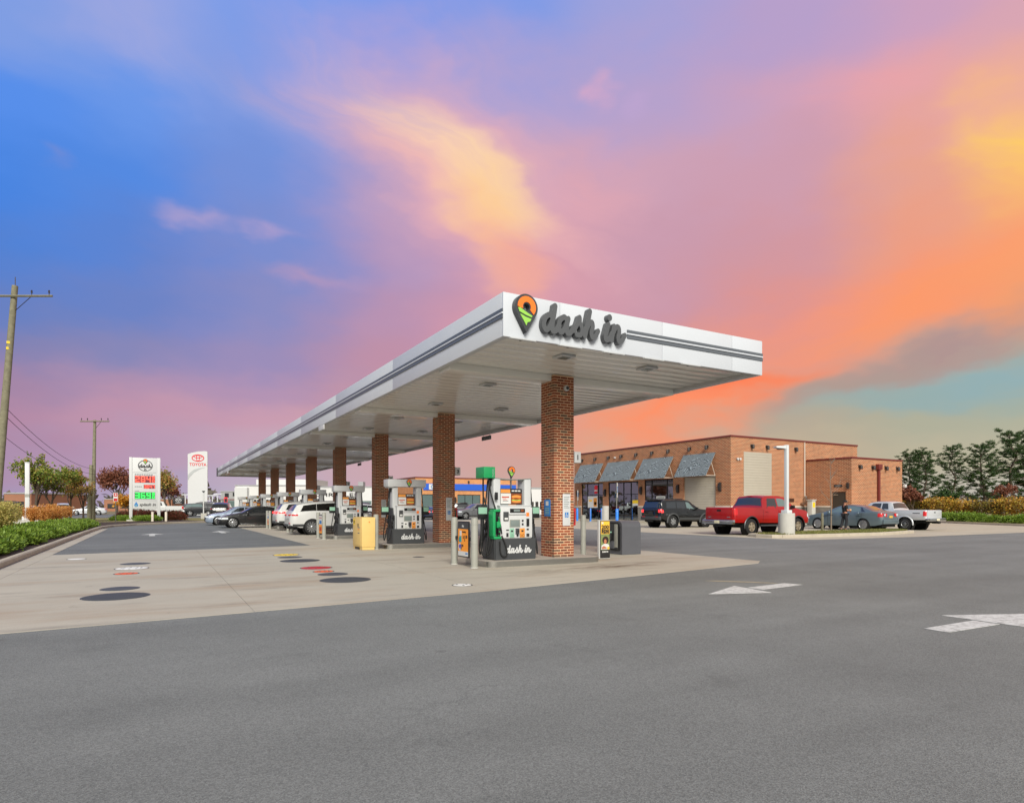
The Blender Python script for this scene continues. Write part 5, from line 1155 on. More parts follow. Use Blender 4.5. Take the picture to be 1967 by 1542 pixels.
    def extras(s):
        c = s.c
        for xc in (0, s.wb):
            for sd in (-1, 1): s.wheel(xc, sd)
        g = c.get('glass', 'car_glass')
        for w in c.get('windows', []):
            s.patch_side('side_window', w[6] if len(w) > 6 else g, w[0], w[1], w[2], w[3], (lambda x, k=w[4]: s.bt(x)+k), (lambda x, k=w[5]: s.tp(x)-k))
        if 'screen' in c: s.patch_top('windscreen', c.get('screen_m', g), *c['screen'])
        if 'rear' in c: s.patch_top('rear_window', g, *c['rear'])
        for x in c.get('seams', []):
            for sd in (-1, 1):
                z0 = s.low(x)+.03; s.patch_side('door_seam', 'under', x-.006, x+.006, x-.006, x+.006, z0, s.bt(x)-.01, .0015, 1, 8, s.bo, (sd,))
        for x in c.get('handles', []):
            for sd in (-1, 1): z = s.belt(x)-.14; y = s.side_w(x, z); bx('door_handle', M[c.get('handle_m', c['paint'])], s.bo, x-.1, x+.1, sd*y, sd*(y+.035), z-.018, z+.018, .01)
        if 'mirror' in c:
            for sd in (-1, 1): x, z = c['mirror']; y = s.side_w(x, z)-.02; m = MB(); m.box(x-.06, x+.06, sd*(y+.06), sd*(y+.27), z-.03, z+.14, .03); m.box(x-.02, x+.04, sd*y, sd*(y+.1), z-.01, z+.03); m.build('mirror', M[c.get('mirror_m', c['paint'])], s.t, smooth=40)
        for l in c.get('tail', []):   # (x0,x1,z0,z1,mat) on the flank at the rear + on the rear face
            s.patch_side('tail_light', l[4], l[0], l[1], l[0], l[1], l[2], l[3], .006, 5, 3)
            if l[5]:
                for sd in (-1, 1): y = s.half(-s.ro)-.01; bx('tail_light', M[l[4]], s.t, -s.ro-.012, -s.ro+.05, sd*(y-l[5]), sd*(y+.0), l[2]+.01, l[3]-.01, .01)
        for l in c.get('head', []):
            s.patch_side('head_light', 'lens', l[0], l[1], l[0], l[1], l[2], l[3], .006, 6, 3)
            for sd in (-1, 1): y = s.half(s.fr)-.01; bx('head_light', M['lens'], s.t, s.fr-.05, s.fr+.012, sd*(y-l[4]), sd*y, l[2]+.01, l[3]-.01, .01)
        for b in c.get('boxes', []): bx(b[0], M[b[1]], s.t, *b[2:8], b[8] if len(b) > 8 else .015)
        if c.get('flare'):
            for xc in (0, s.wb):
                for sd in (-1, 1):
                    f = MB(); rows = []
                    for a in np.linspace(-8, 188, 25):
                        ca, sa = math.cos(R(a)), math.sin(R(a)); row = []
                        for rad, o in ((s.ra-.01, -.05), (s.ra-.01, .035), (s.ra+c['flare']*.6, .03), (s.ra+c['flare'], .004)):
                            x = xc+rad*ca; z = s.r+rad*sa; row.append((x, sd*(s.half(xc)*.985+o), z))
                        rows.append(row)
                    f.grid(rows).build('wheel_arch_trim', M[c.get('flare_m', 'plastic_trim')], s.t, smooth=50)
        for q in c.get('cladding', []): s.patch_side('side_cladding', q[4], q[0], q[1], q[0], q[1], q[2], q[3], q[5] if len(q) > 5 else .012, 10, 2)

F150 = dict(cat='pickup truck', paint='paint_red', ro=1.18, wb=3.52, fo=.92, w=2.0, r=.40, tw=.28, rim=.58, rim_m='rim_tan', sill=.52, gap=.10, tumble=.17, corner=.12, taper=.04, soft=.05, low=[(-1.18, .62), (4.44, .55)],
  top=[(-1.18, 1.36), (.78, 1.36), (.80, 1.36), (.83, 1.40), (1.02, 1.93), (1.35, 1.985), (2.3, 1.98), (2.75, 1.90), (3.35, 1.36), (3.6, 1.31), (4.2, 1.22), (4.38, 1.10), (4.44, .95)], belt=[(-1.18, 1.3), (4.44, 1.26)], bed=(-1.1, .76), flare=.05, flare_m='rim_dark',
  windows=[(1.13, 1.92, 1.28, 1.90, .03, .17), (2.0, 3.02, 1.98, 2.56, .03, .17, 'car_glass_light')], rear=(.85, 1.00, .93, .95), screen=(2.82, 3.28, .9, .95), seams=[.82, 1.96, 3.12], handles=[1.1, 2.12], mirror=(2.95, 1.32), mirror_m='black', tail=[(-1.17, -.98, .98, 1.31, 'tail_red', .1)], head=[(4.25, 4.42, .86, 1.05, .35)],
  boxes=[('tailgate', 'paint_red', -1.205, -1.17, -.84, .84, .78, 1.335, .02), ('tailgate_handle', 'black', -1.213, -1.203, -.13, .13, 1.16, 1.25), ('bumper', 'chrome', -1.36, -1.14, -.96, .96, .54, .76, .05), ('licence_plate', 'plate', -1.368, -1.359, -.16, .16, .58, .72), ('hitch', 'under', -1.3, -1.0, -.25, .25, .42, .52), ('running_board', 'plastic_trim', .6, 2.95, -1.04, -.86, .42, .50, .03), ('running_board', 'plastic_trim', .6, 2.95, .86, 1.04, .42, .50, .03), ('third_brake_light', 'tail_red', .98, 1.02, -.16, .16, 1.925, 1.955), ('front_bumper', 'chrome', 4.36, 4.50, -.9, .9, .52, .74, .05), ('badge', 'chrome', -1.212, -1.204, -.7, -.5, .86, .90), ('badge', 'chrome', -1.212, -1.204, .5, .7, .86, .90)], cladding=[(.95, 3.05, .70, .74, 'paint_red', .014)])
RUN = dict(cat='SUV', paint='paint_black', ro=1.02, wb=2.85, fo=.95, w=1.96, r=.40, tw=.26, rim=.60, rim_m='rim_silver', dark_rim=1, spokes=6, sill=.42, gap=.07, tumble=.12, corner=.10, taper=.03, soft=.03, scale=1.03, low=[(-1.02, .62), (-.5, .45), (3.2, .42), (3.8, .5)],
  top=[(-1.02, 1.12), (-1.0, 1.2), (-.97, 1.28), (-.84, 1.74), (-.76, 1.80), (.4, 1.84), (1.3, 1.82), (1.55, 1.76), (2.3, 1.28), (2.5, 1.24), (3.4, 1.14), (3.62, 1.05), (3.8, .8)], belt=[(-1.02, 1.13), (3.8, 1.12)], flare=.09, flare_m='plastic_trim',
  windows=[(-.55, .28, -.48, .30, .04, .17), (.36, 1.16, .36, 1.10, .04, .17), (1.22, 2.05, 1.16, 1.45, .04, .17, 'car_glass_light')], rear=(-.965, -.85, .92, .9), screen=(1.62, 2.24, .88, .95), seams=[.32, 1.18, 2.16], handles=[.5, 1.35], mirror=(1.95, 1.17), mirror_m='black', tail=[(-1.0, -.82, .98, 1.17, 'tail_lit', .16)], head=[(3.5, 3.76, .86, 1.0, .3)],
  boxes=[('spoiler', 'black_gloss', -.98, -.58, -.66, .66, 1.74, 1.80, .02), ('tailgate_panel', 'black_gloss', -1.045, -1.01, -.7, .7, .80, 1.14, .02), ('licence_plate', 'rim_dark', -1.055, -1.044, -.2, .2, .86, 1.02), ('bumper', 'plastic_trim', -1.12, -.95, -.9, .9, .50, .74, .05), ('reflector', 'tail_red', -1.126, -1.119, -.75, -.45, .70, .73), ('reflector', 'tail_red', -1.126, -1.119, .45, .75, .70, .73), ('tow_hitch', 'under', -1.14, -.9, -.2, .2, .38, .48), ('roof_rail', 'rim_dark', -.4, 1.1, -.66, -.61, 1.83, 1.88), ('roof_rail', 'rim_dark', -.4, 1.1, .61, .66, 1.83, 1.88), ('front_bumper', 'plastic_trim', 3.7, 3.86, -.8, .8, .45, .72, .05)], cladding=[(.52, 2.35, .52, .64, 'plastic_trim', .02)])
ALT = dict(cat='sedan', paint='paint_teal', ro=1.05, wb=2.78, fo=.98, w=1.79, r=.325, tw=.21, rim=.74, rim_m='rim_silver', spokes=7, sill=.24, gap=.035, tumble=.24, corner=.24, taper=.10, low=[(-1.05, .36), (-.6, .26), (3.2, .22), (3.76, .3)],
  top=[(-1.05, .78), (-.98, 1.0), (-.75, 1.09), (-.45, 1.12), (.15, 1.38), (.7, 1.45), (1.15, 1.46), (1.6, 1.40), (2.35, 1.06), (2.55, 1.0), (3.3, .86), (3.62, .72), (3.76, .5)], belt=[(-1.05, .94), (-.4, 1.0), (1, .95), (2.5, .92), (3.76, .78)],
  windows=[(-.12, .12, .12, .22, .05, .11, 'car_glass'), (.2, .98, .28, .98, .05, .11, 'car_glass_light'), (1.06, 2.05, 1.06, 1.52, .05, .11, 'car_glass_light')], rear=(-.42, .12, .86, .82), screen=(1.62, 2.30, .84, .9), screen_m='car_glass_light', seams=[.1, 1.02, 2.12], handles=[.25, 1.2], mirror=(1.95, .94), tail=[(-1.02, -.80, .76, .96, 'tail_red', .2)], head=[(3.35, 3.7, .60, .72, .3)],
  boxes=[('licence_plate', 'plate_yellow', -1.07, -1.05, -.16, .16, .70, .82), ('tail_lens', 'lens', -1.068, -1.058, .52, .66, .82, .92), ('tail_lens', 'lens', -1.068, -1.058, -.66, -.52, .82, .92), ('bumper', 'paint_teal', -1.10, -.98, -.74, .74, .36, .62, .05)])
DAK = dict(cat='pickup truck', paint='paint_silver', ro=1.2, wb=3.1, fo=.85, w=1.82, r=.365, tw=.25, rim=.60, rim_m='rim_silver', spokes=8, sill=.46, gap=.09, tumble=.18, corner=.13, taper=.04, soft=.05, low=[(-1.2, .62), (3.95, .52)],
  top=[(-1.2, 1.20), (.62, 1.20), (.66, 1.20), (.69, 1.25), (.86, 1.68), (1.15, 1.74), (1.9, 1.74), (2.2, 1.68), (2.75, 1.22), (3.0, 1.16), (3.6, 1.05), (3.86, .92), (3.95, .75)], belt=[(-1.2, 1.14), (3.95, 1.1)], bed=(-1.12, .6),
  windows=[(.98, 1.42, 1.08, 1.40, .04, .14), (1.5, 2.42, 1.48, 2.0, .04, .14, 'car_glass')], rear=(.71, .85, .93, .95), screen=(2.26, 2.70, .9, .95), seams=[.66, 1.46, 2.5], handles=[1.62], mirror=(2.35, 1.16), mirror_m='black', tail=[(-1.19, -1.02, .84, 1.12, 'tail_red', .09)], head=[(3.7, 3.93, .74, .9, .3)], flare=.05, flare_m='paint_silver',
  boxes=[('tailgate', 'paint_silver', -1.222, -1.19, -.76, .76, .70, 1.18, .02), ('tailgate_handle', 'black', -1.23, -1.221, -.08, .08, 1.02, 1.08), ('bumper', 'chrome', -1.42, -1.16, -.88, .88, .54, .72, .04), ('licence_plate', 'plate', -1.428, -1.419, -.16, .16, .57, .69), ('tow_hitch', 'under', -1.5, -1.1, -.1, .1, .40, .52), ('decal', 'ink', -1.0, -1.0, 0, 0, 0, 0)][:-1], cladding=[(-.85, -.45, .98, 1.03, 'plastic_trim', .002)])
AVI = dict(cat='SUV', paint='paint_white', ro=1.08, wb=3.02, fo=.95, w=2.0, r=.395, tw=.26, rim=.74, rim_m='rim_silver', dark_rim=1, spokes=12, sill=.34, gap=.045, tumble=.2, corner=.3, taper=.07, low=[(-1.08, .50), (-.6, .38), (3.4, .34), (3.97, .42)],
  top=[(-1.08, .86), (-1.03, 1.14), (-.95, 1.2), (-.72, 1.56), (-.55, 1.62), (.2, 1.72), (1.1, 1.77), (1.6, 1.74), (2.45, 1.26), (2.7, 1.18), (3.5, 1.06), (3.85, .92), (3.97, .65)], belt=[(-1.08, 1.08), (0, 1.14), (3.97, 1.06)],
  windows=[(-.62, .22, -.40, .24, .03, .13), (.24, 1.2, .26, 1.18, .03, .13), (1.22, 2.2, 1.2, 1.55, .03, .13)], glass='car_glass_black', rear=(-.92, -.70, .88, .82), screen=(1.68, 2.40, .88, .94), seams=[.22, 1.2, 2.2], mirror=(2.1, 1.12), tail=[(-1.06, -.70, .98, 1.06, 'tail_red', .3)], head=[(3.5, 3.9, .8, .9, .4)],
  boxes=[('exhaust_trim', 'chrome', -1.10, -1.0, -.6, -.4, .44, .50), ('bumper_trim', 'plastic_trim', -1.09, -.7, -.72, .72, .42, .56, .04), ('reflector', 'tail_red', -1.1, -1.06, -.8, -.5, .58, .62)], cladding=[(-.95, -.42, .42, .56, 'plastic_trim', .006), (.46, 2.56, .34, .46, 'plastic_trim', .008)])
SED = dict(cat='sedan', paint='paint_black', ro=1.08, wb=2.85, fo=.86, w=1.82, r=.34, tw=.22, rim=.74, rim_m='rim_silver', spokes=10, sill=.22, gap=.035, tumble=.25, corner=.3, taper=.10, low=[(-1.08, .34), (-.6, .25), (3.2, .2), (3.71, .24)],
  top=[(-1.08, .8), (-1.0, 1.02), (-.6, 1.08), (-.35, 1.12), (.3, 1.38), (.9, 1.44), (1.3, 1.43), (1.7, 1.34), (2.3, 1.02), (2.5, .97), (3.2, .86), (3.55, .7), (3.71, .48)], belt=[(-1.08, .95), (1, .93), (2.4, .88), (3.71, .72)],
  windows=[(0, .95, .2, .95, .05, .11), (1.02, 2.0, 1.02, 1.5, .05, .11)], rear=(-.32, .26, .86, .8), screen=(1.70, 2.26, .84, .9), seams=[.05, .98, 2.1], handles=[.2, 1.15], mirror=(1.95, .9), tail=[(-1.05, -.8, .78, .92, 'tail_red', .3)], head=[(3.15, 3.66, .56, .68, .3)], boxes=[('sill_trim', 'chrome', .45, 2.4, -.925, -.905, .24, .27, .004), ('sill_trim', 'chrome', .45, 2.4, .905, .925, .24, .27, .004), ('grille', 'black', 3.68, 3.73, -.4, .4, .3, .6, .02)])
def variant(base, **kw): d = dict(base); d.update(kw); return d
Car('pickup_truck', 'red crew-cab pickup truck with chrome bumper beside the lamp base', (25.45, 22.05, .012), 0, F150)
Car('suv', 'black off-road SUV with lit tail lights parked at the shop', (29.7, 31.85, .012), 0, RUN)
Car('sedan', 'teal-grey sedan parked nose-in behind the grass island', (37.2, 22.1, .012), 90, variant(ALT, scale=1.05))
Car('pickup_truck', 'silver pickup truck parked right of the teal sedan', (39.9, 21.2, .012), 90, DAK)
Car('suv', 'white SUV with black windows refuelling at the third pump', (6.75, 32.85, .012), 0, variant(AVI, scale=.96))
Car('sedan', 'black sedan poking its nose out between the pumps', (7.3, 45.9, .012), 180, SED)
Car('sedan', 'silver-blue sedan behind the black one at the pumps', (7.0, 53.2, .012), 180, variant(SED, paint='paint_silver_blue', r=.335))
Car('suv', 'white SUV with a red tail light half hidden by a pump, beyond the black-windowed SUV', (7.2, 39.3, .012), 0, variant(AVI, paint='paint_white', tail=[(-1.06, -.6, 1.0, 1.1, 'tail_lit', .4)], glass='car_glass', rim_m='rim_silver', windows=AVI['windows'][:2]))

# ---------------------------------------------------------------- vegetation
sheet('hedge_bed', [(62.8, 34), (55.2, 22.4), (50, 13.8), (46, 6), (130, 6), (130, 80), (66, 60)], .13, 'lawn')
kerb_run('hedge_kerb', [(46.0, 6.6), (50.0, 14.0), (55.2, 22.6), (62.6, 34)], label='pale kerb along the low green hedge at the right', seg=3)
sheet('dealer_lot', [(-12, 88), (4.5, 79.5), (14, 77.5), (60, 100), (60, 126), (-40, 126), (-40, 100)], .13, 'asphalt_far')
def leaf_quad(b, p, n, s, asp=.6):
    """one leaf: a folded quad at p, along direction n"""
    a = n.cross(Vector((rng.normal(), rng.normal(), rng.normal()))); a.normalize(); q = n*s; w = a*s*asp*.5
    b.append((p, p+q*.5+w, p+q, p+q*.5-w))
def leaves_mesh(name, L, m):
    vs = [v[:] for q in L for v in q]; me = bpy.data.meshes.new(name); me.from_pydata(vs, [], [(4*i, 4*i+1, 4*i+2, 4*i+3) for i in range(len(L))]); me.materials.append(m); me.update(); return me
def rv(): v = Vector((rng.normal(), rng.normal(), rng.normal())); v.normalize(); return v
def shrub_mesh(name, m, rx, rz, n, ls, seed, up=.5, asp=.5):
    """low shrub: sprays of leaves rooted near the ground, lumpy outline"""
    random.seed(seed); L = []; lob = [(rv(), random.uniform(.6, 1.1)) for _ in range(9)]
    for k in range(n//9):
        d = rv(); d.z = abs(d.z)*.9+.05; d.normalize(); f = .72+.4*max(0, max(d.dot(a)*w for a, w in lob)-.55)*1.6; f *= random.uniform(.75, 1.08)
        tip = Vector((d.x*rx*f, d.y*rx*f, d.z*rz*f+.06))
        for j in range(9):
            p = tip*(1-.35*j/9)+rv()*ls*.8; n_ = (d+Vector((0, 0, up))+rv()*.7).normalized(); leaf_quad(L, p, n_, ls*random.uniform(.7, 1.3), asp)
    return leaves_mesh(name, L, m)
def stem_mesh(h, r, n=5):
    b = MB()
    for k in range(n): a = 2*PI*k/n; b.tube([(0, 0, 0), (math.cos(a)*r*.3, math.sin(a)*r*.3, h*.5), (math.cos(a)*r*.7, math.sin(a)*r*.7, h)], [.02, .015, .006], 5)
    return b.mesh('stem', M['bark'])
def plant(name, label, cat, loc, fol, stem=None, rz=0, sc=1, group=None, fname='foliage'):
    t = thing(name, label, cat, loc, rz, group); t.scale = (sc, sc, sc*random.uniform(.92, 1.1)); stuff(link(fname, fol, t))
    if stem: link('stem', stem, t)
    return t
HS = [shrub_mesh('foliage', M['hedge_leaf'], .74, .46, 4600, .085, s) for s in (1, 2, 3)]; ST = stem_mesh(.45, .5)
NUM = ['first', 'second', 'third', 'fourth', 'fifth', 'sixth', 'seventh', 'eighth', 'ninth', 'tenth', 'eleventh', 'twelfth', 'thirteenth', 'fourteenth', 'fifteenth', 'sixteenth', 'seventeenth', 'eighteenth', 'nineteenth', 'twentieth']
def nth(k): return NUM[k] if k < 20 else ('twenty-'+NUM[k-20] if k < 29 else ('thirtieth' if k == 29 else 'thirty-'+NUM[k-30]))
y = 15.2; k = 0
while y < 49.5:
    for row in range(2):
        x = -4.05-row*1.05+random.uniform(-.12, .12)+(.4*max(0, (y-44)/6))
        plant('hedge_shrub', f'{nth(k)} bushy green shrub from the camera in the {"kerbside" if row == 0 else "rear"} row of the left hedge', 'shrub', (x, y+row*.5, .12), HS[random.randrange(3)], ST, random.uniform(0, 360), random.uniform(.86, 1.12), 'green shrubs of the left hedge')
    y += 1.08; k += 1
GR = []
def blades_mesh(name, m, n, h, spread, w=.02):
    L = []
    for _ in range(n):
        a = random.uniform(0, 2*PI); d = Vector((math.cos(a), math.sin(a), 0)); r0 = d*random.uniform(0, spread*.25); hh = h*random.uniform(.6, 1.05); tip = r0+d*spread*random.uniform(.1, .9)+Vector((0, 0, hh)); mid = r0*.7+d*spread*.1+Vector((0, 0, hh*.6)); s = d.cross(Vector((0, 0, 1)))*w
        L.append((r0-s, r0+s, mid+s, mid-s)); L.append((mid-s, mid+s, tip+s*.2, tip-s*.2))
        if random.random() < .7:
            for j in range(4): leaf_quad(L, tip-Vector((0, 0, hh*.1*j)), (rv()+Vector((0, 0, .5))).normalized(), .09, .5)
    return leaves_mesh(name, L, m)
OB = [blades_mesh('blades', M['orange_blade'], 520, 1.25, .5) for _ in range(2)]; YB = blades_mesh('blades', M['yellow_blade'], 600, 1.35, .6)
def survey(px, Z):   # map point from site survey: transverse reading and distance in metres
    X = (px-983.5)/1210*Z; a = R(YAW); return X*math.cos(a)+Z*math.sin(a), -X*math.sin(a)+Z*math.cos(a)
for j, (px, Z) in enumerate(((62, 38), (70, 41), (88, 38), (98, 42), (106, 39), (114, 44), (126, 46), (30, 44), (48, 45), (80, 46))):
    x, y = survey(px, Z); plant('ornamental_grass', f'tall orange autumn grass clump behind the left hedge, {NUM[j]} of its row', 'grass clump', (x, y, .12), OB[j % 2], None, random.uniform(0, 360), random.uniform(.85, 1.15), 'orange grass clumps', 'blades')
for j, (px, Z) in enumerate(((2, 26), (8, 29), (-6, 24), (14, 33))):
    x, y = survey(px, Z); plant('ornamental_grass', f'pale yellow-green grass clump at the left picture edge, {NUM[j]} of four', 'grass clump', (x, y, .12), YB, None, random.uniform(0, 360), 1.0, 'yellow grass clumps', 'blades')
RS = [shrub_mesh('foliage', M['rose_leaf'], .9, .95, 2400, .12, s) for s in (11, 12)]; GC = shrub_mesh('foliage', M['hedge_leaf'], 1.1, .45, 1800, .12, 13)
for j, (px, Z) in enumerate(((236, 63), (250, 62), (264, 62), (276, 61), (288, 61), (312, 60), (324, 60), (335, 60), (343, 61))):
    x, y = survey(px, Z); plant('rose_shrub', f'reddish-green shrub under the price sign, {NUM[j]} from the left', 'shrub', (x, y, .12), RS[j % 2], None, random.uniform(0, 360), 1, 'reddish shrubs under the price sign')
for j, (px, Z) in enumerate(((228, 58), (246, 57.5), (262, 57), (278, 56.5), (292, 56.5))):
    x, y = survey(px, Z); plant('ground_cover_shrub', f'flat bright green ground-cover shrub before the price sign, {NUM[j]} from the left', 'shrub', (x, y, .12), GC, None, random.uniform(0, 360), 1, 'ground cover shrubs')
# right-hand low hedge and vine fence
LH = [shrub_mesh('foliage', M['hedge_leaf'], 1.15, .85, 2600, .13, s) for s in (21, 22)]
A, B = Vector((63.4, 33.2)), Vector((51.2, 14.0)); n = 15
for j in range(n):
    p = A+(B-A)*(j/(n-1))+Vector((1.2, .2)); plant('hedge_shrub', f'low green shrub edging the right parking apron, {NUM[j]} from the left', 'shrub', (p.x, p.y, .1), LH[j % 2], None, random.uniform(0, 360), random.uniform(.8, 1.05), 'low green shrubs at the right')
vf = thing('chain_fence', 'grey wire fence on posts smothered in yellow autumn vine', 'fence', (69, 39, 0)); A, B = Vector((69.5, 39.5)), Vector((59.0, 12.0)); d = (B-A).normalized()
for j in range(12):
    p = A+(B-A)*(j/11)-Vector((69, 39)); MB().tube([(p.x, p.y, 0), (p.x, p.y, 1.95)], .045, 8).build('post', M['aluminium'], vf)
    if j < 11:
        q = A+(B-A)*((j+1)/11)-Vector((69, 39)); w = MB()
        for z in (.15, .5, .85, 1.2, 1.55, 1.9): w.tube([(p.x, p.y, z), (q.x, q.y, z)], .012, 4)
        for s in range(9): r_ = p+(q-p)*((s+.5)/9); w.tube([(r_.x, r_.y, .12), (r_.x, r_.y, 1.92)], .007, 4)
        w.build('wire_panel', M['aluminium'], vf)
def vine_mesh(seed, m, n=300):
    random.seed(seed); L = []
    for _ in range(n):
        c = Vector((random.uniform(-1.5, 1.5), rng.normal()*.25, 0)); z0 = random.choice((1.72, 1.66, 1.6, 1.5, 1.3, 1.1, .9, .7)); c.z = z0+rng.normal()*.16
        for j in range(9): leaf_quad(L, c+rv()*.2, (rv()+Vector((0, -.2, -.3))).normalized(), random.uniform(.10, .19), .9)
    return leaves_mesh('foliage', L, M[m])
VM = [vine_mesh(31, 'vine_leaf'), vine_mesh(32, 'olive_vine_leaf', 240), vine_mesh(33, 'vine_leaf', 260), vine_mesh(34, 'olive_vine_leaf', 170)]; ang = math.degrees(math.atan2(d.y, d.x))
for j in range(11):
    p = A+(B-A)*((j+.5)/11); plant('vine', f'autumn vine hanging over the wire fence, {NUM[j]} panel from the left', 'vine', (p.x, p.y, .1), VM[(0, 1, 2, 0, 1, 2, 3, 0, 3, 1, 3)[j]], None, ang, (1, .93, 1.05, .9, 1, 1.08, .95, 1.04, .9, 1, 1)[j], 'vines on the wire fence')
# pines: trunk, tiered limbs, tufts of needles
def pine_meshes(h, seed, bare=.22):
    random.seed(seed); tr = MB(); L = []; bend = [Vector((rng.normal()*.06*k, rng.normal()*.06*k, h*k/7)) for k in range(8)]
    tr.tube([v[:] for v in bend], [.19-.022*k for k in range(8)], 8)
    ax = lambda z: bend[min(6, int(z/h*7))].lerp(bend[min(7, int(z/h*7)+1)], z/h*7-int(z/h*7)) if z < h else bend[7]
    z = h*bare
    while z < h*.97:
        u = (z-h*bare)/(h*(1-bare)); ln = (1-u)**.6*h*.27+.45; a0 = random.uniform(0, 2*PI); nb = random.choice((3, 4, 4, 5))
        for k in range(nb):
            a = a0+2*PI*k/nb+random.uniform(-.5, .5); l = ln*random.uniform(.45, 1.2); r = random.uniform(.02, .22)+u*.55; d = Vector((math.cos(a), math.sin(a), r)); p0 = ax(z+random.uniform(-.15, .15)); p1 = p0+d*l*.55; p2 = p0+d*l+Vector((0, 0, l*.22))
            tr.tube([p0[:], p1[:], p2[:]], [.05*(1-u*.5), .03, .012], 5)
            for j in range(int(4+l*4.5)):
                t = random.uniform(.38, 1.05); w = .16+.22*t; side = Vector((-d.y, d.x, 0)); c = p0.lerp(p1, t/.55) if t < .55 else p1.lerp(p2, (t-.55)/.45); c = c+side*rng.normal()*w+Vector((0, 0, rng.normal()*.04+.06))
                for q in range(27):
                    v = rv(); v.z = abs(v.z)*.5+.1; leaf_quad(L, c+Vector((rng.normal()*.1, rng.normal()*.1, rng.normal()*.03)), (v+d*.5).normalized(), random.uniform(.18, .32), .2)
        z += h*random.uniform(.05, .08)
    for q in range(60): leaf_quad(L, bend[7]+rv()*.12, (rv()+Vector((0, 0, 1))).normalized(), .3, .16)
    return tr.mesh('trunk', M['bark'], 60), leaves_mesh('crown', L, M['pine_needle'])
PM = [pine_meshes(9.2, 41), pine_meshes(9.2, 42, .3), pine_meshes(9.2, 43, .16)]
def tree(name, label, loc, meshes, rz, sc, group=None):
    t = thing(name, label, 'tree', loc, rz, group); t.scale = (sc,)*3; link('trunk', meshes[0], t); stuff(link('crown', meshes[1], t)); return t
for j, (px, Z, s, w, l) in enumerate(((1748, 80, .87, 0, 'dark pine rising just right of the annex wall'), (1775, 76, .86, 2, 'dense pine, second from the annex wall'), (1832, 78, .95, 1, 'tall open pine with bare lower trunk, third from the annex'), (1890, 77, .96, 2, 'broad dark pine right of the middle of the row'), (1945, 78, 1.14, 1, 'tallest pine with sparse flat tiers, near the right picture edge'), (1972, 80, 1.15, 1, 'tall pine cut by the right picture edge'), (1998, 78, 1.05, 2, 'pine just beyond the right picture edge, only its twigs in view'))):
    x, y = survey(px, Z); tree('pine_tree', l, (x, y, 0), PM[w], 67*j, s, 'pines behind the vine fence')
def broad_meshes(h, spread, m, seed, nleaf, ls, bare=.3, dens=1.):
    random.seed(seed); tr = MB(); L = []; tips = []
    def grow(p, d, l, r, lev):
        q = p+d*l*.5+rv()*l*.06; e = p+d*l; tr.tube([p[:], q[:], e[:]], [r, r*.8, r*.6], 6 if lev < 2 else 4)
        if lev >= 3: tips.append(e); tips.append(q); return
        for k in range(random.choice((3, 4)) if lev else 5):
            nd = (d*(.9 if lev else 1.0)+rv()*(.75 if lev else .6)+Vector((0, 0, .25))).normalized(); grow(p+d*l*random.uniform(.55, 1), nd, l*random.uniform(.55, .75)*(spread if lev == 0 else 1), r*.55, lev+1)
    grow(Vector((0, 0, 0)), Vector((0, 0, 1)), h*bare*1.25, h*.018, 0)
    zm = max(t.z for t in tips); k_ = h/zm
    for _ in range(nleaf//10):
        t = random.choice(tips)+rv()*h*.05
        if random.random() > dens: continue
        for j in range(10): leaf_quad(L, t+rv()*random.uniform(0, h*.06), rv(), ls*random.uniform(.7, 1.3), .7)
    S = Matrix.Scale(k_, 4); a = tr.mesh('trunk', M['bark'], 60); a.transform(S); c = leaves_mesh('crown', L, m); c.transform(S); return a, c
def tr_(px, Z, h, spread, m, seed, nl, ls, label, name='street_tree', z=0):
    x, y = survey(px, Z); tree(name, label, (x, y, z), broad_meshes(h, spread, M[m], seed, nl, ls), seed*31, 1, 'autumn trees')
tr_(70, 47, 5.1, 1.0, 'green_leaf', 51, 3000, .15, 'green young tree behind the white lamp post at the left'); tr_(100, 50, 4.4, 1.2, 'green_leaf', 58, 3000, .15, 'second green tree right of the white lamp post')
tr_(136, 54, 4.3, 1.2, 'autumn_leaf', 52, 2300, .14, 'olive-brown thinning tree right of the green ones'); tr_(160, 57, 4.1, 1.0, 'autumn_leaf', 53, 900, .13, 'nearly bare tree before the wooden pole'); tr_(226, 74, 5.9, .9, 'rust_leaf', 54, 4200, .15, 'dark rust-red rounded tree left of the price sign')
tr_(246, 70, 2.6, 1.3, 'gold_leaf', 55, 2600, .2, 'small golden tree beside the left post of the price sign'); tr_(316, 92, 6.6, .9, 'autumn_leaf', 56, 1800, .2, 'thin tan autumn tree right of the price sign'); tr_(327, 100, 5.0, 1.0, 'rust_leaf', 57, 1400, .22, 'orange-brown tree behind the dealership cars')
tr_(1754, 64, 3.4, 1.4, 'rust_leaf', 59, 3600, .2, 'low rust-brown shrubby tree at the foot of the annex wall'); tr_(1822, 70, 3.2, 1.5, 'pine_needle', 60, 3000, .2, 'dark low bush under the pines', 'bush'); tr_(1935, 66, 3.6, 1.4, 'rust_leaf', 61, 1600, .16, 'brown thinning bush under the tall right pine', 'bush'); tr_(1795, 66, 1.9, 1.6, 'green_leaf', 62, 1800, .15, 'blue-green bush behind the silver pickup', 'bush')
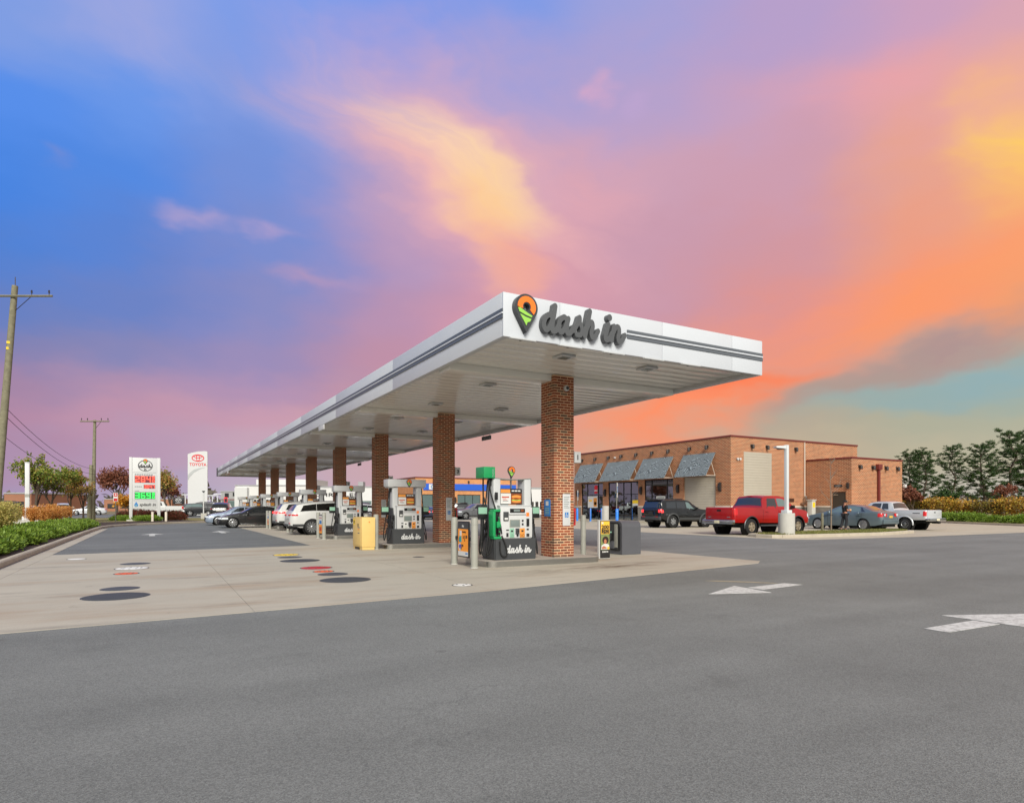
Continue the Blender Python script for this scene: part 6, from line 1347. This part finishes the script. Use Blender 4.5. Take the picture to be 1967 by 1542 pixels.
# bare sapling on the grass island
x, y = 30.4, 20.2; t = thing('sapling', 'bare thin young tree on the grass island before the teal sedan', 'tree', (x, y, .13)); b = MB(); b.tube([(0, 0, 0), (.02, 0, 1.3), (-.03, .02, 2.6), (0, 0, 3.9)], [.045, .035, .02, .006], 6); random.seed(5)
br = MB()
for k in range(16):
    z = random.uniform(1.4, 3.6); a = random.uniform(0, 6.28); l = random.uniform(.4, 1.0)*(4.2-z)/2.6+.1; br.tube([(0, 0, z), (math.cos(a)*l*.5, math.sin(a)*l*.5, z+l*.5), (math.cos(a)*l*.7, math.sin(a)*l*.7, z+l)], [.012, .009, .004], 4)
b.build('trunk', M['twig'], t, smooth=60); br.build('twigs', M['twig'], t); t = thing('tree_stake', 'short wooden stake beside the bare sapling', 'stake', (30.0, 20.42, .13)); bx('stake', M['wood_pole'], t, -.045, .045, -.045, .045, 0, .95, .008); MB().tube([(.0, .0, .8), (.15, -.5, .85)], .012, 5).build('tie', M['rubber'], t)
sheet('mulch_ring', [(30.4+.6*math.cos(a), 20.2+.3*math.sin(a)) for a in np.linspace(0, 2*PI, 14, endpoint=False)], .142, 'mulch')
# short grass on the island, blade by blade
L = []
def in_poly(x, y, P):
    c = False
    for (a, b), (d_, e) in zip(P, P[1:]+P[:1]):
        if (b > y) != (e > y) and x < (d_-a)*(y-b)/(e-b)+a: c = not c
    return c
IP = [(24.3, 19.5), (24.3, 18.9), (26.05, 18.42), (31, 18.06), (34.9, 18.8), (35.7, 19.6), (35.3, 20.2), (30, 20.5), (24.7, 20.2)]
while len(L) < 9000:
    x, y = random.uniform(24.2, 35.8), random.uniform(18, 20.6)
    if in_poly(x, y, IP): leaf_quad(L, Vector((x, y, .13)), (Vector((0, 0, 1))+rv()*.5).normalized(), random.uniform(.05, .11), .25)
o = stuff(link('island_grass', leaves_mesh('island_grass', L, M['lawn_blade']))); tag(o, 'short dry-green grass on the kerbed island', 'grass')
# distant wood along the horizon
L = []
for _ in range(5200):
    a = random.uniform(-72, 50); dd = random.uniform(230, 420); x, y = dd*math.sin(R(a+YAW)), dd*math.cos(R(a+YAW)); hh = 5.5+2.5*math.sin(a*.9)+1.5*math.sin(a*3.1); leaf_quad(L, Vector((x, y, random.uniform(0, hh))), rv(), random.uniform(1.5, 3.4), .9)
o = stuff(link('far_wood', leaves_mesh('far_wood', L, leaf_mat('far_leaf', [(92, 92, 84), (110, 98, 86), (100, 104, 92), (124, 104, 88)])))); tag(o, 'distant brownish wood along the horizon', 'wood')

# ---------------------------------------------------------------- lamp posts and utility poles
lp = thing('lamp_post', 'white square lamp post on a round concrete base, on the grass island', 'lamp post', (25.37, 19.06, .13))
MB().lathe([(.36, 0), (.36, .95), (.345, .975), (.001, .975)], 32, caps=False).build('concrete_base', M['precast'], lp, smooth=30); bx('base_cover', M['pole_white'], lp, -.17, .17, -.17, .17, .975, 1.12, .02); bx('pole', M['pole_white'], lp, -.075, .075, -.075, .075, 1.12, 4.12, .012)
hd = MB(); hd.prism([(-.08, -.06), (-.52, -.02), (-.56, .03), (-.5, .06), (-.08, .08)], -.16, .16, 'y'); o = hd.build('luminaire', M['pole_white'], lp, loc=(0, 0, 4.0)); o.rotation_euler = (0, 0, R(-28)); bx('lens', M['dark_metal'], o, -.42, -.16, -.11, .11, -.085, -.04, .01)
x, y = -7.2, 51.0
lp = thing('lamp_post', 'white lamp post on a square concrete base behind the left hedge', 'lamp post', (x, y, .12)); bx('concrete_base', M['precast'], lp, -.65, .65, -.65, .65, 0, .42, .04); bx('base_cover', M['pole_white'], lp, -.26, .26, -.26, .26, .42, .66, .03); bx('pole', M['pole_white'], lp, -.12, .12, -.12, .12, .66, 4.1, .02); bx('pole_cap', M['pole_white'], lp, -.14, .14, -.14, .14, 4.101, 4.16, .02); bx('label_band', M['bollard_grey'], lp, -.124, .124, -.125, .125, 1.9, 2.1)
x, y = survey(391, 66); lp = thing('lamp_post', 'slim white lamp post on a concrete block before the tall dealer sign', 'lamp post', (x, y, .12)); bx('concrete_base', M['precast'], lp, -.27, .27, -.27, .27, 0, .6, .03); MB().tube([(0, 0, .6), (0, 0, 2.9)], .06, 8).build('pole', M['pole_white'], lp, smooth=60); MB().lathe([(.06, 2.75), (.15, 2.92), (.15, 2.95)], 12).build('lamp_head', M['stripe_grey'], lp)
for j, (px, Z, h) in enumerate(((356, 110, 3.3), (402, 112, 3.2), (408, 112, 3.2), (418, 120, 3.6))):
    x, y = survey(px, Z); lp = thing('lot_lamp', f'distant white twin lot lamp among the dealership cars, {NUM[j]} from the left', 'lamp post', (x, y, .12), group='dealership lot lamps'); MB().tube([(0, 0, 0), (0, 0, h)], .09, 6).build('pole', M['pole_white'], lp); bx('lamp_bar', M['pole_white'], lp, -.7, .7, -.15, .15, h, h+.16, .02)
def utility_pole(name, label, base, top, arm_z, arm, r0=.2, r1=.13):
    b, t_ = Vector(base), Vector(top); t = thing(name, label, 'utility pole', base); d = t_-b; n = 8
    MB().tube([(d*(k/n))[:] for k in range(n+1)], [r0+(r1-r0)*k/n for k in range(n+1)], 12).build('pole', M['wood_pole'], t, smooth=50)
    if arm:
        c = d*((arm_z-b.z)/d.z); a = Vector((arm[0], arm[1], 0)).normalized(); m = MB(); p, q = c-a*arm[2], c+a*arm[3]; w = Vector((-a.y, a.x, 0))*.2
        for e in (p, q): pass
        m.tube([(p+w*-1)[:], (q+w*-1)[:]], .06, 4); m.build('cross_arm', M['wood_pole'], t)
        for f in (-.9, -.45, .5, .92):
            e = c-w+a*(arm[3] if f > 0 else arm[2])*f; i_ = MB().lathe([(.02, .05), (.02, .16), (.055, .18), (.03, .24), (.05, .27), (.001, .32)], 8, e[:], caps=False); i_.build('insulator', M['dark_metal'], t)
        s = MB(); s.tube([(c+Vector((0, 0, -.75)))[:], (c-w+a*arm[3]*.5)[:]], .018, 5); s.build('arm_brace', M['dark_metal'], t)
    return t
u1 = utility_pole('utility_pole', 'big weathered wooden utility pole leaning at the left picture edge', (-7.35, 42.1, 0), (-6.38, 41.5, 12.95), 12.35, (.87, -.49, 2.6, 2.15), .21, .14)
bx('pole_tag', M['lid_yellow'], u1, .62, .76, -.62, -.60, 9.9, 10.02); bx('pole_tag', M['lid_yellow'], u1, .60, .74, -.60, -.58, 9.6, 9.72); MB().lathe([(.02, 0), (.02, .5), (.001, .52)], 6, (.98, -.6, 12.9), caps=False).build('top_pin', M['dark_metal'], u1)
u2 = utility_pole('utility_pole', 'thin wooden utility pole with a cross-arm, far left', (-5.15, 71.9, 0), (-5.0, 71.8, 9.65), 9.5, (.87, -.49, 1.25, 1.5), .2, .12); utility_pole('utility_pole', 'short dark wooden stub pole beside the far utility pole', (-5.35, 70.7, 0), (-5.2, 70.7, 5.3), 0, None, .22, .16)
for j, (za, zb, ox) in enumerate(((6.7, 5.0, .0), (6.1, 4.5, .12), (5.2, 4.1, -.1))):
    a, b = Vector((-6.9+ox, 41.8, za)), Vector((-5.1+ox, 71.8, zb)); P = []
    for k in range(17): t = k/16; P.append((a.lerp(b, t)-Vector((0, 0, .7*4*t*(1-t))))[:])
    tag(MB().tube(P, .014 if j < 2 else .012, 5).build('power_cable', M['rubber']), f'{["upper", "middle", "lower"][j]} dark cable sagging between the two wooden poles', 'cable', 'overhead cables')
x, y = -2.75, 59.5; t = thing('no_parking_sign', 'small red and white sign on a thin post at the kerb bend', 'sign', (x, y, .12)); MB().tube([(0, 0, 0), (0, 0, 2.6)], .03, 6).build('post', M['steel'], t); q = bx('plate', M['poster_white'], t, -.16, .16, -.05, -.035, 1.7, 2.4, .004); bx('print', M['red'], q, -.13, .13, -.053, -.0505, 2.1, 2.37); bx('print', M['red'], q, -.13, .13, -.053, -.0505, 1.73, 1.95); bx('print', M['poster_white'], q, -.06, .06, -.056, -.0535, 2.18, 2.29)

# ---------------------------------------------------------------- price sign
px_ = thing('price_sign', 'tall white fuel price sign with red and green digits by the kerb', 'sign', (-.8, 66.0, .12)); W2 = 1.22
for s in (-1, 1): bx('post', M['white'], px_, s*W2, s*(W2-.25), -.16, .16, 0, 5.72, .02); bx('post_foot', M['precast'], px_, s*(W2+.2), s*(W2-.45), -.35, .35, -.02, .12, .02)
cab = bx('sign_cabinet', M['white'], px_, -W2+.252, W2-.252, -.14, .14, 1.12, 5.70, .02)
F = -.142
def print_(m, x0, x1, z0, z1, k=1): return bx('print', M[m], cab, x0, x1, F-.004*k, F-.0005, z0, z1)
print_('stripe_grey', -.9, .9, 4.36, 4.38); print_('stripe_grey', -.9, .9, 1.83, 1.85)
link('ring', shape_mesh([ell(.03, 4.98, .58, .50, 36), ell(.03, 4.98, .51, .44, 36)], .01, M['charcoal']), cab, (0, F-.006, 0)); pin_parts(.52, .02, cab, (.03, F-.02, 5.42))
def word_part(txt_loops, width, m): return word_mesh(width, .01, m)
dash = [l for l in WORD if min(p[0] for p in l) < 4.6]; inn = [l for l in WORD if min(p[0] for p in l) >= 4.6]
def sub_word(loops, width, m):
    xs = [p[0] for l in loops for p in l]; k = width/(max(xs)-min(xs)); mx = (max(xs)+min(xs))/2; return shape_mesh([[((p[0]-mx)*k, p[1]*k) for p in l] for l in loops], .01, m)
link('lettering', sub_word(dash, .98, M['ink']), cab, (.03, F-.012, 4.80)); link('lettering', sub_word(inn, .22, M['ink']), cab, (.03, F-.012, 4.58))
SEG = {'2': 'abged', '8': 'abcdefg', '4': 'fgbc', '3': 'abgcd', '0': 'abcdef', '6': 'afgedc', '9': 'abfgcd', '7': 'abc'}
def digits(txt, x, z, w, h, m, gap):
    for ch in txt:
        if ch == '.': bx('digit', M[m], cab, x-.03, x+.01, F-.02, F-.013, z, z+.05); continue
        t = w*.24; b = MB()
        R_ = {'a': (0, w, h-t, h), 'd': (0, w, 0, t), 'g': (0, w, h/2-t/2, h/2+t/2), 'f': (0, t, h/2, h), 'b': (w-t, w, h/2, h), 'e': (0, t, 0, h/2), 'c': (w-t, w, 0, h/2)}
        for i_, s in enumerate(SEG[ch]): a, c, d_, e = R_[s]; b.box(x+a, x+c, F-.014-.0006*i_, F-.012, z+d_, z+e)
        b.build('digit', M[m], cab); x += w+gap
B_ = lambda m, x0, x1, z0, z1: bx('led_board', M[m], cab, x0, x1, F-.01, F-.0005, z0, z1)
B_('led_board_red', -.80, .80, 3.45, 4.07); digits('284', -.76, 3.50, .34, .52, 'led_red', .1); digits('9', .56, 3.80, .2, .24, 'led_red', 0); digits('0', .56, 3.5, .2, .22, 'led_red', 0)
B_('led_board_red', -.10, .80, 2.93, 3.27); digits('3047', -.06, 2.96, .17, .27, 'led_red', .05); B_('led_board', -.80, .80, 1.98, 2.60); digits('369', -.76, 2.03, .34, .52, 'led_green', .1); digits('9', .56, 2.33, .2, .24, 'led_green', 0); digits('0', .56, 2.03, .2, .22, 'led_green', 0)
for k in range(8): print_('stripe_grey', -.80+.18*k, -.66+.18*k, 4.14, 4.22)
for k in range(4): print_('stripe_grey', -.8+.15*k, -.68+.15*k, 3.06, 3.12)
print_('stripe_grey', -.8, -.45, 2.68, 2.72)
link('drop_emblem', shape_mesh([ell(-.68, 1.42, .15, .15, 24, -210, 30)+[(-.68, 1.74)]], .01, M['sign_blue']), cab, (0, F-.006, 0)); link('drop_emblem', shape_mesh([ell(-.68, 1.38, .07, .06, 16)], .01, M['mint']), cab, (0, F-.013, 0)); link('lettering', text_mesh('splash in', .36, .008, M['ink'], 'LEFT', .008, .25, width=1.3), cab, (-.44, F-.006, 1.36))
for j, (px, Z) in enumerate(((293, 55), (319, 55.5))):
    x, y = survey(px, Z); bollard(x, y, .95, ['pale bollard with a red foot before the right post of the price sign', 'pale bollard right of the price sign'][j], 'cream', .1, 'red' if j == 0 else None, 'bollards at the price sign')

# ---------------------------------------------------------------- dealership: signs, buildings, cars
x, y = survey(380, 95); ty = thing('dealer_sign', 'tall white dealership pylon sign with a red oval emblem', 'sign', (x, y, 0), -8)
pl = [(-1.33, 0), (1.33, 0), (1.33, 9.75), (.9, 9.78), (.1, 9.72), (-.8, 9.5), (-1.33, 9.28)]; MB().prism(pl, -.3, .3, 'y').build('pylon', M['white'], ty)
def ring(cx, cz, a, b, w, k): link('emblem_ring', shape_mesh([ell(cx, cz, a, b, 36), ell(cx, cz, a-w, b-w, 36)], .02, M['sign_red']), ty, (0, -.315-.004*k, 0))
ring(.04, 8.72, .86, .54, .13, 0); ring(.04, 8.93, .62, .24, .1, 1); ring(.04, 8.74, .25, .50, .1, 2)
link('lettering', text_mesh('TOYOTA', .62, .02, M['sign_red'], bold=.012, width=2.3), ty, (.04, -.315, 7.55))
link('swoosh', shape_mesh([[(-1.32, 6.1), (-1.1, 6.45), (-.5, 6.98), (.3, 7.25), (1.0, 7.3), (.3, 7.05), (-.5, 6.55), (-1.1, 5.8), (-1.32, 5.3)]], .02, M['silver_swoosh']), ty, (0, -.315, 0))
x, y = survey(343, 118); mz = thing('dealer_sign', 'black dealership sign with a white winged emblem on posts', 'sign', (x, y, 0), -8); bx('panel', M['sign_black'], mz, -.95, .95, -.1, .1, 1.9, 3.15, .02)
for s in (-.6, .6): bx('post', M['sign_black'], mz, s-.06, s+.06, -.05, .05, 0, 1.899)
link('emblem', shape_mesh([ell(0, 2.62, .5, .34, 30), ell(0, 2.62, .42, .27, 30)], .02, M['white']), mz, (0, -.115, 0)); link('emblem', shape_mesh([[(-.42, 2.75), (-.2, 2.78), (0, 2.55), (.2, 2.78), (.42, 2.75), (.15, 2.62), (0, 2.44), (-.15, 2.62)]], .02, M['white']), mz, (0, -.12, 0)); link('lettering', text_mesh('MAZDA', .24, .02, M['white'], width=1.0), mz, (0, -.115, 2.0))
def dealer(name, label, pxa, pxb, Z, h, m, parts):
    x0, y0 = survey(pxa, Z); x1, y1 = survey(pxb, Z); L_ = math.hypot(x1-x0, y1-y0); t = thing(name, label, 'building', (x0, y0, 0), math.degrees(math.atan2(y1-y0, x1-x0))); bx('walls', M[m], t, 0, L_, 0, 14, 0, h); bx('roof_edge', M['grey_wall'], t, -.1, L_+.1, -.1, 14.1, h, h+.25); parts(t, L_); return t
def p_white(t, L_):
    for k in range(6): a = L_*(.04+.16*k); f = bx('window', M['car_glass'], t, a, a+L_*.12, -.05, -.005, .3, 3.0); [bx('mullion', M['white'], f, a+L_*.04*j-.06, a+L_*.04*j+.06, -.08, -.051, .3, 3.0) for j in (1, 2)]
    bx('entry_portal', M['white'], t, L_*.02, L_*.18, -1.2, -.006, .0, 5.6); bx('upper_storey', M['pale_wall'], t, L_*.2, L_*.98, 3, 13, 6.31, 7.6)
dealer('dealership_building', 'white flat-roofed dealership building far behind the pumps', 452, 600, 140, 6.0, 'pale_wall', p_white)
def p_chr(t, L_):
    for k in range(4): a = L_*(.06+.23*k); bx('window', M['car_glass_light'], t, a, a+L_*.18, -.05, -.005, .3, 2.6)
    link('lettering', text_mesh('CHRYSLER', 1.0, .1, M['ink'], 'LEFT', width=9.2), t, (L_*.02, -.1, 3.5)); bx('roof_unit', M['grey_wall'], t, L_*.5, L_*.56, 3, 5, 5.6, 6.6)
dealer('dealership_building', 'white dealership hall with dark lettering behind the third pump', 600, 762, 128, 5.3, 'pale_wall', p_chr)
def p_grey(t, L_):
    bx('window_band', M['car_glass_light'], t, .4, L_-.4, -.05, -.005, .4, 2.8); bx('dark_opening', M['sign_black'], t, L_*.25, L_*.5, -.05, -.005, 3.6, 4.6); bx('dark_opening', M['sign_black'], t, L_*.75, L_*.92, -.05, -.005, 3.9, 4.8); bx('red_band', M['metal_red'], t, .1, L_-.1, -.06, -.005, 3.0, 3.2)
dealer('dealership_building', 'grey dealership building with dark openings at the far end of the canopy', 424, 455, 150, 4.9, 'grey_wall', p_grey)
def p_plain(t, L_):
    for k in range(5): a = L_*(.05+.19*k); bx('window', M['car_glass'], t, a, a+L_*.12, -.05, -.005, .9, 2.3)
dealer('white_shed', 'pale low building right of the car wash', 1000, 1046, 112, 4.6, 'pale_wall', p_plain); dealer('brick_house', 'low brown brick building beyond the left road', 8, 60, 108, 3.6, 'tan_wall', p_plain); dealer('red_pillar_building', 'long brown building behind the price sign trees', 200, 330, 190, 3.6, 'tan_wall', p_plain)
x, y = survey(433.5, 118); t = thing('pillar_sign', 'slim red pylon sign at the far end of the canopy', 'sign', (x, y, 0)); bx('pylon', M['sign_red'], t, -.3, .3, -.15, .15, 0, 3.2, .02); bx('print', M['poster_white'], t, -.18, .18, -.155, -.1505, 1.6, 2.0); bx('print', M['sign_black'], t, -.2, .2, -.155, -.1505, 2.3, 2.9)
def cpx(name, label, px, Z, rz, c, z=.14): x, y = survey(px, Z); return Car(name, label, (x, y, z), rz, c, 'cars at the dealership')
small = lambda b, **k: variant(b, spokes=5, **k)
cpx('pickup_truck', 'white pickup truck behind the posts of the price sign', 332, 80, 180, small(F150, paint='paint_white', r=.36, flare=0, rim_m='rim_silver')); cpx('suv', 'dark grey SUV right of the white pickup at the dealership', 364, 83, 0, small(AVI, paint='paint_dark', glass='car_glass_light')); cpx('sedan', 'silver car half hidden behind the dark grey SUV', 372, 88, 0, small(SED, paint='paint_silver', r=.36))
cpx('suv', 'black SUV seen from behind with a bright licence plate, at the canopy end', 424, 71, 78, small(AVI, paint='paint_dark', w=2.05, boxes=AVI['boxes']+[('licence_plate', 'poster_white', -1.11, -1.06, -.35, .35, .78, .92), ('chrome_strip', 'chrome', -1.1, -1.04, -.75, .75, .98, 1.04)])); cpx('suv', 'dark SUV left of the black one, beyond the slim lamp post', 404, 84, 160, small(RUN, paint='paint_dark', tail=[]))
cpx('sedan', 'navy car with lit tail lights beside the car wash', 826, 70, 75, small(SED, paint='paint_navy', tail=[(-1.05, -.8, .78, .92, 'tail_lit', .4)]), .0); cpx('suv', 'grey SUV parked before the car wash windows', 934, 72, 180, small(AVI, paint='paint_grey'), .0); cpx('suv', 'dark SUV by the car wash, behind the second brick column', 884, 74, 75, small(RUN, paint='paint_dark', tail=[]), .0)
cpx('sedan', 'white car on the left road, beyond the orange grass', 90, 86, 210, small(SED, paint='paint_white')); cpx('suv', 'white van-like SUV driving away on the left road', 122, 86, 95, small(AVI, paint='paint_white', tail=[(-1.06, -.6, .95, 1.1, 'tail_red', .3)])); cpx('suv', 'dark parked SUV at the far left beyond the pole', 20, 72, 200, small(RUN, paint='paint_dark', tail=[])); cpx('sedan', 'pale car far off behind the wooden poles', 190, 98, 180, small(SED, paint='paint_silver'))
cpx('sedan', 'white car behind the pumps at the dealership, left', 690, 96, 180, small(SED, paint='paint_silver'), .02); cpx('pickup_truck', 'dark pickup far off between the pumps', 720, 92, 180, small(F150, paint='paint_navy', r=.36, flare=0), .02); cpx('suv', 'silver SUV far off behind the third brick column', 706, 80, 180, small(AVI, paint='paint_silver'), .02)

# ---------------------------------------------------------------- the person by the teal sedan
def skin(name, m, V, E, rad, parent, sub=2):
    me = bpy.data.meshes.new(name); me.from_pydata(V, E, []); me.materials.append(m); o = link(name, me, parent); md = o.modifiers.new('skin', 'SKIN'); md.use_smooth_shade = True
    for i, r in enumerate(rad): me.skin_vertices[0].data[i].radius = (r, r) if not isinstance(r, tuple) else r
    me.skin_vertices[0].data[0].use_root = True; s = o.modifiers.new('sub', 'SUBSURF'); s.levels = s.render_levels = sub
    dg = bpy.context.evaluated_depsgraph_get(); me2 = bpy.data.meshes.new_from_object(o.evaluated_get(dg)); o.modifiers.clear(); o.data = me2; me2.name = name; me2.shade_smooth(); return o
def person():
    t = thing('person', 'person in black cap, shirt and trousers holding food beside the teal sedan', 'person', (35.55, 22.75, .012), 62)   # local -Y is forward
    V = [(0, 0, .98), (0, .01, 1.15), (0, .0, 1.34), (0, .01, 1.46), (0, -.015, 1.54), (0, -.03, 1.62), (0, -.03, 1.72),
         (-.10, 0, .92), (-.11, -.06, .50), (-.10, .04, .09), (-.10, -.12, .045), (.10, 0, .92), (.11, .08, .50), (.10, .20, .10), (.10, .06, .05),
         (-.19, .0, 1.42), (-.25, -.02, 1.16), (-.08, -.24, 1.19), (.0, -.29, 1.25), (.19, .0, 1.42), (.25, -.03, 1.15), (.10, -.25, 1.14), (.0, -.28, 1.18)]
    E = [(0, 1), (1, 2), (2, 3), (3, 4), (4, 5), (5, 6), (0, 7), (7, 8), (8, 9), (9, 10), (0, 11), (11, 12), (12, 13), (13, 14), (2, 15), (15, 16), (16, 17), (17, 18), (2, 19), (19, 20), (20, 21), (21, 22)]
    rad = [(.15, .11), (.145, .105), (.16, .11), .065, .06, .09, .085, .085, .06, .045, .04, .085, .06, .045, .04, .065, .048, .035, .03, .065, .048, .035, .03]
    b = skin('body', M['face_skin'], V, E, rad, t)
    # shirt and trousers grown on the same skeleton, a little larger
    sv = [0, 1, 2, 3, 15, 16, 19, 20]; mp = {a: i for i, a in enumerate(sv)}; SV = [V[a] for a in sv]; SV[mp[16]] = (-.235, -.015, 1.21); SV[mp[20]] = (.235, -.02, 1.20); SV[mp[3]] = (0, .01, 1.45)
    skin('shirt', M['fabric_black'], SV, [(mp[a], mp[c]) for a, c in E if a in mp and c in mp], [(.175, .13), (.165, .125), (.18, .128), .075, .082, .066, .082, .066], t)
    tv = [0, 7, 8, 9, 11, 12, 13]; mp = {a: i for i, a in enumerate(tv)}; TV = [V[a] for a in tv]; TV[0] = (0, .005, 1.0)
    skin('trousers', M['denim_black'], TV, [(mp[a], mp[c]) for a, c in E if a in mp and c in mp], [(.168, .125), .105, .082, .072, .105, .082, .072], t)
    for s, (x, y) in ((0, (-.10, -.05)), (1, (.10, .13))): bx('shoe', M['black'], t, x-.05, x+.05, y-.15, y+.1, 0, .09, .03)
    MB().lathe([(.108, 1.655), (.112, 1.69), (.1, 1.745), (.06, 1.78), (.001, 1.788)], 20, (0, -.03, 0), caps=False).build('cap', M['fabric_black'], t, smooth=60)
    MB().prism([(-.08, -.1), (.08, -.1), (.07, -.2), (0, -.225), (-.07, -.2)], 1.66, 1.675).build('cap_brim', M['fabric_black'], t); bx('cap_badge', M['white'], t, -.05, .05, -.145, -.132, 1.69, 1.73, .004)
    MB().lathe([(.03, -.0), (.05, .02), (.001, .03)], 8, (0, -.12, 1.6)).build('face_nose', M['face_skin'], b)
    for s in (-1, 1):
        MB().lathe([(.001, -.012), (.012, 0), (.001, .012)], 8, (s*.034, -.112, 1.635), caps=False).build('eye', M['ink'], b); MB().lathe([(.001, -.03), (.02, 0), (.001, .03)], 8, (s*.095, -.03, 1.62), caps=False).build('ear', M['face_skin'], b)
        for k in range(5):   # fingers closed round the wrap
            z = 1.245-.022*k if s < 0 else 1.17-.022*k; l = (.055, .07, .075, .07, .055)[k]
            if k == 0: P = [(s*.02, -.28, z+.01), (s*.0, -.31, z+.04), (-s*.02, -.325, z+.05)]
            else: P = [(s*.01, -.30, z), (-s*l*.5, -.345, z), (-s*l, -.335, z-.01)]
            MB().tube(P, [.012, .010, .008], 6).build('finger', M['face_skin'], b, smooth=60)
    MB().lathe([(.001, -.08), (.042, -.07), (.048, 0), (.044, .08), (.001, .09)], 14, (-.02, -.325, 1.20), 'x', caps=False).build('mouth', M['face_skin'], b).scale = (.01, .01, .01)
    f = tag(MB().lathe([(.001, -.09), (.04, -.08), (.046, 0), (.04, .09), (.001, .1)], 16, (0, 0, 0), 'x', caps=False).build('wrapped_roll', M['bread'], smooth=60), 'pale wrapped bread roll held by the person in black', 'food')
    a = R(62); f.location = (35.55+.315*math.sin(a), 22.75-.315*math.cos(a), 1.215); f.rotation_euler = (0, 0, a)
person()
